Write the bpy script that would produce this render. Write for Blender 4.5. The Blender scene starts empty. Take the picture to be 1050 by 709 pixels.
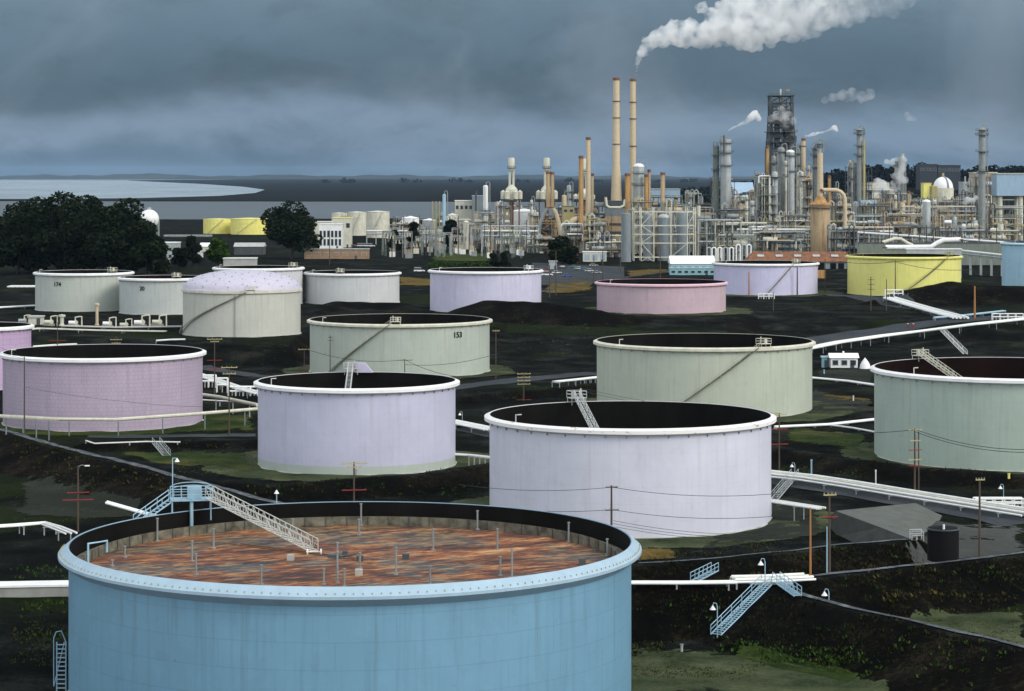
import bpy, math, random
import numpy as np
from mathutils import Vector, Matrix
R_ = math.radians
scene = bpy.context.scene
COL = scene.collection
F, CX, Y0 = 2480.0, 525.0, 179.0          # focal length in photo pixels, photo centre column, horizon row
ZP, ZT, ZW = -52.0, -46.5, -58.0           # tank plain, refinery terrace, water level (camera at 0)

def W(px, py, D): return Vector(((px - CX) / F * D, D, -(py - Y0) / F * D))

# ------------------------------------------------------------------ mesh helper
class MB:
    def __init__(s): s.v, s.f = [], []
    def add(s, vs, fs):
        b = len(s.v); s.v += [tuple(v) for v in vs]; s.f += [tuple(i + b for i in f) for f in fs]; return s
    def box(s, c, d, rz=0.0, M=None):
        hx, hy, hz = d[0] / 2, d[1] / 2, d[2] / 2
        ca, sa = math.cos(rz), math.sin(rz); vs = []
        for z in (-hz, hz):
            for x, y in ((-hx, -hy), (hx, -hy), (hx, hy), (-hx, hy)):
                p = Vector((c[0] + x * ca - y * sa, c[1] + x * sa + y * ca, c[2] + z))
                vs.append(M @ p if M else p)
        return s.add(vs, [(3, 2, 1, 0), (4, 5, 6, 7), (0, 1, 5, 4), (1, 2, 6, 5), (2, 3, 7, 6), (3, 0, 4, 7)])
    def tube(s, a, b, r, n=8, r2=None, caps=True):
        a, b = Vector(a), Vector(b); d = b - a
        if d.length < 1e-6: return s
        d.normalize(); u = d.orthogonal().normalized(); w = d.cross(u); r2 = r if r2 is None else r2
        vs = []
        for p, q in ((a, r), (b, r2)):
            for i in range(n):
                t = 2 * math.pi * i / n + .3
                vs.append(p + u * (math.cos(t) * q) + w * (math.sin(t) * q))
        fs = [(i, (i + 1) % n, n + (i + 1) % n, n + i) for i in range(n)]
        if caps: fs += [tuple(range(n - 1, -1, -1)), tuple(range(n, 2 * n))]
        return s.add(vs, fs)
    def poly(s, pts, r, n=6):
        pts = [Vector(p) for p in pts]
        if len(pts) == 2: return s.tube(pts[0], pts[1], r, n)
        rings = []; up = None
        for i, p in enumerate(pts):
            if i == 0: d = pts[1] - p
            elif i == len(pts) - 1: d = p - pts[i - 1]
            else: d = (pts[i + 1] - p).normalized() + (p - pts[i - 1]).normalized()
            d.normalize()
            if up is None: up = d.orthogonal().normalized()
            else:
                up = (up - d * up.dot(d))
                up = up.normalized() if up.length > 1e-4 else d.orthogonal().normalized()
            w = d.cross(up)
            rings.append([p + up * (math.cos(2 * math.pi * k / n) * r) + w * (math.sin(2 * math.pi * k / n) * r) for k in range(n)])
        vs = [q for ring in rings for q in ring]; fs = []
        for i in range(len(rings) - 1):
            for k in range(n):
                fs.append((i * n + k, i * n + (k + 1) % n, (i + 1) * n + (k + 1) % n, (i + 1) * n + k))
        fs += [tuple(range(n - 1, -1, -1)), tuple((len(rings) - 1) * n + k for k in range(n))]
        return s.add(vs, fs)
    def lathe(s, prof, n=48, c=(0, 0, 0), closed=False, a0=0.0, a1=None):
        full = a1 is None; a1 = 2 * math.pi if full else a1
        m = n if full else n + 1; vs = []
        for i in range(m):
            t = a0 + (a1 - a0) * i / n
            for r, z in prof: vs.append((c[0] + r * math.cos(t), c[1] + r * math.sin(t), c[2] + z))
        k = len(prof); fs = []
        for i in range(n):
            j = (i + 1) % m
            for q in range(k if closed else k - 1):
                q2 = (q + 1) % k
                fs.append((i * k + q, j * k + q, j * k + q2, i * k + q2))
        return s.add(vs, fs)
    def dome(s, c, r, h, n=24, m=6, dirz=1):
        prof = [(max(r * math.cos(math.pi / 2 * i / m), 0.001), dirz * h * math.sin(math.pi / 2 * i / m)) for i in range(m + 1)]
        return s.lathe(prof, n, c)
    def disk(s, c, r, n=32):
        return s.add([(c[0] + r * math.cos(2 * math.pi * i / n), c[1] + r * math.sin(2 * math.pi * i / n), c[2]) for i in range(n)], [tuple(range(n))])
    def cyl(s, c, r, h, n=16):      # base centre c, capped
        return s.tube(c, (c[0], c[1], c[2] + h), r, n)
    def build(s, name, m, parent=None, loc=None, smooth=False, rz=None):
        me = bpy.data.meshes.new(name); me.from_pydata(s.v, [], s.f); me.update()
        if smooth:
            me.polygons.foreach_set('use_smooth', [True] * len(me.polygons))
            me.set_sharp_from_angle(angle=R_(38))
        if m: me.materials.append(m)
        o = bpy.data.objects.new(name, me); COL.objects.link(o)
        if parent: o.parent = parent
        if loc is not None: o.location = loc
        if rz: o.rotation_euler.z = rz
        return o

def build_multi(name, pairs, parent=None, smooth=False, ang=38):
    v, f, mi, ms = [], [], [], []
    for k, (mb, m) in enumerate(pairs):
        b = len(v); v += mb.v; f += [tuple(i + b for i in q) for q in mb.f]; mi += [k] * len(mb.f); ms.append(m)
    me = bpy.data.meshes.new(name); me.from_pydata(v, [], f); me.update()
    for m in ms: me.materials.append(m)
    me.polygons.foreach_set('material_index', mi)
    if smooth:
        me.polygons.foreach_set('use_smooth', [True] * len(f)); me.set_sharp_from_angle(angle=R_(ang))
    o = bpy.data.objects.new(name, me); COL.objects.link(o)
    if parent: o.parent = parent
    return o
LABELS = {}
def tag(o, label, cat, group=None, kind=None):
    o['label'] = label; o['category'] = cat
    if group: o['group'] = group
    o['kind'] = kind or 'thing'
    LABELS.setdefault(label, []).append((o.name, group))
    return o
def thing(name, label, cat, loc, rz=0, group=None):
    o = bpy.data.objects.new(name, None); COL.objects.link(o)
    o.empty_display_size = 1; o.location = loc; o.rotation_euler.z = rz
    return tag(o, label, cat, group)
def struct(o, label=None, kind='structure'):
    o['kind'] = kind
    if label: o['label'] = label
    return o
def copy_thing(root, loc, rz=None, label=None):
    r = root.copy(); COL.objects.link(r); r.location = loc
    if rz is not None: r.rotation_euler.z = rz
    if label: r['label'] = label
    LABELS.setdefault(r['label'], []).append((r.name, r.get('group')))
    for ch in list(root.children):
        c = ch.copy(); COL.objects.link(c); c.parent = r
        for g in ch.children:
            d = g.copy(); COL.objects.link(d); d.parent = c
    return r

# ------------------------------------------------------------------ materials
class NT:
    def __init__(s, name):
        s.m = bpy.data.materials.new(name); s.m.use_nodes = True
        s.t = s.m.node_tree; s.n = s.t.nodes; s.bsdf = s.n.get('Principled BSDF'); s.out = s.n.get('Material Output')
    def new(s, typ, **kw):
        x = s.n.new(typ)
        for k, v in kw.items(): setattr(x, k, v)
        return x
    def link(s, a, b): s.t.links.new(a, b)
    def coord(s, what='Object'): return s.new('ShaderNodeTexCoord').outputs[what]
    def mapping(s, src, scale=(1, 1, 1), loc=(0, 0, 0)):
        m = s.new('ShaderNodeMapping'); m.inputs['Scale'].default_value = scale; m.inputs['Location'].default_value = loc
        s.link(src, m.inputs['Vector']); return m.outputs[0]
    def noise(s, src, scale, detail=6, rough=.6):
        n = s.new('ShaderNodeTexNoise'); n.inputs['Scale'].default_value = scale; n.inputs['Detail'].default_value = detail
        n.inputs['Roughness'].default_value = rough; s.link(src, n.inputs['Vector']); return n.outputs['Fac']
    def ramp(s, src, stops):
        r = s.new('ShaderNodeValToRGB'); e = r.color_ramp.elements
        while len(e) < len(stops): e.new(.5)
        for el, (p, c) in zip(e, stops):
            el.position = p; el.color = (c, c, c, 1) if isinstance(c, (int, float)) else (*c, 1)
        s.link(src, r.inputs[0]); return r.outputs[0]
    def math(s, op, a, b=None, clamp=False):
        m = s.new('ShaderNodeMath', operation=op, use_clamp=clamp)
        for i, v in enumerate((a, b)):
            if v is None: continue
            if isinstance(v, (int, float)): m.inputs[i].default_value = v
            else: s.link(v, m.inputs[i])
        return m.outputs[0]
    def mix(s, fac, a, b, blend='MIX'):
        m = s.new('ShaderNodeMix', data_type='RGBA', blend_type=blend)
        for i, v in ((0, fac), (6, a), (7, b)):
            if isinstance(v, (int, float)): m.inputs[i].default_value = v
            elif isinstance(v, tuple): m.inputs[i].default_value = (*v, 1)
            else: s.link(v, m.inputs[i])
        return m.outputs[2]
    def bump(s, h, strength=.3, dist=.1):
        b = s.new('ShaderNodeBump'); b.inputs['Strength'].default_value = strength; b.inputs['Distance'].default_value = dist
        s.link(h, b.inputs['Height']); s.link(b.outputs[0], s.bsdf.inputs['Normal'])
    def base(s, c, rough=.6, metal=0.0):
        if isinstance(c, tuple): s.bsdf.inputs['Base Color'].default_value = (*c, 1)
        else: s.link(c, s.bsdf.inputs['Base Color'])
        s.bsdf.inputs['Roughness'].default_value = rough; s.bsdf.inputs['Metallic'].default_value = metal
        return s.m
_mc = {}
def sc(c, k): return tuple(min(1, x * k) for x in c)
def mat(name, col, rough=.6, var=.18, scale=.6, metal=0.0, stretch=(1, 1, .35)):
    if name in _mc: return _mc[name]
    t = NT(name); v = t.mapping(t.coord(), stretch)
    f = t.noise(v, scale)
    _mc[name] = t.base(t.mix(t.ramp(f, [(.3, 0.0), (.7, 1.0)]), sc(col, 1 - var), sc(col, 1 + var * .6)), rough, metal)
    return _mc[name]
def rusty(name, col, amount=.5, rust=(.22, .10, .04), rough=.65):
    if name in _mc: return _mc[name]
    t = NT(name); v = t.mapping(t.coord(), (1, 1, .12))
    f = t.noise(v, .5); g = t.noise(t.coord(), 1.2)
    c = t.mix(t.ramp(g, [(.3, 0.0), (.7, 1.0)]), sc(col, .85), sc(col, 1.1))
    c = t.mix(t.ramp(f, [(1 - amount - .12, 0.0), (1 - amount + .12, .8)]), c, rust)
    _mc[name] = t.base(c, rough); return _mc[name]

def tank_paint(name, col, R, H, seams=.12, course=2.4, plate=9.0, stripe=None, dirt=.1, rough=.5):
    """painted plate: faint weld courses, run-off streaks, weathering"""
    t = NT(name); co = t.coord(); sp = t.new('ShaderNodeSeparateXYZ'); t.link(co, sp.inputs[0])
    ang = t.math('ARCTAN2', sp.outputs[1], sp.outputs[0]); arc = t.math('MULTIPLY', ang, R)
    cb = t.new('ShaderNodeCombineXYZ'); t.link(arc, cb.inputs[0]); t.link(sp.outputs[2], cb.inputs[1])
    br = t.new('ShaderNodeTexBrick'); br.inputs['Scale'].default_value = 1.0
    br.inputs['Brick Width'].default_value = plate; br.inputs['Row Height'].default_value = course
    br.inputs['Mortar Size'].default_value = .035; br.inputs['Mortar Smooth'].default_value = .3
    br.inputs['Color1'].default_value = (1, 1, 1, 1); br.inputs['Color2'].default_value = (.93, .93, .93, 1); br.inputs['Mortar'].default_value = (.5, .5, .5, 1)
    br.inputs['Bias'].default_value = -.2
    t.link(cb.outputs[0], br.inputs['Vector'])
    streak = t.noise(t.mapping(cb.outputs[0], (1.6, .05, 1)), 1.0, 5, .65)
    cloud = t.noise(cb.outputs[0], .13, 5, .6)
    spk = t.noise(cb.outputs[0], 1.1, 2, .5)
    c = t.mix(t.ramp(cloud, [(.3, 0.0), (.7, 1.0)]), sc(col, .93), sc(col, 1.05))
    if stripe:
        c = t.mix(t.ramp(t.math('ADD', sp.outputs[2], t.math('MULTIPLY', t.math('SUBTRACT', cloud, .5), .5)), [(0, 0.0), (1, 1.0)]) if False else
                  t.math('LESS_THAN', t.math('ADD', sp.outputs[2], t.math('MULTIPLY', t.math('SUBTRACT', streak, .5), .25)), stripe[0]), c, stripe[1])
    top = t.ramp(t.math('DIVIDE', sp.outputs[2], H), [(.35, .35), (1.0, 1.0)])
    run = t.noise(t.mapping(cb.outputs[0], (.9, .03, 1), (3, 1, 0)), 1.0, 6, .7)
    c = t.mix(t.math('MULTIPLY', top, t.ramp(run, [(.55, 0.0), (.72, dirt * 4.5)])), c, (col[0] * .62 + .02, col[1] * .56, col[2] * .46))
    blot = t.noise(cb.outputs[0], .35, 6, .7)
    c = t.mix(t.ramp(blot, [(.56, 0.0), (.60, .10)]), c, sc(col, 1.35)); c = t.mix(t.ramp(blot, [(.36, .16), (.42, 0.0)]), c, sc(col, .6))
    c = t.mix(t.ramp(streak, [(.52, 0.0), (.75, dirt * 2.2)]), c, sc(col, .55))
    c = t.mix(min(1, seams * 1.7), c, br.outputs['Color'], 'MULTIPLY')
    c = t.mix(t.ramp(spk, [(.74, 0.0), (.78, .55)]), c, (.16, .10, .07))
    t.base(c, rough)
    t.bump(t.math('ADD', br.outputs['Fac'], t.math('MULTIPLY', cloud, 2.0)), .12, .05)
    return t.m

M = {}
M['white'] = mat('white_paint', (.80, .80, .78), .5, .12)
M['rimwhite'] = mat('rim_white', (.82, .81, .80), .5, .1)
M['offwhite'] = mat('cream_paint', (.60, .58, .47), .6, .2)
M['grey'] = mat('grey_steel', (.24, .26, .26), .5, .25)
M['ltgrey'] = mat('light_grey_steel', (.38, .41, .41), .5, .25)
M['greenyg'] = mat('grey_green_steel', (.17, .20, .165), .55, .25)
M['dkgrey'] = mat('dark_steel', (.06, .07, .075), .55, .3)
M['blueg'] = mat('blue_grey_steel', (.19, .225, .24), .5, .2)
M['tan'] = rusty('tan_refractory', (.46, .34, .20), .42, (.24, .13, .06))
M['tanlt'] = rusty('pale_tan_concrete', (.55, .44, .29), .25, (.30, .19, .10))
M['orange'] = rusty('orange_stack', (.50, .29, .10), .5, (.25, .12, .04))
M['rust'] = rusty('rust_steel', (.20, .09, .045), .5, (.09, .04, .025))
M['yellow'] = mat('yellow_paint', (.80, .73, .20), .5, .15)
M['yellowpipe'] = mat('ochre_yellow', (.40, .34, .14), .6, .2)
M['red'] = mat('red_paint', (.24, .018, .014), .5, .2)
M['ltblue'] = mat('pale_blue_rail', (.29, .45, .55), .5, .12)
M['bluewall'] = mat('blue_cladding', (.30, .42, .54), .5, .1)
M['tealwall'] = mat('teal_cladding', (.22, .44, .50), .55, .12)
M['cyan'] = mat('aqua_wall', (.34, .50, .54), .6, .12)
M['wood'] = mat('creosoted_wood', (.075, .05, .035), .8, .3, 3, stretch=(6, 6, .3))
M['woodtan'] = mat('new_orange_wood', (.36, .16, .05), .8, .25, 3, stretch=(6, 6, .3))
M['armyel'] = mat('weathered_crossarm', (.42, .36, .14), .8, .2)
M['wire'] = mat('black_wire', (.02, .02, .02), .6, 0)
M['glass'] = mat('dark_glass', (.03, .04, .05), .15, .1)
M['black'] = mat('black_steel', (.008, .008, .009), .7, .3)
M['lining'] = mat('shaded_rust_lining', (0.0072, 0.0066, 0.0060), .8, .5, .2, stretch=(1, 1, .1))  # black rust plus the shade inside the rim, both put into the colour
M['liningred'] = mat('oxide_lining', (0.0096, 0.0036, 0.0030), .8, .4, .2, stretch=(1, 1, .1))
M['roofdark'] = mat('dark_roof', (0.0060, 0.0054, 0.0054), .85, .4, .1)  # one near-black tone for the sunken floating roofs
M['ringwall'] = mat('ringwall_concrete', (.46, .46, .42), .8, .35, .5, stretch=(1, 1, 1))
M['concrete'] = mat('concrete', (.26, .26, .24), .8, .25, .4, stretch=(1, 1, 1))
M['conclight'] = mat('pale_concrete', (.42, .42, .40), .8, .2, .3, stretch=(1, 1, 1))
M['rubber'] = mat('tyre_rubber', (.015, .015, .015), .8, 0)
M['brownwall'] = mat('brown_wall', (.30, .20, .12), .8, .2)

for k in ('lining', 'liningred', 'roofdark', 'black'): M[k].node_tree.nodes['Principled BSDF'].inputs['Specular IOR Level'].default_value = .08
def ground_mat(name, cols, scale=.05, rough=.9, bump=.5, fine=1.2, fade=False):
    t = NT(name); co = t.coord()
    a = t.noise(co, scale, 8, .62); b = t.noise(co, fine, 6, .7)
    f = t.math('ADD', t.math('MULTIPLY', a, .65), t.math('MULTIPLY', b, .35))
    n = len(cols); c = t.ramp(f, [(.36 + .28 * i / max(1, n - 1), cols[i]) for i in range(n)])
    t.base(c, rough); t.bump(b, bump, .25); t.bsdf.inputs['Specular IOR Level'].default_value = .05
    if fade:      # ragged edge: cover thins out towards the border of the patch
        at = t.new('ShaderNodeAttribute', attribute_name='fade'); e = t.noise(co, .22, 7, .7); e2 = t.noise(co, .05, 4, .6)
        k = t.math('ADD', at.outputs['Fac'], t.math('MULTIPLY', t.math('SUBTRACT', e, .5), 2.2)); k = t.math('ADD', k, t.math('MULTIPLY', t.math('SUBTRACT', e2, .52), 2.0))
        t.link(t.ramp(k, [(.47, 0.0), (.55, 1.0)]), t.bsdf.inputs['Alpha'])
    return t.m
M['asphalt'] = ground_mat('asphalt', [(.012, .0145, .0105), (.0185, .0215, .0165), (.032, .036, .029)], .06, fade=True)
M['road'] = ground_mat('road_asphalt', [(0.0310, 0.0360, 0.0403), (0.0434, 0.0496, 0.0558), (0.0620, 0.0682, 0.0744)], .08, bump=.2)
M['crest'] = ground_mat('crest_path', [(0.0372, 0.0409, 0.0465), (0.0806, 0.0899, 0.0992), (0.1860, 0.1984, 0.2108)], .5, bump=.4)
M['gravel'] = ground_mat('pale_gravel', [(0.0186, 0.0260, 0.0124), (0.0372, 0.0446, 0.0260), (0.0620, 0.0651, 0.0422)], .10, fade=True)
M['grass'] = ground_mat('short_grass', [(0.0093, 0.0168, 0.0037), (0.0204, 0.0372, 0.0075), (0.0465, 0.0576, 0.0130), (0.0930, 0.0744, 0.0241)], .12, fine=2.0, fade=True)
M['drygrass'] = ground_mat('dry_grass', [(0.0279, 0.0241, 0.0075), (0.0930, 0.0651, 0.0168), (0.1767, 0.1116, 0.0279)], .15, fade=True)
M['slab'] = ground_mat('grey_slab', [(0.0395, 0.0418, 0.0372), (0.0558, 0.0581, 0.0535), (0.0721, 0.0744, 0.0698)], .12, bump=.15, fade=True)

M['mottled'] = ground_mat('mottled_gravel', [(.012, .017, .008), (.034, .046, .020), (.062, .072, .036), (.11, .11, .065)], .14, fine=2.2, fade=True)
def make_ground_material():
    t = NT('site_ground'); co = t.coord()
    g = t.new('ShaderNodeNewGeometry'); sp = t.new('ShaderNodeSeparateXYZ'); t.link(g.outputs['True Normal'], sp.inputs[0])
    slope = t.ramp(sp.outputs[2], [(.955, 1.0), (.992, 0.0)])
    big = t.noise(co, .018, 8, .6); mid = t.noise(co, .10, 8, .65); fine = t.noise(co, 1.5, 7, .8); tuft = t.noise(co, .8, 5, .75)
    flat = t.ramp(t.math('ADD', t.math('MULTIPLY', mid, .6), t.math('MULTIPLY', fine, .4)), [(.42, (0.0020, 0.0026, 0.0022)), (.51, (0.0058, 0.0072, 0.0062)), (.60, (0.026, 0.029, 0.024))])
    gr = t.ramp(fine, [(.35, (0.0055, 0.0099, 0.0022)), (.55, (0.0143, 0.0242, 0.0050)), (.72, (0.0358, 0.0341, 0.0088))])
    flat = t.mix(t.ramp(big, [(.55, 0.0), (.64, .75)]), flat, gr)
    sl = t.ramp(t.math('ADD', t.math('MULTIPLY', mid, .5), t.math('MULTIPLY', fine, .5)), [(.42, (0.0014, 0.0016, 0.0014)), (.52, (0.0042, 0.0038, 0.0031)), (.61, (0.024, 0.019, 0.012))])
    sl = t.mix(t.ramp(tuft, [(.60, 0.0), (.70, .8)]), sl, t.mix(t.ramp(big, [(.42, 0.0), (.58, 1.0)]), (0.016, 0.031, 0.0055), (0.052, 0.036, 0.011)))
    t.base(t.mix(slope, flat, sl), .95); t.bump(fine, .9, .5); t.bsdf.inputs['Specular IOR Level'].default_value = .03; return t.m
M['ground'] = make_ground_material()

# ------------------------------------------------------------------ terrain
rng = np.random.default_rng(7)
def vnoise(x, y, s, seed=0):
    x = np.asarray(x, float) / s; y = np.asarray(y, float) / s
    xi = np.floor(x).astype(np.int64); yi = np.floor(y).astype(np.int64); fx = x - xi; fy = y - yi
    fx = fx * fx * (3 - 2 * fx); fy = fy * fy * (3 - 2 * fy)
    def hsh(a, b):
        n = (a * 374761393 + b * 668265263 + seed * 1442695041) & 0x7fffffff
        n = ((n ^ (n >> 13)) * 1274126177) & 0x7fffffff
        return ((n ^ (n >> 16)) & 0xffff) / 65535.0
    return (hsh(xi, yi) * (1 - fx) + hsh(xi + 1, yi) * fx) * (1 - fy) + (hsh(xi, yi + 1) * (1 - fx) + hsh(xi + 1, yi + 1) * fx) * fy - .5
def sm(t): t = np.clip(t, 0, 1); return t * t * (3 - 2 * t)

TU = [-200, 180, 300, 330, 500, 520, 610, 640, 745, 780, 930, 1000, 1300]
TOE = [640, 650, 658, 672, 672, 650, 660, 690, 710, 745, 735, 715, 715]
CRE = [700, 690, 690, 740, 745, 790, 790, 785, 790, 830, 800, 760, 760]
BERMS_PX = [   # pixel crest polylines with crest height, top half width, side slope
    ([(-90, 418, -48), (13, 444, -48), (60, 458, -48), (150, 481, -48.3), (230, 503, -48.6), (300, 522, -48.8), (400, 548, -49)], 1.6, .42),
    ([(185, 490, -50.2), (280, 497, -49.8), (370, 491, -49.7), (440, 485, -49.7), (510, 474, -49.7), (570, 466, -49.7)], 1.0, .4),
    ([(90, 455, -50.9), (180, 453, -50.9), (262, 451, -50.9)], 1.0, .3),
    ([(600, 602, -47.6), (645, 600, -47.6), (770, 599, -47.6), (829, 593, -47.6), (930, 582, -47.9), (1037, 570, -48.3), (1200, 553, -48.4)], 1.7, .5),
    ([(790, 600, -47.6), (855, 620, -47.8), (940, 640, -48), (1037, 662, -48), (1200, 699, -48)], 1.2, .36),
    ([(640, 580, -49), (700, 577, -49), (780, 570, -49), (850, 561, -49), (936, 553, -49)], 1.0, .55),
    ([(770, 453, -50.4), (883, 472, -50.2), (940, 479, -50.2), (1037, 486, -50.2), (1200, 491, -50.2)], 1.2, .35),
    ([(478, 405, -50.4), (545, 400, -50.4), (614, 393, -50.4)], 1.2, .3),
    ([(478, 326, -46.0), (500, 308.5, -40.8), (556, 310, -41), (612, 318, -43), (660, 327, -46)], 1.5, .34),
    ([(312, 322, -46.0), (345, 309.5, -44.3), (410, 310.5, -44.3), (440, 320, -46)], 1.2, .3),
    ([(895, 310, -46.2), (930, 297.5, -41.5), (975, 288.5, -38.8), (1028, 293, -40.3), (1130, 297, -41)], 1.5, .33),
]
BERMS = []
for pts, wt, slp in BERMS_PX:
    BERMS.append(([((px - CX) / F * (-z * F / (py - Y0)), -z * F / (py - Y0), z) for px, py, z in pts], wt, slp))
def height(x, y, detail=True):
    x = np.asarray(x, float); y = np.asarray(y, float)
    u = CX + F * x / np.maximum(y, 1)
    toe = np.interp(u, TU, TOE); cre = np.interp(u, TU, CRE)
    wob = vnoise(x, y, 60, 3) * 14
    z = ZP + (ZT - ZP) * sm((y + wob - toe) / (cre - toe))
    for pts, wt, slp in BERMS:
        xs = [p[0] for p in pts]; ys = [p[1] for p in pts]
        k = (x > min(xs) - 45) & (x < max(xs) + 45) & (y > min(ys) - 45) & (y < max(ys) + 45)
        if not k.any(): continue
        xx, yy = x[k], y[k]; best = np.full(xx.shape, -1e9)
        for (ax, ay, az), (bx, by, bz) in zip(pts[:-1], pts[1:]):
            dx, dy = bx - ax, by - ay; t = np.clip(((xx - ax) * dx + (yy - ay) * dy) / (dx * dx + dy * dy), 0, 1)
            d = np.hypot(xx - ax - t * dx, yy - ay - t * dy)
            d2 = np.maximum(0, d - wt); rough = 1 + vnoise(xx, yy, 9, 11) * .35
            best = np.maximum(best, az + t * (bz - az) - d2 * slp * rough)
        zz = z[k]; z[k] = np.maximum(zz, best)
    # shore on the river side, wooded hill on the other
    right = sm((u - 610) / 70)
    shore = 2540 + right * 4000 + vnoise(x, y, 120, 5) * 60
    z = z - sm((y - shore) / 60) * 20
    hill = sm((y - 2700) / 1000) * sm((u - 640) / 150) * (sm((u - 780) / 150) * .55 + .45)
    z = z + hill * (44 + vnoise(x, y, 240, 9) * 14)
    if detail:
        z = z + vnoise(x, y, 3.5, 1) * .22 + vnoise(x, y, 14, 2) * .25
    return z
_D = np.concatenate([np.linspace(60, 200, 200), 200 * np.exp(np.linspace(0, math.log(25), 5200))])
def ground(px, py, off=0.0):
    x = (px - CX) / F * _D; zr = -(py - Y0) / F * _D
    g = height(x, _D, False) + off; k = np.nonzero(zr <= g)[0]
    i = int(k[0]) if len(k) else len(_D) - 1
    i = max(i, 1); a = zr[i - 1] - g[i - 1]; b = g[i] - zr[i]
    t = a / (a + b) if a + b > 1e-9 else 0
    D = _D[i - 1] + t * (_D[i] - _D[i - 1])
    return Vector(((px - CX) / F * D, D, -(py - Y0) / F * D))
def hz(x, y): return float(height(np.array([x]), np.array([y]))[0])

def build_ground():
    us = np.concatenate([np.linspace(-1100, -200, 46), np.linspace(-190, 1240, 400), np.linspace(1250, 2050, 42)])
    rows = np.concatenate([np.linspace(40, 214, 24), 220 * np.exp(np.arange(0, math.log(1000 / 220), .0034)), 1004 * np.exp(np.linspace(0, math.log(5.6), 150))])
    X = np.outer(rows, (us - CX) / F); Y = np.repeat(rows[:, None], len(us), 1)
    Z = height(X.ravel(), Y.ravel()).reshape(X.shape)
    nr, nc = X.shape
    co = np.stack([X.ravel(), Y.ravel(), Z.ravel()], 1)
    idx = np.arange(nr * nc).reshape(nr, nc)
    q = np.stack([idx[:-1, :-1].ravel(), idx[:-1, 1:].ravel(), idx[1:, 1:].ravel(), idx[1:, :-1].ravel()], 1)
    me = bpy.data.meshes.new('ground'); me.vertices.add(len(co)); me.vertices.foreach_set('co', co.ravel())
    me.loops.add(q.size); me.loops.foreach_set('vertex_index', q.ravel()); me.polygons.add(len(q))
    me.polygons.foreach_set('loop_start', np.arange(0, q.size, 4)); me.polygons.foreach_set('loop_total', np.full(len(q), 4))
    me.polygons.foreach_set('use_smooth', np.ones(len(q), bool)); me.update(calc_edges=True); me.validate()
    me.materials.append(M['ground']); o = bpy.data.objects.new('ground', me); COL.objects.link(o); struct(o)
build_ground()

def drape_grid(name, P, m, off=.1, kind='structure'):
    """P: rows x cols of (x,y); laid on the terrain"""
    P = np.array(P, float); nr, nc, _ = P.shape
    z = height(P[..., 0].ravel(), P[..., 1].ravel()).reshape(nr, nc) + off
    mb = MB(); vs = [(P[i, j, 0], P[i, j, 1], z[i, j]) for i in range(nr) for j in range(nc)]
    mb.add(vs, [(i * nc + j, i * nc + j + 1, (i + 1) * nc + j + 1, (i + 1) * nc + j) for i in range(nr - 1) for j in range(nc - 1)])
    o = mb.build(name, m, smooth=True); struct(o, kind=kind)
    at = o.data.attributes.new('fade', 'FLOAT', 'POINT')
    at.data.foreach_set('value', [min(1.0, min(i, nr - 1 - i) / (nr * .22), min(j, nc - 1 - j) / (nc * .14)) for i in range(nr) for j in range(nc)])
    return o
def resample(pts, step):
    out = []
    for a, b in zip(pts[:-1], pts[1:]):
        n = max(1, int((b - a).length / step))
        for i in range(n): out.append(a.lerp(b, i / n))
    out.append(pts[-1]); return out
def strip(name, px, width, m, off=.1, step=2.0, edge=.25):
    pts = [Vector((p.x, p.y)) for p in (ground(*q) for q in px)]
    pts = resample(pts, step); rows = []
    for i, p in enumerate(pts):
        d = (pts[min(i + 1, len(pts) - 1)] - pts[max(i - 1, 0)]).normalized(); n = Vector((-d.y, d.x))
        w0 = width / 2 * (1 + edge * float(vnoise(p.x, p.y, 5, 21))); w1 = width / 2 * (1 + edge * float(vnoise(p.x, p.y, 5, 22)))
        rows.append([tuple(p + n * (w0 * k)) if k > 0 else tuple(p + n * (w1 * k)) for k in (-1, -.5, 0, .5, 1)])
    return drape_grid(name, rows, m, off)
def patch(name, near, far, m, off=.08, nx=40, ny=16, kind='structure'):
    def line(px):
        pts = [Vector((g.x, g.y)) for g in (ground(*q) for q in px)]
        L = [0]
        for a, b in zip(pts[:-1], pts[1:]): L.append(L[-1] + (b - a).length)
        t = np.linspace(0, L[-1], nx)
        return np.stack([np.interp(t, L, [p.x for p in pts]), np.interp(t, L, [p.y for p in pts])], 1)
    a, b = line(near), line(far); rows = []
    for i in range(ny):
        k = i / (ny - 1); r = a * (1 - k) + b * k
        e = (1 if i in (0, ny - 1) else 0) * 1.2
        r = r + np.stack([np.zeros(nx), vnoise(r[:, 0], r[:, 1], 6, 31) * e], 1); rows.append(r)
    return drape_grid(name, rows, m, off, kind)

exec_parts = True
# ---- roads, crest paths and pads
strip('crest_path', [(-60, 427), (13, 444), (60, 458), (150, 480.5), (230, 502), (290, 518)], 1.5, M['crest'], .14, edge=.9)
strip('crest_path', [(652, 599), (770, 598), (829, 592.5), (930, 581.5), (1037, 569.8), (1120, 561)], 1.0, M['crest'], .14, edge=.9)
strip('crest_path', [(800, 603), (855, 619.5), (940, 639.5), (1037, 661.5), (1120, 680)], .75, M['crest'], .14, edge=1.0)
strip('crest_path', [(655, 578.5), (700, 576.5), (780, 569.5), (850, 560.5), (930, 553)], .6, M['crest'], .14, edge=1.0)
strip('road', [(90, 448.5), (150, 448), (262, 447)], 5, M['road'], .12)
strip('road', [(440, 402), (480, 396), (545, 389), (612, 383)], 9, M['road'], .12)
strip('road', [(820, 352), (860, 346), (930, 336), (985, 329), (1050, 324)], 13, M['road'], .14)
strip('road', [(985, 329), (955, 318), (915, 308), (880, 304), (850, 303.5)], 11, M['road'], .16)
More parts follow.
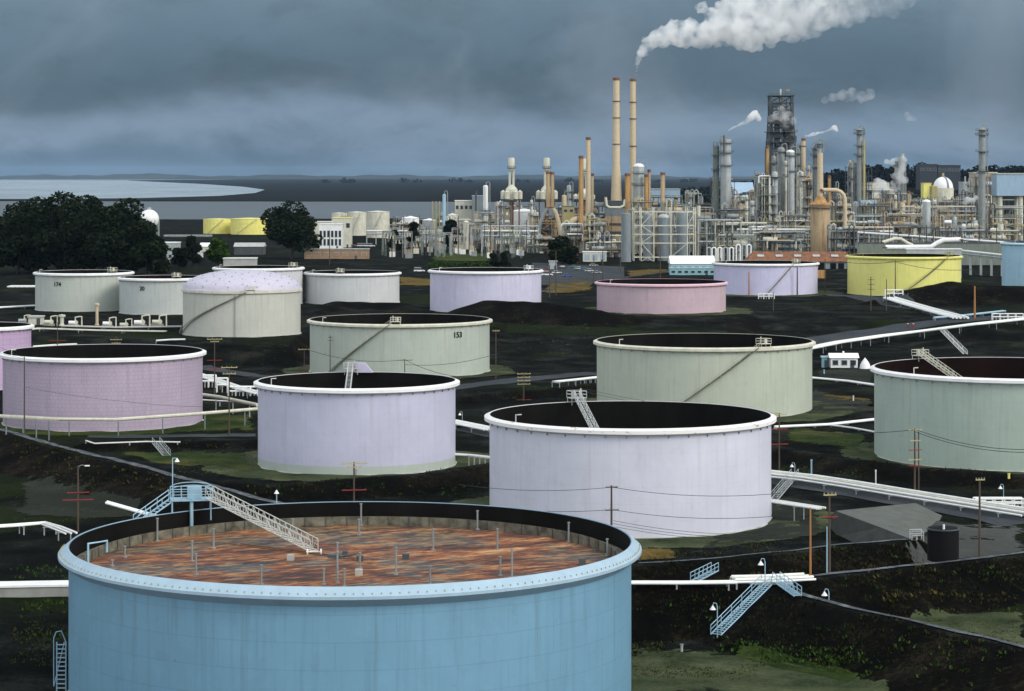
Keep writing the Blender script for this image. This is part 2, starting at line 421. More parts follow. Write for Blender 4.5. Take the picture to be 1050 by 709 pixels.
strip('road', [(470, 440), (500, 446), (530, 450)], 5, M['road'], .12)
strip('road', [(785, 492), (860, 503), (940, 517), (1050, 538)], 8, M['road'], .12)
strip('road', [(205, 376), (260, 386), (310, 389)], 6, M['road'], .12)
strip('road', [(550, 300), (580, 295), (615, 289), (700, 276)], 4, M['road'], .2)
patch('asphalt_pad', [(13, 535), (90, 540), (160, 532)], [(13, 474), (80, 490), (160, 512)], M['asphalt'])
patch('asphalt_pad', [(700, 574), (790, 563), (850, 555)], [(760, 520), (800, 505), (850, 514)], M['asphalt'])
patch('asphalt_pad', [(800, 430), (840, 427), (905, 424)], [(835, 396), (860, 402), (900, 408)], M['asphalt'])
patch('asphalt_pad', [(835, 392), (900, 397)], [(835, 378), (900, 376)], M['asphalt'])
patch('grass_patch', [(600, 582), (700, 574)], [(640, 562), (690, 562)], M['drygrass'], kind='structure')
patch('grass_patch', [(800, 452), (890, 469)], [(810, 436), (890, 446)], M['grass'])
patch('grass_patch', [(838, 409), (897, 417)], [(838, 402), (897, 408)], M['drygrass'])
patch('grass_patch', [(155, 445.5), (262, 443)], [(190, 430), (262, 422)], M['grass'])
patch('grass_patch', [(160, 477), (262, 484)], [(110, 459), (262, 463)], M['grass'])
patch('gravel_basin', [(900, 632), (980, 650), (1060, 668)], [(930, 618), (1000, 611), (1060, 608)], M['mottled'], nx=60)
patch('gravel_basin', [(560, 720), (760, 718), (960, 716)], [(630, 652), (735, 652), (895, 694)], M['mottled'], nx=60)
patch('grass_patch', [(740, 672), (880, 704)], [(735, 651), (892, 692)], M['grass'], .12)
patch('gravel_basin', [(925, 560), (958, 580), (1070, 574)], [(905, 540), (960, 528), (1070, 538)], M['slab'], nx=60)
patch('grass_patch', [(555, 303), (610, 300)], [(560, 290), (612, 287)], M['drygrass'], .2)
patch('grass_patch', [(640, 286), (690, 280)], [(640, 278), (690, 275)], M['drygrass'], .2)
patch('grass_patch', [(405, 294), (447, 296)], [(408, 283), (447, 286)], M['drygrass'], .2)
patch('parking_lot', [(556, 293), (640, 286)], [(545, 270), (640, 274)], M['road'], .2)
patch('grass_patch', [(440, 270), (505, 270)], [(440, 259), (505, 259)], M['grass'], .3)

def ring_pad(cx, hw, D, w, m):
    R = hw / F * D; x0 = (cx - CX) / F * D; rows = []
    for i in range(14):
        r = R - 4 + (w + 4) * i / 13; rows.append([(x0 + r * math.cos(a), D + r * math.sin(a)) for a in np.linspace(math.pi / 2, math.pi * 2.5, 120)])
    drape_grid('gravel_pad', rows, m, .07)
for a in ((646, 144, 367, 12, M['mottled']), (366, 101, 435, 12, M['mottled']), (722, 110, 538, 12, M['mottled']), (1038, 140, 448, 8, M['mottled']), (106, 101, 509, 9, M['grass']), (410, 92, 641, 9, M['mottled']), (678, 66, 826, 12, M['mottled']), (785, 53, 950, 14, M['mottled'])): ring_pad(*a)
# ------------------------------------------------------------------ water and far land
def water(name, base, rough, z, pts):
    t = NT(name); co = t.coord()
    n = t.noise(t.mapping(co, (.004, .0012, 1)), 1.0, 5, .6); fine = t.noise(t.mapping(co, (.03, .01, 1)), 1.0, 4, .6)
    t.base(t.mix(t.ramp(n, [(.35, 0.0), (.65, 1.0)]), sc(base, .72), sc(base, 1.12)), rough); t.bump(fine, .08, .5)
    t.bsdf.inputs['Specular IOR Level'].default_value = .5
    mb = MB(); mb.add([(x, y, z) for x, y in pts], [tuple(range(len(pts)))])
    o = mb.build(name, t.m); struct(o); return o
water('river_water', (.040, .050, .056), .32, ZW, [(-30000, 2000), (30000, 2000), (30000, 44000), (-30000, 44000)])
def far(px, py, z=-57.0):
    D = -z * F / (py - Y0); return ((px - CX) / F * D, D)
def land(name, outline, m, z=-57.0, zb=-60):
    pts = [far(px, py, z) for px, py in outline]; n = len(pts); mb = MB()
    mb.add([(x, y, z) for x, y in pts] + [(x, y, zb) for x, y in pts], [tuple(range(n))] + [(i, (i + 1) % n, n + (i + 1) % n, n + i) for i in range(n)])
    o = mb.build(name, m); struct(o); return o
def marsh_mat():
    t = NT('marsh_ground'); co = t.coord()
    a = t.noise(t.mapping(co, (.00035, .0016, 1)), 1.0, 8, .65); b = t.noise(t.mapping(co, (.004, .012, 1)), 1.0, 6, .7)
    f = t.math('ADD', t.math('MULTIPLY', a, .7), t.math('MULTIPLY', b, .3))
    c = t.ramp(f, [(.36, (0.0036, 0.0047, 0.0043)), (.52, (0.0072, 0.0079, 0.0068)), (.60, (0.0122, 0.0173, 0.0094)), (.68, (0.0180, 0.0198, 0.0162))])
    t.base(c, .95); t.bsdf.inputs['Specular IOR Level'].default_value = .03; return t.m
M['marsh'] = marsh_mat()
water('bay_water', (.30, .36, .40), .25, ZW + .4, [far(px, py, ZW + .4) for px, py in ((-300, 207), (150, 205.5), (300, 205), (300, 190), (160, 185.2), (-300, 184.4))])
land('marsh', [(-300, 206.3), (13, 206), (150, 206.3), (440, 206.6), (700, 207), (1200, 207), (1200, 183.2), (520, 182.6), (300, 183.4), (130, 185.2), (160, 186.6), (205, 188.6), (250, 191.6), (272, 194.6), (262, 198), (225, 201), (150, 203.2), (70, 204), (13, 204.2), (-300, 204.2)], M['marsh'])
water('channel_water', (.45, .50, .54), .2, -56.2, [far(px, py, -56.2) for px, py in ((405, 183.85), (505, 183.9), (500, 183.45), (420, 183.35))])
def far_hills(name, u0, u1, D, prof, m):
    mb = MB(); n = 160; rows = 10; vs = []
    for j in range(rows):
        k = j / (rows - 1)
        for i in range(n + 1):
            u = u0 + (u1 - u0) * i / n; top = prof(u)
            d = D * (1 + .16 * k); hgt = (-57 + (top + 57) * math.sin(min(1, k * 1.35) * math.pi / 2))
            x = (u - CX) / F * d
            hgt += float(vnoise(x, d, D * .012, 40)) * (top + 57) * .5 * k
            vs.append((x, d, hgt - (1 if j == 0 else 0)))
    for j in range(rows - 1):
        for i in range(n):
            a = j * (n + 1) + i; mb.f.append((a, a + 1, a + n + 2, a + n + 1))
    mb.v = vs; o = mb.build(name, m, smooth=True); struct(o); return o
M['farhill'] = ground_mat('far_hill', [(.02, .03, .028), (.035, .045, .035), (.055, .06, .045)], .0012, fine=.008, bump=0)
far_hills('far_hills', -200, 1250, 29000, lambda u: -35 + 28 * math.exp(-((u - 130) / 110) ** 2) + 22 * math.exp(-((u - 330) / 90) ** 2) + 20 * math.exp(-((u - 560) / 120) ** 2) + 10 * math.sin(u * .05) + 6 * math.sin(u * .17), M['farhill'])

# ------------------------------------------------------------------ trees
def leaf_mat(name, cols):
    t = NT(name); g = t.new('ShaderNodeNewGeometry')
    c = t.ramp(g.outputs['Random Per Island'], [(i / (len(cols) - 1), cols[i]) for i in range(len(cols))])
    t.bsdf.inputs['Specular IOR Level'].default_value = .05
    return t.base(c, .8)
M['leafdark'] = leaf_mat('dark_leaves', [(0.0050, 0.0099, 0.0043), (0.0099, 0.0174, 0.0068), (0.0186, 0.0279, 0.0112)])
M['leafgreen'] = leaf_mat('green_leaves', [(0.0124, 0.0310, 0.0050), (0.0279, 0.0620, 0.0087), (0.0496, 0.0930, 0.0155)])
M['leaffar'] = leaf_mat('haze_blue_leaves', [(0.0037, 0.0074, 0.0081), (0.0062, 0.0118, 0.0124), (0.0112, 0.0174, 0.0161)])  # leaf colours shifted to blue to stand in for distance haze
M['leafdry'] = leaf_mat('dry_leaves', [(0.0186, 0.0248, 0.0050), (0.0558, 0.0465, 0.0124), (0.0992, 0.0744, 0.0248)])
M['bark'] = mat('bark', (.028, .022, .016), .9, .3, 2)
def leaves(mb, c, rx, ry, rz, n, size, rnd):
    for _ in range(n):
        while True:
            p = Vector((rnd.uniform(-1, 1), rnd.uniform(-1, 1), rnd.uniform(-1, 1)))
            if .05 < p.length < 1: break
        p = p * (p.length ** -.45)
        if p.length > 1.12: p *= 1.0 / p.length
        q = Vector((c[0] + p.x * rx, c[1] + p.y * ry, c[2] + p.z * rz))
        a = Vector((rnd.uniform(-1, 1), rnd.uniform(-1, 1), rnd.uniform(-.6, .6))).normalized(); b = a.cross(Vector((rnd.uniform(-1, 1), rnd.uniform(-1, 1), rnd.uniform(-1, 1)))).normalized()
        s = size * rnd.uniform(.6, 1.4)
        mb.add([q - a * s - b * s * .35, q + a * s * .1 - b * s * .6, q + a * s, q + b * s * .55], [(0, 1, 2, 3)])
def tree(px, D, top_py, width_px, label, cat='tree', seed=0, leaf='leafdark', lobes=12, n=520, size=1.0, group=None, name='broadleaf_tree', low=.18):
    rnd = random.Random(seed); x = (px - CX) / F * D; z0 = hz(x, D)
    Hh = -(top_py - Y0) / F * D - z0; w = width_px / F * D / 2
    t = thing(name, label, cat, (x, D, z0 - .2), 0, group)
    tr = MB(); tr.tube((0, 0, 0), (0.1 * w, 0, Hh * .45), Hh * .028, 10, Hh * .018)
    cr = MB()
    for i in range(lobes):
        a = 2 * math.pi * i / lobes * 1.9 + rnd.uniform(-.4, .4); k = rnd.uniform(.25, .72)
        zz = Hh * (low + .16 + (.66 - low) * (i + .5) / lobes + rnd.uniform(-.04, .04))
        if i == lobes - 1: k = .15; zz = Hh * .84
        c = (math.cos(a) * w * k * (1.15 - zz / Hh * .5), math.sin(a) * w * k, zz); r = w * rnd.uniform(.44, .66)
        tr.tube((0.08 * w, 0, Hh * rnd.uniform(.2, .42)), c, Hh * .012, 6, Hh * .005)
        leaves(cr, c, r, r, min(r * .8, Hh * .2), n, size, rnd)
    tr.build('trunk', M['bark'], t, smooth=True); cr.build('crown', M[leaf], t); return t
eu = 'eucalyptus trees beyond the pale tanks'
tree(18, 1130, 219, 62, 'dark eucalyptus cut by the frame edge, lowest of its clump', seed=1, group=eu, low=.02)
tree(40, 1150, 202, 74, 'dark eucalyptus beside the lowest edge tree of its clump', seed=2, low=.04, group=eu)
tree(66, 1120, 197, 70, 'tallest dark eucalyptus, third along the clump from the edge', seed=3, low=.04, group=eu)
tree(89, 1160, 200, 66, 'dark eucalyptus between the tallest tree and the narrow one', seed=4, low=.04, group=eu)
tree(112, 1110, 210, 60, 'shorter dark eucalyptus just behind tank 174 walkway', seed=5, low=.04, group=eu)
tree(97, 1180, 198, 36, 'narrow dark eucalyptus poking above its clump', seed=6, low=.04, group=eu, lobes=6)
tree(133, 1125, 203, 62, 'dark eucalyptus partly hiding the white sphere tank', seed=7, low=.04, group=eu)
tree(150, 1105, 226, 38, 'low dark eucalyptus under the white sphere tank', seed=8, low=.04, group=eu)
tree(299, 1330, 208, 62, 'large round dark tree standing beside the yellow tanks', seed=9, lobes=12, n=520)
tree(197, 1210, 240, 20, 'small dark conical tree behind the grey tank with a two digit number', seed=10, lobes=6, low=.05)
tree(183, 1215, 255, 16, 'low dark bush beside the small dark conical tree', 'bush', seed=16, lobes=5, low=.02, name='garden_bush')
tree(223, 1190, 244, 26, 'small bright green tree in front of the yellow tanks', seed=11, leaf='leafgreen', lobes=7, size=.7)
tree(577, 1240, 243, 30, 'dark bushy tree by the car park, below the curved duct', seed=12, lobes=9, low=.02, size=.8)
tree(506, 1180, 259, 11, 'small dark shrub on the grass bank, nearer the tall white vessel side', 'shrub', seed=13, lobes=5, low=.02, size=.6, name='round_shrub')
tree(517, 1175, 258, 12, 'small dark shrub on the grass bank, nearer the car park', 'shrub', seed=14, lobes=5, low=.02, size=.6, name='round_shrub')
tree(463, 1450, 224, 18, 'dark tree among the pale switchyard frames', seed=15, lobes=8, low=-.05)
tree(425, 1500, 226, 12, 'small dark tree behind the white round tank roofs', seed=17, lobes=7, low=-.05)
tree(405, 1480, 236, 16, 'low dark tree in front of the white round tanks', seed=18, lobes=7, low=-.05)

hg = thing('garden_hedge', 'bright green hedge on the bank behind the pale lavender tank', 'hedge', (W(472, 268, 1190).x, 1190, hz(W(472, 268, 1190).x, 1190)))
_r = random.Random(90); hm = MB()
for i in range(26): leaves(hm, (-15 + i * 1.15, _r.uniform(-1, 1), 1.6), 1.5, 1.6, 1.9 * _r.uniform(.7, 1.2), 90, .5, _r)
hm.build('foliage', M['leafgreen'], hg)
for i in range(13): hs = MB(); hs.tube((-14 + i * 2.3, 0, 0), (-14 + i * 2.3, 0, 1.5), .08, 5); hs.build('stem', M['bark'], hg)
def woods(name, label, spots, m, seed, size, n):
    rnd = random.Random(seed); mb = MB()
    for x, y, r, hgt in spots:
        z = hz(x, y)
        if z < -56.5: z = -57
        leaves(mb, (x, y, z + hgt * .5), r, r, hgt * .6, n, size, rnd)
    o = mb.build(name, m); tag(o, label, 'woods', kind='stuff'); return o
rnd = random.Random(50); sp = []
for i in range(330):
    u = rnd.uniform(655, 1120); D = rnd.uniform(3250, 3850)
    if u < 740 and rnd.random() < .35: continue
    sp.append(((u - CX) / F * D, D, rnd.uniform(9, 17), rnd.uniform(9, 17)))
woods('hill_woods', 'dark wooded ridge rising behind the tall process columns', sp, M['leaffar'], 51, 3.2, 90)
sp = []
for i in range(30):
    u = rnd.choice([rnd.gauss(352, 6), rnd.gauss(700, 30), rnd.gauss(600, 35), rnd.uniform(330, 560)]); D = rnd.uniform(15500, 17500)
    sp.append(((u - CX) / F * D, D, rnd.uniform(15, 40), rnd.uniform(14, 30)))
woods('far_woods', 'tiny dark tree clumps on the far marsh plain', sp, M['leaffar'], 52, 9, 40)

def weeds(name, label, regions, m, seed, count, size, cat='weeds'):
    rnd = random.Random(seed); mb = MB(); tot = sum(r[4] for r in regions)
    for (x0, y0, x1, y1, wgt, slant) in regions:
        for _ in range(int(count * wgt / tot)):
            px = rnd.uniform(x0, x1); py = rnd.uniform(y0, y1) + slant * (px - x0)
            g = ground(px, py)
            for _k in range(rnd.randint(4, 9)):
                p = g + Vector((rnd.gauss(0, .3), rnd.gauss(0, .3), -.05)); a = rnd.uniform(0, 6.28); l = size * rnd.uniform(.5, 1.5)
                d = Vector((math.cos(a), math.sin(a), 0)) * l * .9; w = Vector((-math.sin(a), math.cos(a), 0)) * l * .35
                mb.add([p - w, p + w, p + d + Vector((0, 0, l)) + w * .3, p + d * .8 + Vector((0, 0, l * .9)) - w * .4], [(0, 1, 2, 3)])
    o = mb.build(name, m); tag(o, label, cat, kind='stuff'); return o
weeds('green_weeds', 'bright green weed tufts dotting the dark earth banks', [
    (735, 652, 890, 672, 30, .12), (650, 610, 740, 645, 6, 0), (840, 640, 1030, 690, 20, .1), (860, 590, 1037, 605, 10, -.05), (800, 560, 935, 585, 5, -.05),
    (13, 580, 74, 594, 8, 0), (20, 615, 70, 660, 14, 0), (250, 495, 500, 510, 14, 0), (190, 350, 305, 374, 10, .03), (480, 398, 608, 412, 10, -.04), (800, 478, 880, 500, 8, .05)],
    M['leafgreen'], 60, 520, .24)
weeds('dry_weeds', 'dry yellowish weed tufts on the earth banks', [
    (13, 450, 90, 478, 10, .15), (100, 470, 200, 492, 10, .2), (125, 452, 262, 465, 10, 0), (490, 330, 610, 372, 14, 0), (660, 322, 760, 332, 4, 0), (850, 580, 960, 596, 5, -.06), (930, 300, 1030, 312, 9, 0), (900, 606, 1037, 616, 8, 0), (745, 585, 830, 592, 4, 0)],
    M['leafdry'], 61, 420, .26)

def scatter(name, label, quads, m, seed, count, size, cat):
    # quads: four photo points (near-left, near-right, far-right, far-left) and a weight; clumps lie on the terrain
    r = np.random.default_rng(seed); mb = MB(); tot = sum(q[4] for q in quads)
    for q in quads:
        c = [np.array(ground(*p)[:2]) for p in q[:4]]; n = int(count * q[4] / tot); a, b = r.random(n), r.random(n)
        P2 = ((1 - a) * (1 - b))[:, None] * c[0] + (a * (1 - b))[:, None] * c[1] + (a * b)[:, None] * c[2] + ((1 - a) * b)[:, None] * c[3]
        k = vnoise(P2[:, 0], P2[:, 1], 7, seed) + vnoise(P2[:, 0], P2[:, 1], 2.5, seed + 1) * .6 > -.05; P2 = P2[k]; z = height(P2[:, 0], P2[:, 1])
        for (x, y), zz in zip(P2, z):
            for _ in range(3):
                d = r.normal(0, 1, 2); d /= np.hypot(*d) + 1e-6; l = size * (.5 + r.random()); o = r.normal(0, size * .8, 2); w = size * .35
                x0, y0 = x + o[0], y + o[1]
                mb.add([(x0 - d[1] * w, y0 + d[0] * w, zz - .03), (x0 + d[1] * w, y0 - d[0] * w, zz - .03), (x0 + d[0] * l * .6 + d[1] * w * .4, y0 + d[1] * l * .6 - d[0] * w * .4, zz + l), (x0 + d[0] * l * .5 - d[1] * w * .5, y0 + d[1] * l * .5 + d[0] * w * .5, zz + l * .9)], [(0, 1, 2, 3)])
    o = mb.build(name, m); tag(o, label, cat, kind='stuff'); return o
NEARQ = [((645, 696), (890, 698), (880, 690), (735, 653), 26), ((645, 696), (740, 696), (735, 652), (645, 657), 14), ((905, 633), (1050, 664), (1050, 608), (930, 618), 16), ((190, 487), (262, 492), (262, 462), (110, 459), 10), ((650, 576), (790, 566), (800, 545), (700, 560), 10), ((800, 455), (892, 470), (895, 446), (810, 437), 10), ((13, 700), (74, 700), (72, 615), (13, 615), 12), ((13, 540), (150, 530), (100, 490), (13, 477), 12), ((155, 446), (262, 444), (262, 422), (205, 428), 10)]
scatter('grass_tufts', 'short olive grass tufts scattered over the near yards', NEARQ, leaf_mat('olive_blades', [(.010, .016, .004), (.028, .040, .010), (.055, .062, .018), (.10, .085, .032)]), 62, 5200, .17, 'grass')
BANKQ = [((740, 655), (893, 696), (1050, 668), (800, 606), 30), ((645, 655), (735, 652), (785, 604), (645, 601), 14), ((840, 612), (1050, 606), (1050, 571), (829, 595), 18), ((650, 596), (940, 578), (930, 555), (660, 580), 14), ((13, 476), (190, 508), (150, 483), (13, 446), 16), ((230, 512), (500, 508), (500, 479), (270, 497), 16), ((790, 484), (1050, 508), (1050, 490), (795, 462), 14), ((478, 412), (610, 410), (610, 397), (480, 404), 8), ((185, 375), (310, 380), (310, 350), (190, 349), 12), ((500, 380), (610, 374), (612, 322), (500, 312), 16), ((620, 345), (740, 340), (745, 325), (612, 324), 8), ((900, 322), (1040, 318), (1030, 296), (935, 300), 10), ((780, 345), (930, 330), (870, 312), (790, 318), 8)]
scatter('bank_weeds', 'dark tufts of weeds and clods covering the earth banks', BANKQ, leaf_mat('bank_blades', [(.002, .003, .002), (.006, .007, .004), (.014, .015, .006), (.034, .026, .012), (.016, .034, .007)]), 63, 4600, .22, 'weeds')
# ------------------------------------------------------------------ storage tanks
def pt(R, fx, z=0.0, dr=0.0):
    th = math.asin(max(-1, min(1, fx))); return Vector(((R + dr) * math.sin(th), -(R + dr) * math.cos(th), z))
def rail_path(mb, pts, h=1.05, r=.035, posts=True):
    up = Vector((0, 0, h)); mid = Vector((0, 0, h * .52))
    for a, b in zip(pts[:-1], pts[1:]):
        mb.tube(a + up, b + up, r, 5); mb.tube(a + mid, b + mid, r * .8, 5)
    if posts:
        for p in pts: mb.tube(p, p + up, r, 5)
def tank(label, cpx, hw, D, z, H, col, name='storage_tank', rimcol=None, depth=4.5, lining='lining', girder=.8, gh=1.05, stripe=None, seams=.12, dirt=.17, n=112, rimmat=None, group=None, course=2.4, plate=9., rough=.5):
    R = hw / F * D; x = (cpx - CX) / F * D
    t = thing(name, label, 'storage tank', (x, D, z), 0, group)
    pm = tank_paint('paint_' + label.replace(' ', '_')[:40], col, R, H, seams, course, plate, stripe, dirt, rough)
    MB().lathe([(R, 0), (R, H), (R - .06, H)], n).build('shell', pm, t, smooth=True); MB().lathe([(R + .28, -.8), (R + .28, .08), (R + .02, .12)], n).build('base_ring', M['ringwall'], t, smooth=True)
    if depth:
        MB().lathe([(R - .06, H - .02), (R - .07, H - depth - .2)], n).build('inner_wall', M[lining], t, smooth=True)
        g = girder
        gm_ = MB().lathe([(R + .02, H + .06), (R + .10, H + .06), (R + g, H - gh * .22), (R + g, H - gh * .70), (R + .02, H - gh)], n, closed=True); gs = MB()
        for i in range(44):
            a = 2 * math.pi * (i + .5) / 44; gs.box(((R + .08) * math.cos(a), (R + .08) * math.sin(a), H - gh - .14), (.24, .12, .32), a)
        build_multi('wind_girder', [(gm_, rimmat or M[rimcol or 'rimwhite']), (gs, M['grey'])], t, True, 10)
    return t, R, x
def tank_stair(t, R, H, fx0, fx1, m, rm, z0=0.0, w=.85):
    st, hr = MB(), MB(); n = 40; a0, a1 = math.asin(fx0), math.asin(fx1); prev = None; pts = []
    for i in range(n + 1):
        k = i / n; th = a0 + (a1 - a0) * k; zz = z0 + (H - z0) * k
        p = Vector(((R + .1) * math.sin(th), -(R + .1) * math.cos(th), zz)); q = Vector(((R + .1 + w) * math.sin(th), -(R + .1 + w) * math.cos(th), zz))
        if prev:
            for a, b in ((prev[0], p), (prev[1], q)):
                st.add([a - Vector((0, 0, .18)), b - Vector((0, 0, .18)), b + Vector((0, 0, .12)), a + Vector((0, 0, .12))], [(0, 1, 2, 3)])
            d = (prev[0] + p) / 2; e = (prev[1] + q) / 2; tv = (p - prev[0]); tv.z = 0; tv = tv.normalized() * .14
            st.add([d - tv, e - tv, e + tv, d + tv, d - tv - Vector((0, 0, .05)), e - tv - Vector((0, 0, .05)), e + tv - Vector((0, 0, .05)), d + tv - Vector((0, 0, .05))], [(0, 1, 2, 3), (7, 6, 5, 4), (0, 4, 5, 1), (2, 6, 7, 3)])
        prev = (p, q)
        if i % 4 == 0: pts.append(q)
    rail_path(hr, pts, 1.05, .04)
    st.build('stair', m, t); hr.build('handrail', rm, t)
def platform(t, R, H, fx, m, w=2.6, d=2.0, out=-.3, up=.7, rm=None, back=False):
    th = math.asin(fx); th = math.pi - th if back else th
    c = Vector(((R + out) * math.sin(th), -(R + out) * math.cos(th), H + up)); rz = th
    p = MB(); p.box((0, 0, 0), (w, d, .12)); 
    for sx in (-1, 1):
        for sy in (-1, 1): p.tube((sx * (w / 2 - .1), sy * (d / 2 - .1), -up - .4), (sx * (w / 2 - .1), sy * (d / 2 - .1), 0), .06, 6)
    p.box((w * .2, 0, .5), (.5, .5, 1.0)); p.tube((-w * .25, .1, 0), (-w * .25, .1, 1.5), .12, 8)
    po = p.build('gauge_platform', m, t, loc=c, rz=rz)
    r = MB(); a = [Vector((-w / 2, -d / 2, 0)), Vector((0, -d / 2, 0)), Vector((w / 2, -d / 2, 0)), Vector((w / 2, d / 2, 0)), Vector((0, d / 2, 0)), Vector((-w / 2, d / 2, 0)), Vector((-w / 2, -d / 2, 0))]
    rail_path(r, a, 1.1, .045); r.build('platform_rail', rm or m, po); return c
def truss_ladder(t, a, b, m, w=.9, h=1.1, r=.05, bays=22, treads=True):
    mb = MB(); a, b = Vector(a), Vector(b); d = (b - a); L = d.length; d.normalize(); s = Vector((-d.y, d.x, 0)).normalized() * (w / 2); up = Vector((0, 0, h))
    for sg in (-1, 1):
        o = s * sg
        mb.tube(a + o, b + o, r * 1.2, 6); mb.tube(a + o + up, b + o + up, r, 6); mb.tube(a + o + up * .5, b + o + up * .5, r * .7, 5)
        for i in range(bays + 1):
            p = a + d * (L * i / bays) + o; mb.tube(p, p + up, r * .8, 5)
            if i < bays:
                q = a + d * (L * (i + 1) / bays) + o
                if i % 2: mb.tube(p, q + up, r * .7, 5)
                else: mb.tube(p + up, q, r * .7, 5)
    if treads:
        for i in range(bays * 2):
            p = a + d * (L * (i + .5) / bays / 2); mb.add([p - s - d * .12, p + s - d * .12, p + s + d * .12, p - s + d * .12], [(0, 1, 2, 3)])
    return mb.build('rolling_ladder', m, t)
def number(t, R, fx, z, txt, size, col='black'):
    cu = bpy.data.curves.new('number', 'FONT'); cu.body = txt; cu.size = size; cu.extrude = .02; cu.align_x = 'CENTER'
    cu.offset = .02 * size
    o = bpy.data.objects.new('tank_number', cu); dg = bpy.context.evaluated_depsgraph_get()
    COL.objects.link(o); bpy.context.view_layer.update(); me = bpy.data.meshes.new_from_object(o.evaluated_get(bpy.context.evaluated_depsgraph_get()))
    bpy.data.objects.remove(o); me.materials.clear(); me.materials.append(M[col])
    n = bpy.data.objects.new('tank_number', me); COL.objects.link(n); n.parent = t; th = math.asin(fx)
    n.location = pt(R, fx, z, .12); n.rotation_euler = (R_(90), 0, th)
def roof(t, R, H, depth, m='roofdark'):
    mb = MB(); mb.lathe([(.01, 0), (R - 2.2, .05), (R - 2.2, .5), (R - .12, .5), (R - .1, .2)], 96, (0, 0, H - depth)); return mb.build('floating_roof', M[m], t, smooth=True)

# A : nearest pale blue tank, rusty roof in full view
def roof_rust():
    t = NT('rusty_roof_plates'); co = t.coord()
    mr = t.new('ShaderNodeMapping'); mr.inputs['Rotation'].default_value = (0, 0, R_(-28)); t.link(co, mr.inputs['Vector']); rot = mr.outputs[0]
    n1 = t.noise(t.mapping(rot, (.09, .30, 1)), 1.0, 8, .65); n2 = t.noise(t.mapping(rot, (.45, 1.5, 1)), 1.0, 8, .7); n3 = t.noise(co, .085, 7, .66)
    f = t.math('ADD', t.math('MULTIPLY', n1, .45), t.math('MULTIPLY', n2, .55))
    c = t.ramp(f, [(.40, (.014, .008, .007)), (.46, (.075, .022, .012)), (.51, (.19, .058, .018)), (.56, (.38, .15, .045)), (.62, (.58, .36, .17))])
    wet = t.ramp(n3, [(.475, 0.0), (.55, 1.0)])
    c = t.mix(t.math('MULTIPLY', wet, .85), c, t.mix(t.ramp(n2, [(.46, 0.0), (.58, 1.0)]), (.020, .024, .028), (.34, .20, .075)))
    br = t.new('ShaderNodeTexBrick'); br.inputs['Scale'].default_value = 1; br.inputs['Brick Width'].default_value = 7; br.inputs['Row Height'].default_value = 1.9; br.inputs['Mortar Size'].default_value = .06
    br.inputs['Color1'].default_value = (1, 1, 1, 1); br.inputs['Color2'].default_value = (.55, .52, .5, 1); br.inputs['Mortar'].default_value = (.30, .26, .25, 1)
    t.link(t.mapping(rot, (1, 1, 1)), br.inputs['Vector']); c = t.mix(.45, c, br.outputs['Color'], 'MULTIPLY')
    t.base(c, .75); t.link(t.ramp(wet, [(0, .8), (1, .38)]), t.bsdf.inputs['Roughness']); t.bump(n2, .4, .1); return t.m
tA, RA, xA = tank('nearest tank, pale blue, its rusty floating roof in full view', 361, 286, 245, ZP, 15.0, (.15, .31, .43), depth=2.6, girder=1.0, gh=1.75, seams=.2, dirt=.2, n=160, rimmat=mat('rim_pale_blue', (.33, .45, .54), .45, .1), course=2.5, plate=11)
HA = 15.0; zr = HA - 2.45
MB().lathe([(.01, .06), (RA * .5, .02), (RA - 1.35, 0)], 120, (0, 0, zr)).build('floating_roof', roof_rust(), tA, smooth=True)
dam = mat('mottled_foam_dam', (.135, .125, .09), .7, .75, .9, stretch=(1, 1, 1))
dmb = MB().lathe([(RA - 1.35, 0), (RA - 1.35, 1.0), (RA - 1.28, 1.0), (RA - 1.28, .5), (RA - .15, .6)], 120, (0, 0, zr))
sl = MB()
for i in range(72):
    a = 2 * math.pi * i / 72; sl.box(((RA - 1.40) * math.cos(a), (RA - 1.40) * math.sin(a), zr + .5), (.08, .07, .95), a)
build_multi('foam_dam', [(dmb, dam), (sl, M['dkgrey'])], tA, True)
tk = MB()
for i in range(110):
    a = math.pi + math.pi * (i + .5) / 110; tk.box(((RA + .84) * math.cos(a), (RA + .84) * math.sin(a), HA - .53), (.08, .07, .30), a)
_g = next(c for c in tA.children if c.name.startswith('wind_girder')); _rm = _g.data.materials[0]; bpy.data.objects.remove(_g)
gmb = MB().lathe([(RA + .02, HA + .06), (RA + .10, HA + .06), (RA + 1.05, HA - 1.75 * .40), (RA + 1.05, HA - 1.75 * .56), (RA + .02, HA - 1.75)], 160, closed=True)
build_multi('wind_girder', [(gmb, _rm), (tk, M['yellowpipe'])], tA, True, 6)
for i in range(34):
    pass
posts = [(150, 554, 2.6), (219, 563, 2.2), (197, 576, 2.2), (201, 590, 2.2), (115, 581, .6), (268, 600, 2.0), (346, 588, 3.2), (353, 602, 1.8), (371, 536, 2.6), (368, 549, 1.8), (444, 564, 2.3), (491, 543, 2.2), (510, 564, 2.3), (525, 593, 3.0), (584, 556, 2.2), (625, 570, 1.8), (346, 598, 3.2), (369, 583, 1.6), (406, 590, 2.9), (441, 600, 1.9), (513, 591, 2.0), (332, 600, 1.6), (128, 572, 1.2), (250, 533.5, 1.2), (300, 545, 1.4)]
for px, py, h in posts:
    D = -(ZP + zr) * F / (py - Y0); x = (px - CX) / F * D - xA; y = D - 245
    if math.hypot(x, y) > RA - 1.6: k = (RA - 1.7) / math.hypot(x, y); x *= k; y *= k
    lg = MB(); lg.cyl((x, y, zr), .10, h * .92, 8); lg.cyl((x, y, zr), .24, .12, 10); lg.cyl((x, y, zr + h * .92), .16, .12, 8); lg.build('roof_leg', M['grey'], tA)
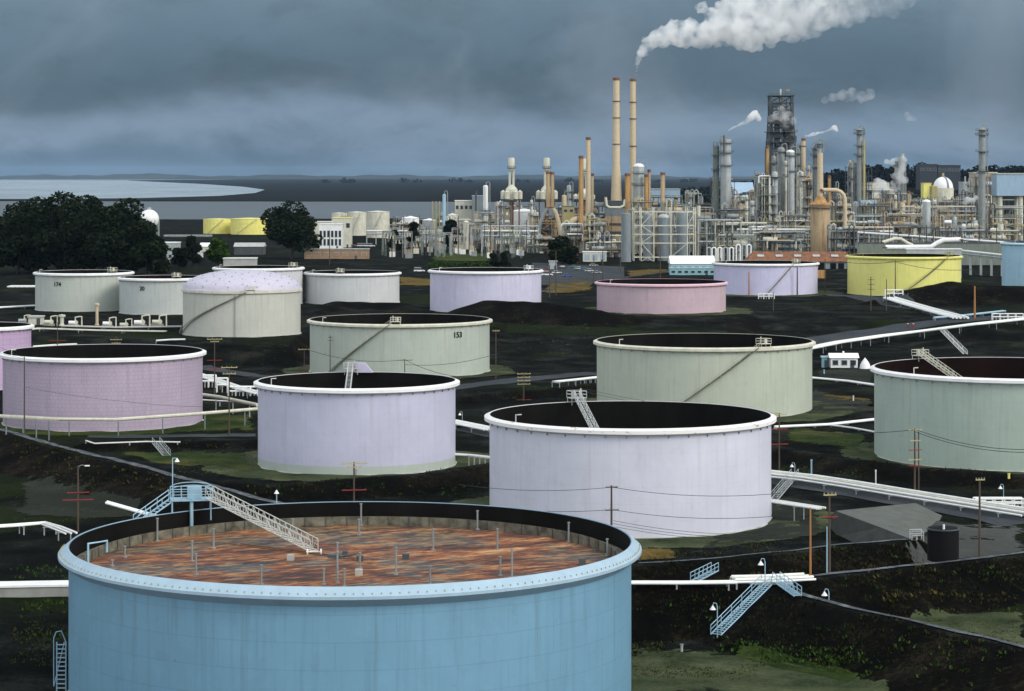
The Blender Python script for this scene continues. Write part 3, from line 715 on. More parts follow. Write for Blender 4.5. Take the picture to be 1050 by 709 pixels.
for px, py in ((298, 575), (416, 574), (368, 590), (597, 579), (369, 576)):
    D = -(ZP + zr) * F / (py - Y0); hb = MB(); hb.box(((px - CX) / F * D - xA, D - 245, zr + .3), (.7, .7, .6)); hb.build('roof_hatch', M['conclight' if px in (298, 368) else 'dkgrey'], tA)
# platform and rolling ladder
pa = Vector((-35.3 - xA, 266.3 - 245, HA + 1.25)); ang = math.atan2(pa.y, pa.x)
pl = MB(); pl.box((0, 0, 0), (4.6, 2.6, .14)); pl.box((.3, -.2, .75), (1.5, 1.1, 1.3)); pl.tube((0, -.9, -.1), (0, -.9, -4.3), .2, 8)
for sx in (-1, 1):
    for sy in (-1, 1): pl.tube((sx * 2.1, sy * 1.1, 0), (sx * 2.1, sy * 1.1, -2.2), .09, 6)
po = pl.build('gauge_platform', M['ltblue'], tA, loc=pa, rz=.15)
pr = MB(); rail_path(pr, [Vector(p) for p in ((-2.3, -1.3, 0), (-1.1, -1.3, 0), (0, -1.3, 0), (1.1, -1.3, 0), (2.3, -1.3, 0))], 1.25, .05)
rail_path(pr, [Vector(p) for p in ((-2.3, 1.3, 0), (-1.1, 1.3, 0), (0, 1.3, 0), (1.1, 1.3, 0), (2.3, 1.3, 0))], 1.25, .05)
arch = [Vector((-2.3 + 4.6 * k / 8, 0, 1.25 + .45 * math.sin(math.pi * k / 8) ** .5)) for k in range(9)]
for s in (-1.3, 1.3): pr.poly([p + Vector((0, s, 0)) for p in arch], .05, 5)
pr.build('platform_rail', M['ltblue'], po)
wk = MB(); a = pa + Vector((-2.4, -.6, 0)); b = a + Vector((-3.4, -3.2, -2.3))
for s in (0, .9):
    o = Vector((s * .7, -s * .7, 0)); wk.tube(a + o, b + o, .08, 6); rail_path(wk, [a + o, a.lerp(b, .33) + o, a.lerp(b, .66) + o, b + o], 1.1, .05)
for i in range(10):
    p = a.lerp(b, (i + .5) / 10) + Vector((.3, -.3, 0)); wk.box(p, (.7, .3, .05), R_(-45))
wk.build('platform_steps', M['ltblue'], tA)
bx = MB()
for s in (0, .9): bx.tube(pa + Vector((-3.6, -s, -1.9)), pa + Vector((-9.4, .5 - s, -.35)), .14, 8)
bx.build('vent_pipe', M['white'], tA)
D = -(ZP + zr) * F / (569 - Y0); lb = Vector(((322 - CX) / F * D - xA, D - 245, zr + .35))
ld = truss_ladder(tA, pa + Vector((2.0, -.4, .2)), lb, mat('ladder_galvanised', (.60, .60, .55), .5, .2), 1.0, 1.25, .05, 20)
wh = MB()
for s in (-.7, .7): wh.tube(lb + Vector((s, -.35, 0)), lb + Vector((s + .12, -.35, 0)), .32, 14)
wh.tube(lb + Vector((-.8, -.35, 0)), lb + Vector((.8, -.35, 0)), .06, 6); wh.build('ladder_wheel', M['white'], ld)
rr = MB()
for s in (-.6, .6): rr.tube(lb + Vector((s - 9, 7, -.28)), lb + Vector((s + 5, -3.5, -.28)), .07, 6)
rr.build('ladder_track', M['rust'], tA)
sw = MB(); c = lb + Vector((2.2, -2.0, -.3)); sw.box(c, (1.2, 1.0, .6)); sw.box(c + Vector((1.1, .8, .1)), (.5, .8, .9)); sw.tube(c, c + Vector((2.4, .4, .3)), .09, 6); sw.build('roof_sump', M['dkgrey'], tA)
# bell lamps on the rim
def bell(parent, p, h, m=None, arm=.5):
    b = MB(); b.tube(p, p + Vector((0, 0, h)), .055, 7); b.tube(p + Vector((0, 0, h)), p + Vector((arm, 0, h)), .04, 6)
    po = b.build('lamp_pole', m or M['ltblue'], parent)
    s = MB(); s.lathe([(.06, 0), (.11, -.12), (.29, -.4), (.27, -.4), (.02, -.1)], 14, p + Vector((arm, 0, h))); s.build('lamp_shade', M['white'], po, smooth=True)
bell(tA, pa + Vector((-2.2, .9, 0)), 4.4)
bell(tA, Vector((-1.2 - 9, RA * .93, HA)), 1.6, arm=0)
vp = MB(); vp.poly([pt(RA, -.88, HA - .9, -.5), pt(RA, -.88, HA + 1.6, -.5), pt(RA, -.88, HA + 1.6, -.5) + Vector((1.6, 1.2, .1)), pt(RA, -.88, HA + .6, -.5) + Vector((1.6, 1.2, 0))], .12, 8)
vp.build('foam_pipe', M['ltblue'], tA)
# caged stair at its side, foot of the shell
cg = MB(); bp = pt(RA, -.985, 2.2, .7)
for s in (-.45, .45): cg.tube(bp + Vector((s, 0, -2)), bp + Vector((s, 0, 3.4)), .07, 6)
for i in range(12): cg.box(bp + Vector((0, 0, -1.6 + i * .43)), (.9, .35, .05))
cg.poly([bp + Vector((-.75, 0, -1)), bp + Vector((-.75, 0, 3.8)), bp + Vector((-.5, 0, 4.4)), bp + Vector((0, 0, 4.5)), bp + Vector((.45, 0, 3.4))], .05, 5); cg.tube(bp + Vector((-.75, 0, -1)), bp + Vector((.3, 0, 3.4)), .05, 5)
cg.build('access_ladder', M['ltblue'], tA)

# the other open tanks
def open_tank(label, cpx, hw, D, z, H, col, stair=None, plat=None, ladder=None, num=None, trim=None, **kw):
    kw_st = M['stairshade']; dep = kw.pop('depth', 5.0); rf = kw.pop('roofm', 'roofdark')
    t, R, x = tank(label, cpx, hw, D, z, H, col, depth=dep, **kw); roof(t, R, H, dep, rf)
    tm = trim or M['offwhite']
    if stair: tank_stair(t, R, H, stair[0], stair[1], kw_st, tm)
    if plat is not None:
        c = platform(t, R, H, plat, tm, back=bool(ladder and ladder[0] == 'back'))
        if ladder: truss_ladder(t, c + Vector((0, 0, .2)), Vector((R * ladder[1], R * ladder[2], H - dep + .6)), tm, .9, 1.0, .06, 16)
    if num: number(t, R, num[0], num[1], num[2], num[3])
    vent = MB(); q = pt(R, -.82, H, -.15); vent.poly([q + Vector((0, 0, -1)), q + Vector((0, 0, 1.1)), q + Vector((.8, .5, 1.1))], .1, 6); vent.build('foam_pipe', tm, t)
    return t, R
M['stairshade'] = mat('shadowed_stair_steel', (.13, .135, .10), .7, .25)  # stair steel darkened to carry the shadow line along the shell
rimrust = NT('rim_white_rust'); _c = rimrust.coord(); _n = rimrust.noise(rimrust.mapping(_c, (.5, .5, 1.2)), 1.3, 5, .7)
rimrust.base(rimrust.mix(rimrust.ramp(_n, [(.60, 0.0), (.66, .9)]), (.78, .76, .74), (.30, .15, .06)), .6)
galv = mat('galvanised', (.50, .51, .50), .5, .2)
open_tank('white lavender open tank directly behind the rusty roofed one', 646, 144, 367, ZP, 15.6, (.60, .60, .69), plat=-.36, ladder=('back', -.2, -.5), rimmat=rimrust.m, trim=galv, seams=.10, dirt=.11)
tC, RC = open_tank('lavender open tank with a grey green base band', 366, 101, 435, ZP, 15.0, (.505, .50, .63), plat=-.13, ladder=('back', -.08, -.5), stripe=(1.5, (.42, .47, .42)), rimcol='rimwhite', seams=.10, dirt=.12, trim=galv)
open_tank('pinkish lilac open tank with gridded plates behind a long pipe', 106, 101, 509, ZP, 14.8, (.42, .345, .44), seams=.32, course=.8, plate=1.0, depth=5, lining='lining')
open_tank('wide grey green open tank with a diagonal stair', 722, 110, 538, ZP, 15.1, (.45, .49, .40), stair=(-.45, .40), plat=.47, rimcol='offwhite', seams=.06)
open_tank('grey green open tank with a red oxide inside, cut by the frame edge', 1038, 140, 448, ZP, 16.2, (.37, .45, .39), plat=-.54, ladder=('back', -.33, -.6), lining='liningred', roofm='liningred', rimcol='rimwhite', seams=.10)
open_tank('grey green open tank numbered 153 with a diagonal stair', 410, 92, 641, ZP, 13.7, (.42, .46, .40), stair=(-.75, -.06), plat=.0, num=(.66, 10.0, '153', 2.0), rimcol='offwhite', seams=.08)
open_tank('grey open tank numbered 174 in front of the eucalyptus', 86, 49, 835, ZT, 12.9, (.46, .49, .44), plat=.72, num=(-.38, 8.6, '174', 2.0), rimcol='rimwhite', seams=.12, lining='lining')
open_tank('grey open tank with a two digit number and red oxide inside', 168, 45, 816, ZT, 11.9, (.45, .48, .46), plat=.42, num=(-.35, 8.0, '20', 1.9), lining='liningred', seams=.08, rimcol='rimwhite')
open_tank('white open tank mostly hidden behind the domed tank', 265, 45, 872, ZT, 13.1, (.60, .60, .62), plat=.85, rimcol='rimwhite')
open_tank('plain white open tank between the domed and lavender tanks', 361.5, 48, 880, ZT, 11.0, (.56, .57, .57), plat=-.2, rimcol='rimwhite', seams=.06)
open_tank('pale lavender open tank behind the dark earth bank', 498, 57, 831, ZT, 13.8, (.55, .53, .67), plat=.78, rimcol='rimwhite', seams=.06, trim=M['rimwhite'])
open_tank('pink open tank above the dark earth bank', 678, 66, 826, ZT, 9.9, (.50, .37, .42), rimmat=mat('rim_pink', (.70, .45, .52), .5, .1), seams=.2)
open_tank('small lavender open tank beside the long brown roof', 785, 53, 950, ZT, 12.0, (.55, .53, .72), stair=(-.1, .42), plat=.5, rimcol='rimwhite', seams=.06)
tP, RP = open_tank('yellow open tank with a diagonal stair', 927, 57.5, 944, ZT, 14.9, (.72, .69, .20), stair=(-.25, .62), plat=.68, rimmat=mat('rim_yellow', (.74, .69, .20), .5, .1), trim=mat('trim_olive', (.30, .29, .09), .5, .1), seams=.06)
open_tank('light blue tank cut off by the frame edge behind the bank', 1070, 42, 1005, ZT, 18.3, (.33, .52, .64), rimmat=mat('rim_sky', (.5, .68, .78), .5, .1))
open_tank('small lilac tank cut off by the frame edge behind the gridded one', -20, 51, 594, ZP, 15.0, (.50, .36, .54), seams=.4, course=1.2, plate=3)
cv = MB(); _p = [(-1.5, 0), (1.9, 0), (.45, 1.75), (-1.5, 1.75)]; cv.add([(x, y, z) for y in (-.8, .8) for x, z in _p], [(0, 1, 2, 3), (7, 6, 5, 4)] + [(k, (k + 4), (k + 1) % 4 + 4, (k + 1) % 4) for k in range(4)])
cv.build('rim_housing', mat('lilac_cover', (.50, .46, .60), .5, .1), tC, loc=(0, RC, 14.95))
# domed tank
tH, RH, xH = tank('grey tank with a lilac geodesic dome roof', 248, 60, 708, ZT, 12.8, (.50, .50, .44), depth=0, seams=.10, name='domed_tank')
dm = NT('dome_panels'); _c = dm.coord(); vo = dm.new('ShaderNodeTexVoronoi'); vo.feature = 'DISTANCE_TO_EDGE'; vo.inputs['Scale'].default_value = .38; dm.link(_c, vo.inputs['Vector'])
dm.base(dm.mix(dm.ramp(vo.outputs['Distance'], [(.0, 1.0), (.03, 0.0)]), (.50, .47, .56), (.36, .34, .41)), .5)
dmb2 = MB().lathe([(RH + .3, 0), (RH + .3, .5), (RH, .6)] + [(max(.01, RH * math.cos(a)), .6 + 5.2 * math.sin(a)) for a in [math.pi / 2 * i / 10 for i in range(1, 11)]], 80, (0, 0, 12.8))
MB().lathe([(RH + .35, -.45), (RH + .5, -.4), (RH + .5, .3), (RH + .32, .35)], 80, (0, 0, 12.8), closed=True).build('eave_ring', M['offwhite'], tH, smooth=True)
dn = MB()
for i in range(0, 26):
    for j in range(1, 8):
        if (i + j) % 2 == 0:
            a = 2 * math.pi * i / 26; e = math.pi / 2 * j / 10; dn.box((RH * math.cos(e) * math.cos(a), RH * math.cos(e) * math.sin(a), 13.45 + 5.2 * math.sin(e)), (.28, .28, .2), a)
build_multi('dome_roof', [(dmb2, dm.m), (dn, M['grey'])], tH, True)
tank_stair(tH, RH, 12.8, -.98, .18, M['stairshade'], M['offwhite']); platform(tH, RH, 12.8, .25, M['offwhite'])
pp = MB(); pp.tube(pt(RH, .0, 0, .35), pt(RH, .0, 12, .35), .12, 8); pp.build('down_pipe', M['grey'], tH)
# ------------------------------------------------------------------ poles, wires, pipelines and yard pieces
def pole(label, px, top, D=None, base=None, arms=(), m='wood', r=.17, lamp=False, group=None, cat='utility pole', name='utility_pole', trans=False, rz=.2):
    if D is None:
        g = ground(px, base); D = g.y
    x = (px - CX) / F * D; z0 = hz(x, D) - .3; z1 = -(top - Y0) / F * D
    t = thing(name, label, cat, (x, D, z0), rz, group); h = z1 - z0
    MB().tube((0, 0, 0), (0, 0, h), r, 8, r * .68).build('pole_shaft', M[m], t, smooth=True)
    for a in arms:
        py, half, am = a[:3]; z = -(py - Y0) / F * D - z0; mb = MB(); mb.box((0, -r - .05, z), (half * 2, .13, .14))
        ao = mb.build('crossarm', M[am], t)
        if len(a) > 3 or am == 'armyel':
            for k in range(4):
                ins = MB(); ins.cyl((half * (-.9 + .6 * k), -r - .05, z + .07), .05, .2, 6); ins.build('insulator', M['ltgrey'], ao)
    if trans:
        b = MB(); b.cyl((.45, 0, h - 1.9), .28, .9, 10); b.build('transformer', M['ltgrey'], t)
    if lamp:
        b = MB(); b.poly([(0, 0, h - .1), (.5, -.2, h + .15), (1.1, -.4, h + .1)], .04, 5); lo = b.build('lamp_arm', M['ltgrey'], t)
        b = MB(); b.box((1.3, -.5, h + .06), (.7, .28, .16)); b.build('lamp_head', M['white'], lo)
    return t, Vector((x, D, z0)), h
def P(px, py, D): return W(px, py, D)
def wires(label, spans, group=None, r=.035):
    """spans: list of (pointA, pointB, sag)"""
    a0 = spans[0][0]; t = thing('power_line', label, 'power line', a0, 0, group)
    for a, b, sag in spans:
        pts = []
        for i in range(13):
            k = i / 12; p = a.lerp(b, k); p.z -= sag * 4 * k * (1 - k); pts.append(p - a0)
        MB().poly(pts, r, 5).build('wire', M['wire'], t)
    return t
pole('wooden pole with two red crossarms standing in the bare yard', 80, 478, base=545, arms=[(505, 1.6, 'red'), (512.5, 2.2, 'red')], lamp=True)
pole('dark pole with two pale crossarms beside the lavender tank', 235, 376, base=448, arms=[(377, 1.6, 'armyel'), (383.5, 1.3, 'armyel')])
pole('dark pole with two red lower crossarms behind the white pipe frames', 220, 347, base=405, arms=[(348, 1.8, 'armyel'), (350.5, 1.0, 'armyel'), (369.5, 1.7, 'red'), (378, 1.7, 'red')])
pole('bare dark pole in front of the gridded lilac tank', 25, 366, base=446, r=.15)
pole('dark pole with one red crossarm above the gridded lilac tank', 59, 330, base=357, arms=[(349.5, 2.4, 'red')], r=.14)
pole('short dark pole with pale crossarms on the bank behind the gridded lilac tank', 119, 345, base=362, arms=[(348.5, 1.6, 'armyel'), (352, 1.2, 'armyel')], r=.14)
pole('transformer pole with pale crossarm behind the rusty roofed tank', 363, 474, D=352, arms=[(475.5, 1.9, 'armyel'), (479, 1.1, 'armyel'), (502.5, 1.8, 'red')], trans=True)
_, b1, h1 = pole('dark power pole against the white lavender tank wall', 627, 498, D=318, arms=[(499.5, .8, 'wood', 1), (523, .9, 'wood', 1)], r=.18)
pole('pole stacked with four pale crossarms and a red one beside the road', 537, 382, base=412, arms=[(383.5, 1.6, 'armyel'), (387, 1.5, 'armyel'), (390.5, 1.5, 'armyel'), (394, 1.5, 'armyel'), (410, 1.7, 'red')], r=.2)
pole('thin brown pole between tank 153 and the dark bank', 508.5, 338, base=389, arms=[(339.5, .9, 'armyel')], r=.14)
pole('thin dark pole close to the edge of tank 153', 338.5, 344, base=386, arms=[(346, .6, 'wood', 1), (349, .7, 'wood', 1)], r=.13)
pole('short pole with a pale and a red crossarm at the foot of tank 153', 312, 357.5, base=384, arms=[(358.5, 1.6, 'armyel'), (382, 1.4, 'red')], r=.13)
pole('dark pole carrying wires across the wall of tank 153', 415, 368.5, D=606, arms=[(369.5, 1.9, 'wood', 1)], r=.14)
pole('dark pole with two red crossarms beside the white lavender tank edge', 799, 424, base=490, arms=[(425, 1.3, 'armyel'), (440, 1.4, 'red'), (455.5, 1.5, 'red')], r=.16)
pole('pole with red crossarms in front of the red lined tank', 938, 440, base=512, arms=[(441, 1.1, 'armyel'), (452, .9, 'armyel'), (461.5, 1.1, 'red'), (471.5, 1.1, 'armyel'), (477.5, 1.0, 'red')], r=.17)
pole('bare second pole close beside the one with red crossarms', 942, 443, base=509, r=.13)
pole('bare dark pole at the far end of the black round tank', 1004.5, 491, base=572, r=.17, arms=[(492, .6, 'armyel')])
pole('new orange wooden pole on the bank beside the white pipes', 831, 521, base=592.5, m='woodtan', r=.14)
pole('dark pole with one red crossarm beside the orange pole', 850.5, 506, base=588, arms=[(507.5, .8, 'armyel'), (530, 1.0, 'red')], r=.16)
pole('pale steel stub post close against the dark pole', 848, 540, base=588, m='ltblue', r=.10, cat='post', name='steel_post')
pole('tall orange post beside the white pipe run', 999.5, 293.5, base=327, m='woodtan', r=.35, cat='post', name='marker_post')
pole('dark pole with crossarm in front of the yellow tank', 918, 267, D=905, arms=[(268.5, 3.2, 'wood', 1)], r=.22)
pole('pole with many short arms at the yellow tank gate', 893, 284, base=319, arms=[(287, 1.2, 'wood'), (292, 1.3, 'wood'), (297, 1.2, 'wood')], r=.2)
pole('plain dark pole beside the yellow tank gate', 909, 286.5, base=319, r=.18)
pole('thin dark pole at the edge of the pink tank', 793, 300, base=319, r=.2)
for px, top, base, lab in ((563.5, 272, 305, 'dark pole before the car park, nearer the lavender tank'), (570, 258, 303, 'taller dark pole before the car park'), (609, 262, 289, 'dark pole at the car park edge nearer the pink tank'), (618, 258, 288, 'dark pole behind the edge of the pink tank'), (677, 252, 285, 'dark pole rising above the pink tank rim'), (846, 266, 300, 'dark pole beside the brown shed end'), (636, 250, 280, 'thin dark pole by the low shed with blue panels'), (338, 236, 272, 'dark pole in front of the white office')):
    pole(lab, px, top, base=base, r=.24)
for px, top, base, lab, mm in ((762, 272, 302, 'dark pole in front of the small lavender tank, nearer the aqua workshop', 'wood'), (768, 279, 303, 'short tan post in front of the small lavender tank', 'woodtan'), (817.5, 274, 303, 'dark pole in front of the small lavender tank, nearer the orange container', 'wood')):
    pole(lab, px, top, base=base, r=.3, m=mm)
gp = 'row of dark poles along the refinery fence'
for px, top in ((886, 232), (912, 233), (921, 236), (932, 232), (943, 236), (950, 231), (957, 236), (970, 229), (984, 233), (1004, 228), (1022, 230)):
    pole('dark bare pole in the row along the refinery fence', px, top, D=1290 - (px - 880) * .3, r=.33, group=gp)
wires('pair of wires crossing the white lavender tank wall', [(P(470, 497, 322), P(625, 500, 318), .6), (P(470, 516, 322), P(625, 523, 318), .6), (P(629, 500, 318), P(800, 506, 312), .7), (P(629, 523, 318), P(800, 529, 312), .7)])
wires('bundle of low wires behind the rim of the rusty roofed tank', [(P(629, 534, 318), P(790, 548, 315), .6), (P(629, 537, 318), P(790, 551, 315), .6), (P(629, 540, 318), P(780, 554, 315), .5)], r=.03)
wires('wires drooping across the wall of tank 153', [(P(312, 357.5, 600), P(415, 369, 606), 1.5), (P(415, 369, 606), P(512, 384, 598), 2.2), (P(415, 374, 606), P(512, 362, 610), 1.2)], r=.06)
wires('thick pair of wires across the red lined tank', [(P(798, 441, 420), P(938, 441, 386), .6), (P(940, 441, 386), P(1080, 460, 352), 1.2), (P(940, 443.5, 386), P(1080, 463, 352), 1.2)], r=.05)
wires('thin wires sagging across the gridded lilac tank', [(P(25, 397, 482), P(130, 412, 484), .3), (P(130, 412, 484), P(235, 417, 478), .4), (P(-30, 352, 482), P(25, 368, 482), .3), (P(-30, 340, 482), P(25, 367, 482), .3)], r=.03)
wires('wire strung across the yellow tank', [(P(860, 268, 905), P(918, 268.5, 905), .8), (P(918, 268.5, 905), P(1000, 276, 905), 1.5)], r=.09)
wires('thin wires in front of the wide grey green tank', [(P(600, 399, 500), P(800, 424, 420), 1.0), (P(600, 402, 500), P(800, 426, 420), 1.0)], r=.035)

def pipeline(label, px, off=1.5, r=.2, n=2, gap=.6, m='white', sup=9, cat='pipeline', drop=None, supm='ltgrey', stag=.0):
    pts = [ground(p[0], p[1], off if len(p) < 3 else p[2]) for p in px]
    o = pts[0]; t = thing('pipeline', label, cat, (o.x, o.y, hz(o.x, o.y)))
    base = Vector((o.x, o.y, hz(o.x, o.y)))
    for k in range(n):
        run = []
        for i, p in enumerate(pts):
            d = (pts[min(i + 1, len(pts) - 1)] - pts[max(i - 1, 0)]); d.z = 0; d.normalize(); nn = Vector((-d.y, d.x, 0))
            run.append(p + nn * ((k - (n - 1) / 2) * gap) + Vector((0, 0, (k % 2) * stag)) - base)
        MB().poly(run, r * (1 if k % 3 else .8), 8).build('pipe', M[m] if k % 4 != 3 else M['offwhite'], t, smooth=True)
    L = 0
    for a, b in zip(pts[:-1], pts[1:]):
        seg = (b - a).length; d = (b - a); d.z = 0; d.normalize(); nn = Vector((-d.y, d.x, 0)); s = -L % sup
        while s < seg:
            p = a.lerp(b, s / seg); g = hz(p.x, p.y); sb = MB(); w = (n - 1) * gap / 2
            if p.z - g > .35:
                for q in ((-w - .1, w + .1) if n > 1 else (0,)):
                    c = p + nn * q - base; sb.tube((c.x, c.y, g - base.z - .2), (c.x, c.y, c.z - r), .09 if n > 1 else .13, 6)
                if n > 1: sb.tube(p + nn * (-w - .3) - base - Vector((0, 0, r + .06)), p + nn * (w + .3) - base - Vector((0, 0, r + .06)), .09, 5)
                sb.build('pipe_support', M[supm], t)
            s += sup
        L += seg
    return t
pipeline('thick cream pipe on legs in front of the gridded lilac tank', [(-20, 426), (13, 427.5), (60, 430), (118, 430.5), (190, 425.5), (264, 419.5)], 3.4, .44, 1, sup=10, m='offwhite', supm='blueg')
pipeline('thick cream pipe running behind towards the lavender tank', [(200, 404), (225, 407.5), (264, 415.5)], 3.0, .5, 1, sup=9, m='offwhite')
pipeline('thin white pipe under the thick one beside the gridded tank', [(203, 410), (240, 412)], 1.2, .2, 1, sup=6)
pipeline('bundle of white pipes between the gridded and lavender tanks', [(200, 383), (222, 390), (245, 398), (268, 404)], 1.4, .17, 6, .55, sup=8)
pipeline('white pipe bundle between the lavender and white tanks', [(460, 431.5), (480, 435.5), (505, 440.5)], 1.2, .2, 7, .6, sup=7)
pipeline('low pair of white pipes on legs at the foot of the lavender tank', [(464, 466), (482, 467), (505, 469.5)], 1.7, .2, 2, .8, sup=5)
pipeline('long white pipe run climbing beside the tarmac road', [(825, 358), (860, 351), (905, 344.5), (950, 339), (1000, 332.5), (1060, 326)], 2.0, .36, 4, 1.0, sup=12)
pipeline('broad white pipes slanting down from the yellow tank gate', [(912, 305.5), (935, 312.5), (960, 319.5), (985, 326)], .9, .42, 5, 1.2, sup=12)
pipeline('white pipe pair from the white lavender tank to the red lined tank', [(795, 438), (850, 435.5), (900, 430)], .5, .26, 2, .8, sup=9)
pipeline('white pipe branching to the foot of the red lined tank', [(852, 436), (875, 439), (902, 444)], .5, .22, 1, sup=9)
pipeline('white pipe passing the small white hut', [(832, 387.5), (870, 391), (900, 395.5)], .5, .26, 2, .7, sup=9)
pipeline('long bundle of white pipes below the red lined tank', [(783, 486), (830, 491), (870, 497), (940, 508.5), (1000, 518), (1060, 527.5)], 1.0, .2, 7, .85, sup=8, stag=.35)
pipeline('short raised white pipes beside the steel steps', [(786, 513), (812, 517), (842, 521.5)], 2.4, .17, 5, .45, sup=7)
pipeline('white pipes along the bank crest beside the rusty roofed tank', [(640, 597.5), (700, 597.6), (755, 597)], .6, .17, 4, .42, sup=6)
pipeline('broad white pipes on the bank at the head of the stairs', [(752, 594.8), (790, 594), (829, 592)], .6, .17, 7, .56, sup=6, stag=.2)
pipeline('white bent pipes in the bare yard', [(-20, 541), (13, 539), (44, 536.5), (58, 541), (73, 547)], 1.3, .16, 3, .8, sup=6)
pipeline('white pipes on a platform at the edge of the wide grey green tank', [(570, 391.5), (590, 389.5), (616, 386.5)], 1.4, .2, 4, .7, sup=6)
pipeline('low white pipe on the bank above the gridded lilac tank', [(34, 355.5), (55, 354), (79, 353)], .8, .3, 1, sup=9)
pipeline('white pipe at the foot of the domed tank', [(160, 349.5), (175, 348.5), (190, 348.2)], .8, .3, 1, sup=9)
pipeline('pale blue pipe crossing behind the white pipe run', [(958, 326), (985, 324), (1030, 319)], 1.0, .3, 2, .8, m='ltblue', sup=9)
pipeline('white pipe edging the road bank below the gridded tank', [(88, 452), (97, 455), (150, 453), (185, 453.5)], .6, .16, 1, sup=9)

def white_frame(label, px0, px1, top, base, D=None, bays=3, m='white'):
    g = ground((px0 + px1) / 2, base); D = D or g.y; w = (px1 - px0) / F * D; h = (base - top) / F * D
    t = thing('pipe_portal', label, 'pipe portal', (g.x, D, hz(g.x, D) - .1))
    for i in range(bays + 1):
        x = -w / 2 + w * i / bays
        for y in (0, 1.6): mb = MB(); mb.tube((x, y, 0), (x, y, h), .13 if m == 'white' else .07, 6); mb.build('frame_post', M[m], t)
    mb = MB()
    for z in (h, h * .55):
        for y in (0, 1.6): mb.tube((-w / 2, y, z), (w / 2, y, z), .14 if m == 'white' else .07, 6)
    mb.build('frame_rail', M[m], t)
    for i in range(bays):
        mb = MB(); mb.tube((-w / 2 + w * (i + .5) / bays, .8, 0), (-w / 2 + w * (i + .5) / bays, .8, h * .4), .12, 6); mb.lathe([(.02, 0), (.3, .05), (.3, .12), (.02, .16)], 10, (-w / 2 + w * (i + .5) / bays, .8, h * .4)); mb.build('valve', M['offwhite'], t, smooth=True)
    return t
white_frame('tall white pipe frame behind the gridded lilac tank', 222, 233, 388, 403, bays=1)
white_frame('white pipe frame partly hidden by the gridded lilac tank', 206, 221, 385, 398, bays=2)
white_frame('white valve frame near the rim of the lavender tank', 234, 264, 396, 406, bays=4)
white_frame('white pipe frames at the gate of the yellow tank', 908, 926, 297, 305, bays=2)
white_frame('white valve frame at the foot of the small lavender tank', 778, 794, 301, 307, bays=3)
white_frame('white frame where the pipe run leaves the picture', 1018, 1050, 322, 329, bays=4)
white_frame('white valve frames at the end of the long pipe bundle', 1000, 1050, 511, 521, bays=5)
white_frame('small grey frame beside the black round tank', 935, 947, 543, 553, bays=1, m='ltgrey')

# steel stairs on the banks
def bank_stairs(label, a, b, m='ltblue', w=1.0, steps=22):
    a, b = Vector(a), Vector(b); t = thing('steel_stairs', label, 'stairs', b); A = a - b; d = A.copy(); d.z = 0; L = d.length; d.normalize(); s = Vector((-d.y, d.x, 0)) * (w / 2)
    st = MB()
    for q in (-1, 1): st.tube(s * q, A + s * q, .09, 5)
    for i in range(steps):
        p = A * ((i + .5) / steps); st.add([p - s - d * .16, p + s - d * .16, p + s + d * .16, p - s + d * .16] + [p - s - d * .16 - Vector((0, 0, .05)), p + s - d * .16 - Vector((0, 0, .05)), p + s + d * .16 - Vector((0, 0, .05)), p - s + d * .16 - Vector((0, 0, .05))], [(0, 1, 2, 3), (7, 6, 5, 4), (0, 4, 5, 1), (1, 5, 6, 2), (2, 6, 7, 3), (3, 7, 4, 0)])
    st.build('stair_flight', M[m], t)
    for q in (-1, 1):
        hr = MB(); rail_path(hr, [A * (k / 5) + s * q for k in range(6)], 1.0, .05); hr.build('handrail', M[m], t)
    return t
def G(px, py, off=0.0): return ground(px, py, off)
sa = G(786, 602) + Vector((0, 0, .3)); sb_ = G(734, 652) + Vector((0, 0, .1))
bank_stairs('long pale blue steel stairs down the dark bank', sa, sb_, w=1.3, steps=26)
bank_stairs('short pale blue steps up the white pipes on the crest', G(733, 595) + Vector((0, 0, 1.2)), G(712, 598) + Vector((0, 0, .2)), w=.9, steps=7)
bank_stairs('pale blue steps on the far side of the stair head', G(796, 601) + Vector((0, 0, .6)), G(818, 612) + Vector((0, 0, .1)), w=.9, steps=12)
bank_stairs('grey steel steps beside the white lavender tank', G(815, 492) + Vector((0, 0, .8)), G(793, 514) + Vector((0, 0, .1)), 'ltgrey', 1.2, 16)
bank_stairs('small concrete steps down the bank below the gridded tank', G(160, 456) + Vector((0, 0, .3)), G(171, 468) + Vector((0, 0, .1)), 'ltgrey', 1.4, 10)
bank_stairs('grey steps up the bank beside the yellow tank gate', G(938, 293) + Vector((0, 0, .3)), G(928, 304) + Vector((0, 0, .1)), 'grey', 2.0, 14)
bank_stairs('white steps down from the long white pipe run', G(966, 339, 2) , G(990, 364) + Vector((0, 0, .2)), 'white', 1.2, 20)
dk = MB(); c = sa; dk.box((0, 0, .0), (5, 1.6, .12)); tdk = thing('stair_landing', 'grey plank landing at the head of the long stairs', 'landing', c + Vector((.6, .8, 0))); dk.build('deck', M['conclight'], tdk)
def bell_post(label, px, base, top, D=None, m='ltblue'):
    g = ground(px, base); D = D or g.y; h = (base - top) / F * D; t = thing('lamp_post', label, 'lamp post', (g.x, D, hz(g.x, D) - .1))
    b = MB(); b.tube((0, 0, 0), (0, 0, h), .06, 7); b.poly([(0, 0, h), (-.1, 0, h + .35), (-.4, 0, h + .4), (-.5, 0, h + .1)], .05, 5); b.build('lamp_pole', M[m], t)
    b = MB(); b.lathe([(.05, 0), (.13, -.14), (.36, -.46), (.34, -.46), (.02, -.08)], 14, (-.5, 0, h + .12)); b.build('lamp_shade', M['white'], t, smooth=True)
bell_post('pale blue lamp post at the foot of the long stairs', 735.5, 654, 621)
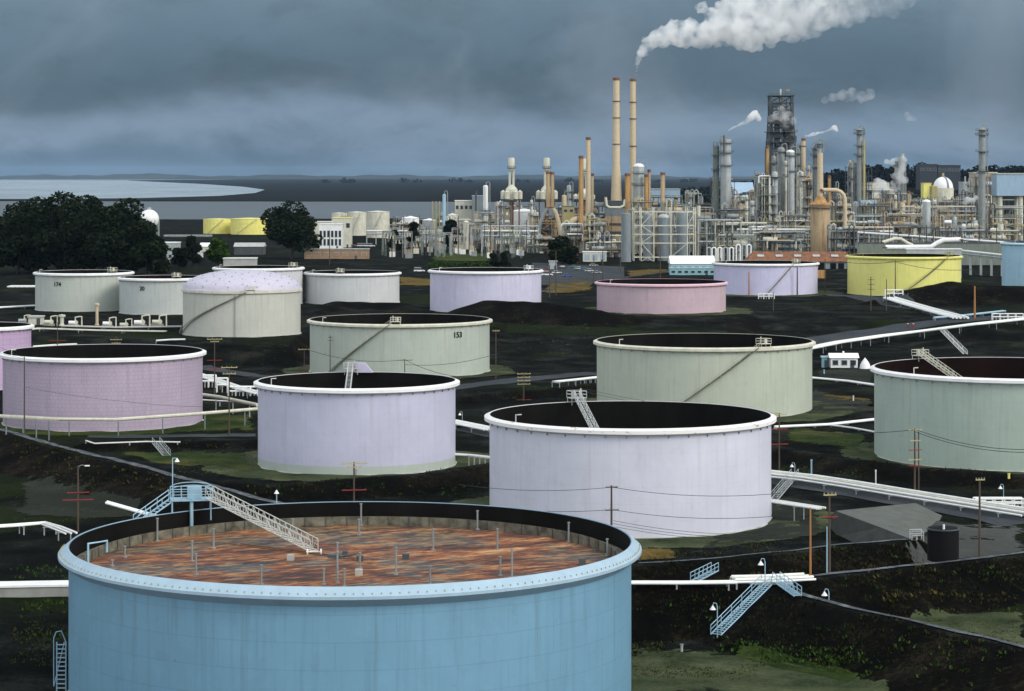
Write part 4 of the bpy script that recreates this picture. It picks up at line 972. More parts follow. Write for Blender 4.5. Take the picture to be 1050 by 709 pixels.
bell_post('pale blue lamp post at the head of the long stairs', 784.5, 603, 576)
bell_post('short pale blue lamp post on the bank past the stair head', 850, 616, 607)
bell_post('pale blue lamp post beside the steps and the white pipe bundle', 815, 490, 476)
bell_post('small white lamp post at the end of the pipe bundle', 1029, 512, 499)
bell_post('small lamp post behind the lavender tank edge', 474, 436, 424, m='ltgrey')
for lab, px, base, top, m, r in (('short grey marker pipe in the gravel below the long stairs', 699, 668, 659, 'ltgrey', .16), ('short pale post beside the lamp post near the pipe bundle', 832, 487, 471, 'ltblue', .14), ('thin white post beyond the pipe bundle', 898, 500, 482, 'white', .1), ('yellow post at the frame edge below the red lined tank', 1034.5, 491, 485, 'yellow', .2), ('white post on the bank between red lined tank and pipes', 875, 411, 405, 'white', .15), ('small white valve post by the tarmac beside the hut', 845, 384, 379, 'ltblue', .18)):
    g = ground(px, base); t = thing('marker_post', lab, 'post', (g.x, g.y, hz(g.x, g.y) - .1)); h = (base - top) / F * g.y; b = MB(); b.cyl((0, 0, 0), r, h, 8); b.cyl((0, 0, h * .9), r * 1.35, h * .1, 8); b.build('post', M[m], t)
for px in (931, 936.5):
    g = ground(px, 337); t = thing('barrier_post', 'red barrier post on the road, ' + ('nearer the yellow tank gate' if px < 934 else 'nearer the tall orange post'), 'barrier', (g.x, g.y, g.z - .1)); b = MB(); b.cyl((0, 0, 0), .3, 1.5, 8); b.build('post', M['red'], t); b = MB(); b.cyl((0, 0, 1.5), .31, .15, 8); b.build('cap', M['white'], t)

# low concrete wall, concrete lined bank, black tank, hut
def quadwall(mb, a, b, h, th):
    a, b = Vector(a), Vector(b); d = (b - a); d.z = 0; d.normalize(); n = Vector((-d.y, d.x, 0)) * th
    mb.add([a, b, b + n, a + n, a + Vector((0, 0, h)), b + Vector((0, 0, h)), b + n + Vector((0, 0, h)), a + n + Vector((0, 0, h))], [(3, 2, 1, 0), (4, 5, 6, 7), (0, 1, 5, 4), (1, 2, 6, 5), (2, 3, 7, 6), (3, 0, 4, 7)])
M['bankdark'] = mat('dark_concrete', (.040, .045, .040), .9, .35, .5, stretch=(1, 1, 1)); M['banklight'] = mat('bank_concrete', (.085, .092, .080), .9, .3, .4, stretch=(1, 1, 1))  # two tones of the bank concrete, the darker for one sloping face
wl0, wl1 = Vector((-66, 297, -53.2)), Vector((-46, 299, -53.2)); mb = MB(); quadwall(mb, wl0, wl1, 2.4, 3.0)
t = thing('concrete_wall', 'long low concrete wall with a pale top beside the rusty roofed tank', 'wall', wl0); 
for v in range(len(mb.v)): mb.v[v] = tuple(Vector(mb.v[v]) - wl0)
mb.build('wall_face', M['concrete'], t); mb = MB(); quadwall(mb, Vector((0, -.15, 2.4)), wl1 - wl0 + Vector((0, -.15, 2.4)), .25, 3.3); mb.build('coping', M['rimwhite'], t)
def pz(px, py, z): D = -z * F / (py - Y0); return Vector(((px - CX) / F * D, D, z))
ridge = [pz(857, 524, -48.9), pz(903, 541, -49.0), pz(934, 553, -49.2)]
lf = [pz(848, 540, -52.2), pz(858, 550, -52.3), pz(872, 558, -52.3)]; rt = [pz(939, 516, -50.4), pz(966, 529, -51.6), pz(960, 541, -52.3)]
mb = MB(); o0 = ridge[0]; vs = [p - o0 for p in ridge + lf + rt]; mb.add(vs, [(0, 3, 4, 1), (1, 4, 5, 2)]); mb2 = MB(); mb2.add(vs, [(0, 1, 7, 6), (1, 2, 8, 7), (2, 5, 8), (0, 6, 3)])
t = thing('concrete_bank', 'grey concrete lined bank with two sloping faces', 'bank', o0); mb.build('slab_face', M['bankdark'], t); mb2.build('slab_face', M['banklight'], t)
g = ground(970, 576); t = thing('black_tank', 'black round upright tank standing in the slab yard', 'tank', (g.x, g.y + 2, hz(g.x, g.y) - .1))
MB().lathe([(1.9, 0), (1.95, .05), (1.95, 4.0), (1.85, 4.1), (.02, 4.3)], 32).build('shell', M['black'], t, smooth=True); b = MB(); b.lathe([(1.95, 3.9), (2.05, 3.9), (2.05, 4.05), (1.9, 4.05)], 32, closed=True); b.build('rim', M['dkgrey'], t); b = MB(); b.cyl((-.2, -1.6, 3.6), .14, 1.1, 8); b.build('vent_pipe', M['white'], t)

def house(label, px0, px1, top, base, D=None, wall='white', roofm='rimwhite', depth=8, roof='gable', win=0, winrow=.6, name='site_building', cat='building', rh=.3, z0=None, rz=0, door=True, winh=.28, rows=1, winm='glass'):
    cx = (px0 + px1) / 2
    if D is None: D = ground(cx, base).y
    x = (cx - CX) / F * D; z = hz(x, D) if z0 is None else z0; w = (px1 - px0) / F * D; h = -(top - Y0) / F * D - z
    t = thing(name, label, cat, (x, D, z - .2), rz)
    wh = h * (1 - rh) if roof == 'gable' else h
    MB().box((0, depth / 2, wh / 2), (w, depth, wh)).build('wall', M[wall], t)
    rb = MB()
    if roof == 'gable':
        e = .4; rb.add([(-w / 2 - e, -e, wh - .05), (w / 2 + e, -e, wh - .05), (w / 2 + e, depth + e, wh - .05), (-w / 2 - e, depth + e, wh - .05), (-w / 2 - e, depth / 2, h), (w / 2 + e, depth / 2, h)], [(0, 1, 5, 4), (2, 3, 4, 5), (1, 2, 5), (3, 0, 4), (3, 2, 1, 0)])
    else:
        rb.box((0, depth / 2, h + .15), (w + .6, depth + .6, .4))
    rb.build('roof', M[roofm], t)
    for r in range(rows):
        for i in range(win):
            wx = -w / 2 + w * (i + .5) / win; ww = w / win * .55; zz = wh * (winrow - r * .33)
            fr = MB(); fr.box((wx, -.06, zz), (ww + .3, .1, wh * winh / rows + .3)); fo = fr.build('window', M['ltgrey'], t)
            MB().box((wx, -.13, zz), (ww, .06, wh * winh / rows)).build('pane', M[winm], fo)
    if door: MB().box((w * .3, -.06, 1.1), (1.1, .1, 2.2)).build('door', M['dkgrey'], t)
    return t
t = house('small white hut with dark windows beside the tarmac', 852, 879.5, 362, 377.5, wall='white', depth=4, win=3, winrow=.55, winh=.4, rh=.28)
b = MB(); b.cyl((0, 2, 3.6), .3, .9, 8); b.build('roof_vent', M['white'], t)
house('teal portable toilet beside the small white hut', 843, 848.5, 366, 377, wall='tealwall', roofm='cyan', depth=1.4, roof='flat', name='portable_toilet', cat='toilet')
g = ground(887, 378.5); t = thing('white_tent', 'small white conical cover beside the hut', 'tent', g); MB().lathe([(1.5, 0), (1.3, 1.2), (.9, 1.9), (.05, 3.0)], 16).build('cover', M['white'], t, smooth=True)

# pump yard before tank 174
def vent_post(label, px, base, top, m='tanlt', r=.45):
    g = ground(px, base); h = (base - top) / F * g.y; t = thing('vent_post', label, 'vent', (g.x, g.y, hz(g.x, g.y) - .2)); MB().lathe([(r * 1.5, 0), (r * 1.5, .6), (r, .7), (r, h - .6), (r * 1.8, h - .55), (r * 1.8, h), (.02, h + .2)], 14).build('vent_pipe', M[m], t, smooth=True)
vent_post('tall tan vent pipe with a cap in front of tank 174', 99.5, 334, 311); vent_post('short cream vent with a mushroom cap in the pump yard', 63.5, 334, 322, 'offwhite', .6)
def pump(label, px, base, s, m, seed):
    rnd = random.Random(seed); g = ground(px, base); t = thing('pump_set', label, 'pump', (g.x, g.y, hz(g.x, g.y) - .1))
    b = MB(); b.box((0, 0, .3 * s), (3.2 * s, 1.6 * s, .6 * s)); b.build('base', M['concrete'], t)
    b = MB(); b.tube((-1.2 * s, 0, 1.1 * s), (.6 * s, 0, 1.1 * s), .55 * s, 12); b.build('motor', M[m], t)
    b = MB(); b.tube((.6 * s, -.3 * s, 1.1 * s), (.6 * s, .5 * s, 1.1 * s), .7 * s, 12); b.poly([(.6 * s, 0, 1.5 * s), (.6 * s, 0, 2.6 * s), (1.6 * s, 0, 2.8 * s), (2.4 * s, 0, 2.8 * s), (2.4 * s, 0, 0)], .2 * s, 8); b.build('discharge_pipe', M['offwhite'], t)
house('small cream pump house in front of tank 174', 29, 42, 325, 333, wall='offwhite', roofm='conclight', depth=5, roof='flat', name='pump_house')
for k, (px, by, s, m, lab) in enumerate(((23, 332, 1.0, 'ltgrey', 'grey pump set at the end of the pump house'), (50, 334, 1.1, 'offwhite', 'cream pump set between pump house and mushroom vent'), (75, 335, 1.1, 'white', 'white pump set beside the mushroom vent'), (110, 336, 1.1, 'white', 'white pump set beside the tall tan vent pipe'), (127, 336.5, 1.0, 'offwhite', 'cream pump set below the two digit tank'), (143, 335, 1.3, 'white', 'larger white pump set below the two digit tank'), (161, 334, 1.2, 'offwhite', 'cream pump set near the domed tank'))): pump(lab, px, by, s, m, k)
house('long pale shed behind the edge of tank 174', 8, 37.5, 294, 306, wall='ltgrey', roofm='white', depth=8, roof='flat', win=6, winrow=.6, door=False, D=990)
pipeline('pale pipes on the bank in front of tank 174', [(-10, 316), (38, 313.5)], .8, .3, 3, .9, sup=14)
pipeline('pale pipes running through the pump yard', [(-10, 343), (40, 337), (100, 339), (170, 340)], .7, .22, 3, .9, sup=14, m='offwhite')
pipeline('pale pipe run past the pump yard towards the domed tank', [(65, 334.5), (120, 336), (186, 335)], .7, .25, 3, .8, sup=14, m='conclight')
# ------------------------------------------------------------------ refinery
def at_ground(px, D):
    x = (px - CX) / F * D; return Vector((x, D, hz(x, D) - .3))
def zt(py, D): return -(py - Y0) / F * D
def stack(label, px, top, wt, D, m='tan', wb=None, flare=None, bottom=None, rings=(), cap=True, cat='chimney', name='chimney_stack', cone=None, group=None):
    o = at_ground(px, D); z0 = zt(bottom, D) if bottom else o.z
    t = thing(name, label, cat, (o.x, D, z0), 0, group); h = zt(top, D) - z0; r1 = wt / F * D / 2; r0 = (wb or wt) / F * D / 2
    prof = [(r0, 0)]
    if flare: prof += [(r0 * .88, h * flare * .35), (r0 * .5 + r1 * .6, h * flare * .7), (r1 * 1.14, h * flare)]
    prof += [(r1, h), (r1 * .78, h), (r1 * .78, h - 2)]
    MB().lathe(prof, 28).build('shaft', M[m], t, smooth=True)
    if cap: MB().lathe([(r1 + .05, h - 1.6), (r1 + .18, h - 1.6), (r1 + .18, h + .05), (r1 * .75, h + .05)], 28).build('cap_band', M['rust'], t, smooth=True)
    for py in rings:
        z = zt(py, D) - z0; k = r1 + (r0 - r1) * max(0, 1 - z / h) * (0 if flare else 1)
        MB().lathe([(k * 1.04, z - .35), (k * 1.16 + .25, z - .3), (k * 1.16 + .25, z + .2), (k * 1.04, z + .25)], 28).build('stack_ring', M['dkgrey'], t)
    lad = MB()
    for s in (-.25, .25): lad.tube((r0 * .7 + .25 if flare else r0 + .2, s - r0 * .3, 1), (r1 + .2, s - r1 * .3, h - .5), .06, 4)
    lad.build('ladder', M['grey'], t); return t
def vessel(label, px, top, w, D, m='ltgrey', plats=(), head='dome', rings=0, pipe=None, cat='process column', name='process_column', base=None, bot=None, ladder=True, group=None, cm=None, pw=1.7):
    o = at_ground(px, D); z0 = zt(bot, D) if bot else o.z; t = thing(name, label, cat, (o.x, D, z0), 0, group); r = w / F * D / 2; h = zt(top, D) - z0
    b = MB(); hd = r * .55 if head == 'dome' else .05
    prof = [(r * 1.06, 0), (r * 1.06, .5), (r, .6)]
    for i in range(rings):
        z = h * (i + 1) / (rings + 1); prof += [(r, z - .2), (r * 1.04, z - .15), (r * 1.04, z + .15), (r, z + .2)]
    prof += [(r, h - hd)] + ([(r * math.cos(a), h - hd + hd * math.sin(a)) for a in [math.pi / 2 * i / 6 for i in range(1, 6)]] + [(.01, h)] if head == 'dome' else [(r, h), (.01, h)])
    b.lathe(prof, 24).build('shell', M[m], t, smooth=True)
    if cm: MB().dome((0, 0, h - hd + .02), r * 1.02, hd * 1.1, 24).build('head', M[cm], t, smooth=True)
    for k, py in enumerate(plats):
        z = zt(py, D) - z0; pl = MB(); R2 = r + pw
        pl.lathe([(r - .05, z), (R2, z), (R2, z + .18), (r - .05, z + .18)], 20, closed=True)
        po = pl.build('platform', M['dkgrey'], t)
        rl = MB(); n = 12
        q = [Vector((R2 * math.cos(2 * math.pi * i / n), R2 * math.sin(2 * math.pi * i / n), z + .15)) for i in range(n + 1)]
        rail_path(rl, q, 1.2, .07); rl.build('platform_rail', M['dkgrey'] if k % 2 else M['grey'], po)
    if ladder:
        l = MB()
        for s in (-.35, .35): l.tube((s - r * .4, -r - .4, 1), (s - r * .4, -r - .4, h - 1), .08, 4)
        for i in range(int(h / 2)): l.tube((-.35 - r * .4, -r - .4, 1 + i * 2), (.35 - r * .4, -r - .4, 1 + i * 2), .06, 4)
        l.build('ladder', M['grey'], t)
    p = MB(); s = pipe or 1
    p.poly([(r * .2, 0, h - .3), (r * .2, 0, h + 1.6), (r * .2 + s * (r + .2), 0, h + 2.1), (s * (r + .7) + r * .2, 0, h + 1.2), (s * (r + .7) + r * .2, 0, 1)], .35, 7)
    p.build('overhead_pipe', M['grey'], t, smooth=True)
    return t
def hdrum(label, px, py, w, hgt, D, m='ltgrey', cat='drum', axis='x', z0=None):
    o = at_ground(px, D); t = thing('horizontal_drum', label, cat, o); L = w / F * D; r = hgt / F * D / 2; zc = zt(py, D) - o.z
    b = MB(); prof = [(.01, -L / 2)] + [(r * math.sin(a), -L / 2 + r * .5 * (1 - math.cos(a))) for a in (.4, .8, 1.2, 1.57)] + [(r * math.sin(a), L / 2 - r * .5 * (1 - math.cos(a))) for a in (1.57, 1.2, .8, .4)] + [(.01, L / 2)]
    b.lathe(prof, 18); b.v = [(z, y, x + zc) for x, y, z in b.v]; b.build('shell', M[m], t, smooth=True)
    s = MB()
    for k in (-.3, .3):
        s.box((L * k, 0, (zc - r * .5) / 2), (.7, r * 1.5, zc - r * .5))
    s.build('saddle', M['concrete'], t); return t
def frame(label, px0, px1, top, D, depth=14, levels=4, seed=0, cols=None, pm=('white', 'ltgrey', 'offwhite', 'greenyg', 'grey'), nv=2, nd=2, npipe=9, fm='greenyg', brace=True, dens=1.0, cat='process unit', name='process_unit', fr=.22):
    rnd = random.Random(seed); cx = (px0 + px1) / 2; o = at_ground(cx, D); t = thing(name, label, cat, o); w = (px1 - px0) / F * D; h = zt(top, D) - o.z
    nb = cols or max(2, int(w / 6)); f = MB(); lv = [h * (i + 1) / levels for i in range(levels)]
    for i in range(nb + 1):
        for y in (0, depth):
            x = -w / 2 + w * i / nb; hh = h * (1 if y == 0 else rnd.uniform(.85, 1.1)); f.box((x, y, hh / 2), (fr * 1.6, fr * 1.6, hh))
    for z in lv:
        for y in (0, depth): f.box((0, y, z), (w, fr, fr * 1.4))
        for i in range(nb + 1): f.box((-w / 2 + w * i / nb, depth / 2, z - .05), (fr, depth, fr))
    if brace:
        for i in range(nb):
            if rnd.random() < .45:
                for k in range(levels):
                    z0 = 0 if k == 0 else lv[k - 1]; a, b = -w / 2 + w * i / nb, -w / 2 + w * (i + 1) / nb
                    if rnd.random() < .5: a, b = b, a
                    f.tube((a, -.05, z0), (b, -.05, lv[k]), fr * .55, 5)
    f.build('steel_frame', M[fm], t)
    for k, z in enumerate(lv):
        if rnd.random() < .6 * dens:
            x0 = rnd.uniform(-.5, 0) * w; x1 = rnd.uniform(.1, .5) * w; d = MB(); d.box(((x0 + x1) / 2, depth / 2, z + .15), (x1 - x0, depth + 1, .2)); do = d.build('deck', M['dkgrey'], t)
            r = MB(); rail_path(r, [Vector((x0 + (x1 - x0) * i / 5, -.5, z + .2)) for i in range(6)], 1.1, .07); r.build('deck_rail', M[rnd.choice(('ltgrey', 'yellowpipe', 'grey'))], do)
    for k in range(npipe):
        z = rnd.choice(lv) + rnd.choice((.5, .8, -.7, 1.3)); y = rnd.uniform(-1, depth * .6); r = rnd.choice((.18, .25, .32, .45)); x0 = rnd.uniform(-.55, -.1) * w; x1 = rnd.uniform(.0, .55) * w; p = MB()
        pts = [(x0, y, z), (x1, y, z)]
        if rnd.random() < .6: pts += [(x1 + .6, y, z - .6), (x1 + .6, y, max(.5, z - rnd.uniform(3, h * .6)))]
        if rnd.random() < .5: pts = [(x0 - .6, y, max(.5, z - rnd.uniform(3, h * .5))), (x0 - .6, y, z - .6)] + pts
        if rnd.random() < .25: pts = [(x0, y, .5), (x0, y, h + 2), (x0 + r * 3, y, h + 2 + r * 3), (x0 + r * 6, y, h + 2), (x0 + r * 6, y, .6)]
        p.poly(pts, r, 7); p.build('pipe', M[rnd.choice(pm)], t, smooth=True)
    for k in range(nv):
        r = rnd.uniform(.9, 1.9); x = rnd.uniform(-.42, .42) * w; y = rnd.uniform(2, depth - 2); hh = h * rnd.uniform(.55, 1.12); b = MB(); b.lathe([(r, 0), (r, hh - r * .6), (r * .8, hh - r * .2), (.02, hh)], 16, (x, y, 0)); b.build('vessel', M[rnd.choice([q for q in pm if q not in ('yellowpipe', 'dkgrey')])], t, smooth=True)
    for k in range(nd):
        r = rnd.uniform(.9, 1.5); L = rnd.uniform(5, 9); x = rnd.uniform(-.35, .35) * w; z = rnd.choice(lv[:max(1, levels - 1)]) + r + .3; y = rnd.uniform(1, 4)
        b = MB(); b.lathe([(.02, -L / 2), (r * .8, -L / 2 + r * .2), (r, -L / 2 + r * .6), (r, L / 2 - r * .6), (r * .8, L / 2 - r * .2), (.02, L / 2)], 14); b.v = [(q[2] + x, q[1] + y, q[0] + z) for q in b.v]; b.build('drum', M[rnd.choice(pm)], t, smooth=True)
    for k in range(int(6 * dens)):
        eq = MB(); z = rnd.choice([0] + lv); eq.box((rnd.uniform(-.45, .45) * w, rnd.uniform(0, 3), z + .9), (rnd.uniform(.8, 2.5), 1.2, rnd.uniform(.8, 2)), 0)
        eq.build('equipment_box', M[rnd.choice(pm)], t)
    return t
def cone_tank(label, px, top, w, D, m, roofm=None, bot=None, rise=.10, rings=3):
    o = at_ground(px, D); t = thing('cone_roof_tank', label, 'storage tank', o); r = w / F * D / 2; h = zt(top, D) - o.z
    pr = [(r, 0)]
    for i in range(rings): z = h * (i + 1) / (rings + 1); pr += [(r, z - .1), (r + .12, z - .05), (r + .12, z + .05), (r, z + .1)]
    MB().lathe(pr + [(r, h)], 48).build('shell', M[m], t, smooth=True)
    MB().lathe([(r + .15, h - .1), (r + .15, h + .15), (.01, h + .15 + r * rise)], 48).build('roof', M[roofm or m], t, smooth=True)
    l = MB()
    for k in range(14):
        a0 = -2.2 + k * .08; l.box(((r + .4) * math.cos(a0), (r + .4) * math.sin(a0), h * (k + .5) / 14), (.9, .9, .3), a0)
    l.build('stair', M['ltgrey'], t)
    return t
# -- smokestacks
D0 = 1450
stack('tall tan chimney flaring out towards its base, no smoke', 632, 80, 6.6, D0, 'tanlt', wb=11.5, flare=.30, bottom=206, rings=(104, 121, 148))
stack('tall straight tan chimney with the big white steam plume', 649, 81, 6.0, D0 + 20, 'tanlt', wb=6.8, rings=(105, 122, 150))
stack('slender tan chimney above the curved duct', 603.2, 141, 4.6, D0, 'tanlt', wb=6, bottom=242)
stack('thin orange streaked chimney beside the slender tan one', 595.7, 160, 4.4, D0 - 12, 'orange', wb=5, bottom=262)
stack('thinnest pale chimney half hidden by the slender tan one', 607.5, 178, 2.6, D0 + 8, 'tanlt', bottom=240)
stack('short rust topped tan chimney in front of the banded vessel', 643.5, 178, 5.4, D0 - 20, 'orange', bottom=232)
stack('short tan chimney close behind the banded vessel', 662.8, 179, 4.0, D0 - 10, 'orange', bottom=232)
stack('thin dark topped chimney beside the banded vessel', 665.6, 174, 3.0, D0, 'tan', bottom=232)
stack('short tan chimney in front of the blue clad hall', 679.5, 177, 4.4, D0 - 30, 'tan', bottom=232)
stack('tan chimney leg with its twin on the sloping ducts', 562, 176, 4.0, D0 + 10, 'tan', bottom=214)
stack('second tan chimney leg on the sloping ducts, nearer the green boxes', 566.3, 176.5, 3.6, D0 + 10, 'tan', bottom=214)
stack('thin tan chimney beside the dark lattice tower', 786.8, 150, 3.4, 1520, 'orange', bottom=200)
stack('steaming thin tan chimney with a rust collar', 824, 142, 4.0, 1500, 'tanlt', rings=(150, 181), wb=5.4)
stack('thin orange pipe stack beside the arched tan duct', 850.3, 180, 2.8, 1420, 'orange')
stack('small tan flue with a red tip near the steaming tower', 931.5, 196, 2.6, 1480, 'tan')
stack('short cream flue beside the red tipped one', 936, 207, 3.4, 1470, 'tanlt')
# white topped reactor stacks
def cracker(label, px, D, top, ring, body):
    o = at_ground(px, D); t = thing('cracking_tower', label, 'cracking tower', o); s = D / F; zb = zt(body[1], D) - o.z; zt_ = zt(body[0], D) - o.z; h = zt(top, D) - o.z
    b = MB(); b.lathe([(.3, zb - 3), (6.2 * s, zb), (6.2 * s, zt_ - 1.5), (2.6 * s, zt_ + 1.2), (2.3 * s, zt_ + 1.5)], 24); b.build('drum', M['offwhite'], t, smooth=True)
    for a in range(6):
        c = (8.6 * s * math.cos(a * 1.047), 8.6 * s * math.sin(a * 1.047)); b = MB(); b.lathe([(.1, zb - .5), (2.6 * s, zb + .5), (2.6 * s, zt_ - 3), (.1, zt_ - 1.8)], 14, (c[0], c[1], 0)); b.build('side_drum', M['offwhite'], t, smooth=True)
    b = MB(); b.lathe([(11.5 * s, zb - .4), (11.5 * s, zb), (1, zb)], 20); b.build('deck', M['dkgrey'], t)
    b = MB()
    for i in range(6): b.box((9 * s * math.cos(i * 1.047 + .5), 9 * s * math.sin(i * 1.047 + .5), (zb - .4) / 2), (.7, .7, zb - .4))
    b.tube((0, 0, 0), (0, 0, zb), 2.2 * s, 12); b.build('support_frame', M['rust'], t)
    for sx in (-1.9, 1.9):
        b = MB(); b.tube((sx * s, 0, zt_), (sx * s, 0, zt(ring + 1, D) - o.z), 1.2 * s, 10); b.build('riser', M['offwhite'], t, smooth=True)
    zr_ = zt(ring, D) - o.z
    b = MB(); b.lathe([(2.0 * s, zr_), (4.3 * s, zr_), (4.3 * s, zr_ + .3), (2.0 * s, zr_ + .3)], 20, closed=True); po = b.build('platform', M['dkgrey'], t); b = MB(); rail_path(b, [Vector((4.3 * s * math.cos(k * .5236), 4.3 * s * math.sin(k * .5236), zr_ + .3)) for k in range(13)], 1.2, .08); b.build('platform_rail', M['dkgrey'], po)
    MB().lathe([(3.2 * s, zr_ - 1), (3.2 * s, h - .5), (2.6 * s, h), (.1, h)], 20).build('top_drum', M['offwhite'], t, smooth=True)
cracker('white topped cracking tower with a ring platform, standing free', 524.5, 1520, 162, 173, (192, 205)); cracker('white topped cracking tower behind the twin tan legs', 560.7, 1530, 162, 173, (192, 205)); cracker('small cracking tower half hidden behind the slender chimney', 599, 1620, 163, 176, (196, 205))
vessel('tall white cylindrical vessel with a domed top', 498, 190, 5.2, 1560, 'white', plats=(216,), cat='vessel')
vessel('thin pale blue vessel near the switchyard', 455.5, 199, 3.6, 1580, 'ltblue', cat='vessel', ladder=False)
for px, lab in ((443.5, 'thin ochre pipe, farthest of the three from the thin pale blue vessel'), (447.2, 'thin ochre pipe, middle of the three beside the thin pale blue vessel'), (450.6, 'thin ochre pipe right beside the thin pale blue vessel')): stack(lab, px, 206.5, 1.2, 1580, 'yellowpipe', cap=False, cat='vent pipe', name='vent_pipe')
vessel('grey banded vessel with white caps before the steaming chimney', 654.8, 168, 11.5, 1445, 'ltgrey', rings=5, plats=(178, 190), cm='white', pipe=1, pw=.9)
stack('white domed pressure vessel cut in half by green boxes', 716.5, 211, 3.6, 1400, 'offwhite', cap=False, cat='vessel', name='pressure_vessel')
# -- columns
vessel('tall grey green twin column, slimmer of the pair', 734.8, 149, 5.4, 1500, 'greenyg', plats=(160, 175), pipe=-1)
vessel('tall grey twin column, thicker of the pair with arched pipe', 744.5, 143, 10.5, 1496, 'ltgrey', plats=(147, 157, 170), rings=6, pipe=-1, head='flat')
stack('dark exhaust pipe on top of the thick twin column', 742.3, 139, 1.6, 1490, 'dkgrey', bottom=160, cap=False, cat='vent pipe', name='vent_pipe')
vessel('grey coke drum beside the dark lattice tower legs', 801, 151, 7.5, 1500, 'grey', plats=(156,), rings=3)
vessel('pale grey coke drum with a bright top', 810.5, 154, 8.5, 1490, 'ltgrey', plats=(176, 160), rings=4, cm='white')
vessel('slim olive column behind the pale coke drum', 818.5, 152, 3.6, 1520, 'greenyg', plats=(158, 170))
vessel('short grey column in the shadow of the lattice tower', 793.5, 160, 4.5, 1530, 'grey', plats=(168,))
vessel('thick beige column under the thin tan chimney', 786, 184, 15, 1480, 'offwhite', rings=3, plats=(184, 190), head='flat')
vessel('dark column with railed top beside the tan flue', 820.8, 148, 2.6, 1540, 'dkgrey', plats=(150,))
vessel('dark steel column right against the tall tan flue', 836.2, 150, 4.0, 1400, 'dkgrey', plats=(153, 160, 172), pipe=-1)
stack('tall tan flue rising out of the tan brick regenerator', 841, 157, 5.6, 1370, 'tanlt', cap=False, bottom=207, wb=6.4)
vessel('dark railed drum on top of the tall tan flue', 840, 146, 5, 1372, 'grey', bot=157.5, plats=(148, 151), ladder=False, cat='drum', name='top_drum', pw=1)
o = at_ground(841, 1370); t = thing('regenerator', 'big tan brick regenerator vessel with a rusty cone top', 'vessel', o); h = zt(209, 1370) - o.z; r = 10.2 / F * 1370
MB().lathe([(r, 0), (r, h)], 32).build('shell', M['tan'], t, smooth=True); MB().lathe([(r + .3, h - 1.2), (r + .9, h - 1), (r + .9, h), (r * .75, h + .6), (3.4 / F * 1370, h + 4), (3.2 / F * 1370, h + 4.5)], 32).build('cone_top', M['orange'], t, smooth=True)
b = MB(); b.lathe([(r, h - 2.4), (r + 1.6, h - 2.4), (r + 1.6, h - 2.1), (r, h - 2.1)], 28, closed=True); b.build('platform', M['dkgrey'], t)
def duct(label, pts, D, r, m='tanlt', n=14):
    o = W(pts[0][0], pts[0][1], D); t = thing('curved_duct', label, 'duct', o); q = [W(x, y, D) - o for x, y in pts]
    MB().poly(q, r, n).build('duct_shell', M[m], t, smooth=True)
    b = MB()
    for p in (q[0], q[-1]): b.tube(p - Vector((0, 0, .3)), p + Vector((0, 0, .3)), r * 1.15, n)
    b.build('flange', M['rust'], t)
duct('arched tan duct running from the tall flue down to the ground', [(843, 195), (852, 195), (858, 195.3), (862, 197), (865, 200), (866.3, 204), (866.5, 212), (866.3, 264)], 1368, 1.15)
duct('big curved tan duct joining the orange streaked chimney', [(583, 246), (583, 238), (584, 232), (587, 227), (591, 225), (597, 224), (601, 228)], 1440, 1.9)
duct('smaller curved tan duct beyond the slender chimney', [(605, 228), (608, 224), (612, 226), (615, 229), (616, 236), (616, 250)], 1438, 1.3, 'offwhite')
duct('dark sloping duct leg under the twin tan chimneys', [(562, 213), (558, 219), (554, 228), (552, 240), (552, 256)], 1455, 1.2, 'grey')
duct('tan sloping duct leg under the twin tan chimneys', [(566.5, 213), (570, 219), (573, 229), (574.5, 240), (574.5, 258)], 1455, 1.3)
vessel('grey column with ochre pipe, tallest on the hill side', 881.3, 132, 6.0, 1480, 'grey', plats=(134, 138, 150, 160), rings=3)
stack('ochre side pipe clamped to the tall hill side column', 886, 144, 2.4, 1478, 'yellowpipe', cap=False, cat='pipe', name='riser_pipe')
vessel('tall grey column with a wide top platform near the frame edge', 1007, 131, 7.0, 1430, 'grey', plats=(134, 139, 156, 176), rings=4, pw=2)
vessel('white topped vessel on legs beyond the fence poles', 950, 205, 8.5, 1400, 'ltgrey', cm='white', cat='vessel')
# -- dark lattice tower over the coke drums
D = 1560; o = at_ground(800.5, D); t = thing('lattice_tower', 'tall dark lattice coking tower with an open top', 'lattice tower', o); s = D / F
def lat(mb, hw0, hw1, z0, z1, bays, r):
    for k in range(bays + 1):
        f = k / bays; w = hw0 + (hw1 - hw0) * f; z = z0 + (z1 - z0) * f; c = [(-w, -w), (0, -w), (w, -w), (w, w), (0, w), (-w, w)]
        if k:
            for i in range(6):
                mb.tube((*pc[i], pz_), (*c[i], z), r, 5); j = (i + 1) % 6
                mb.tube((*pc[i], pz_), (*c[j], z), r * .5, 4)
                mb.tube((*pc[j], pz_), (*c[i], z), r * .5, 4)
        for i in range(6): mb.tube((*c[i], z), (*c[(i + 1) % 6], z), r * .8, 4)
        pc, pz_ = c, z
b = MB(); lat(b, 11.5 * s, 11.5 * s, zt(120, D) - o.z, zt(99, D) - o.z, 3, .42); b.build('crown_frame', M['dkgrey'], t)
b = MB(); lat(b, 13.5 * s, 11.7 * s, zt(152, D) - o.z, zt(120, D) - o.z, 3, .42); b.build('middle_frame', M['dkgrey'], t)
b = MB(); lat(b, 15 * s, 14 * s, 0, zt(152, D) - o.z, 7, .5); b.build('base_frame', M['dkgrey'], t)
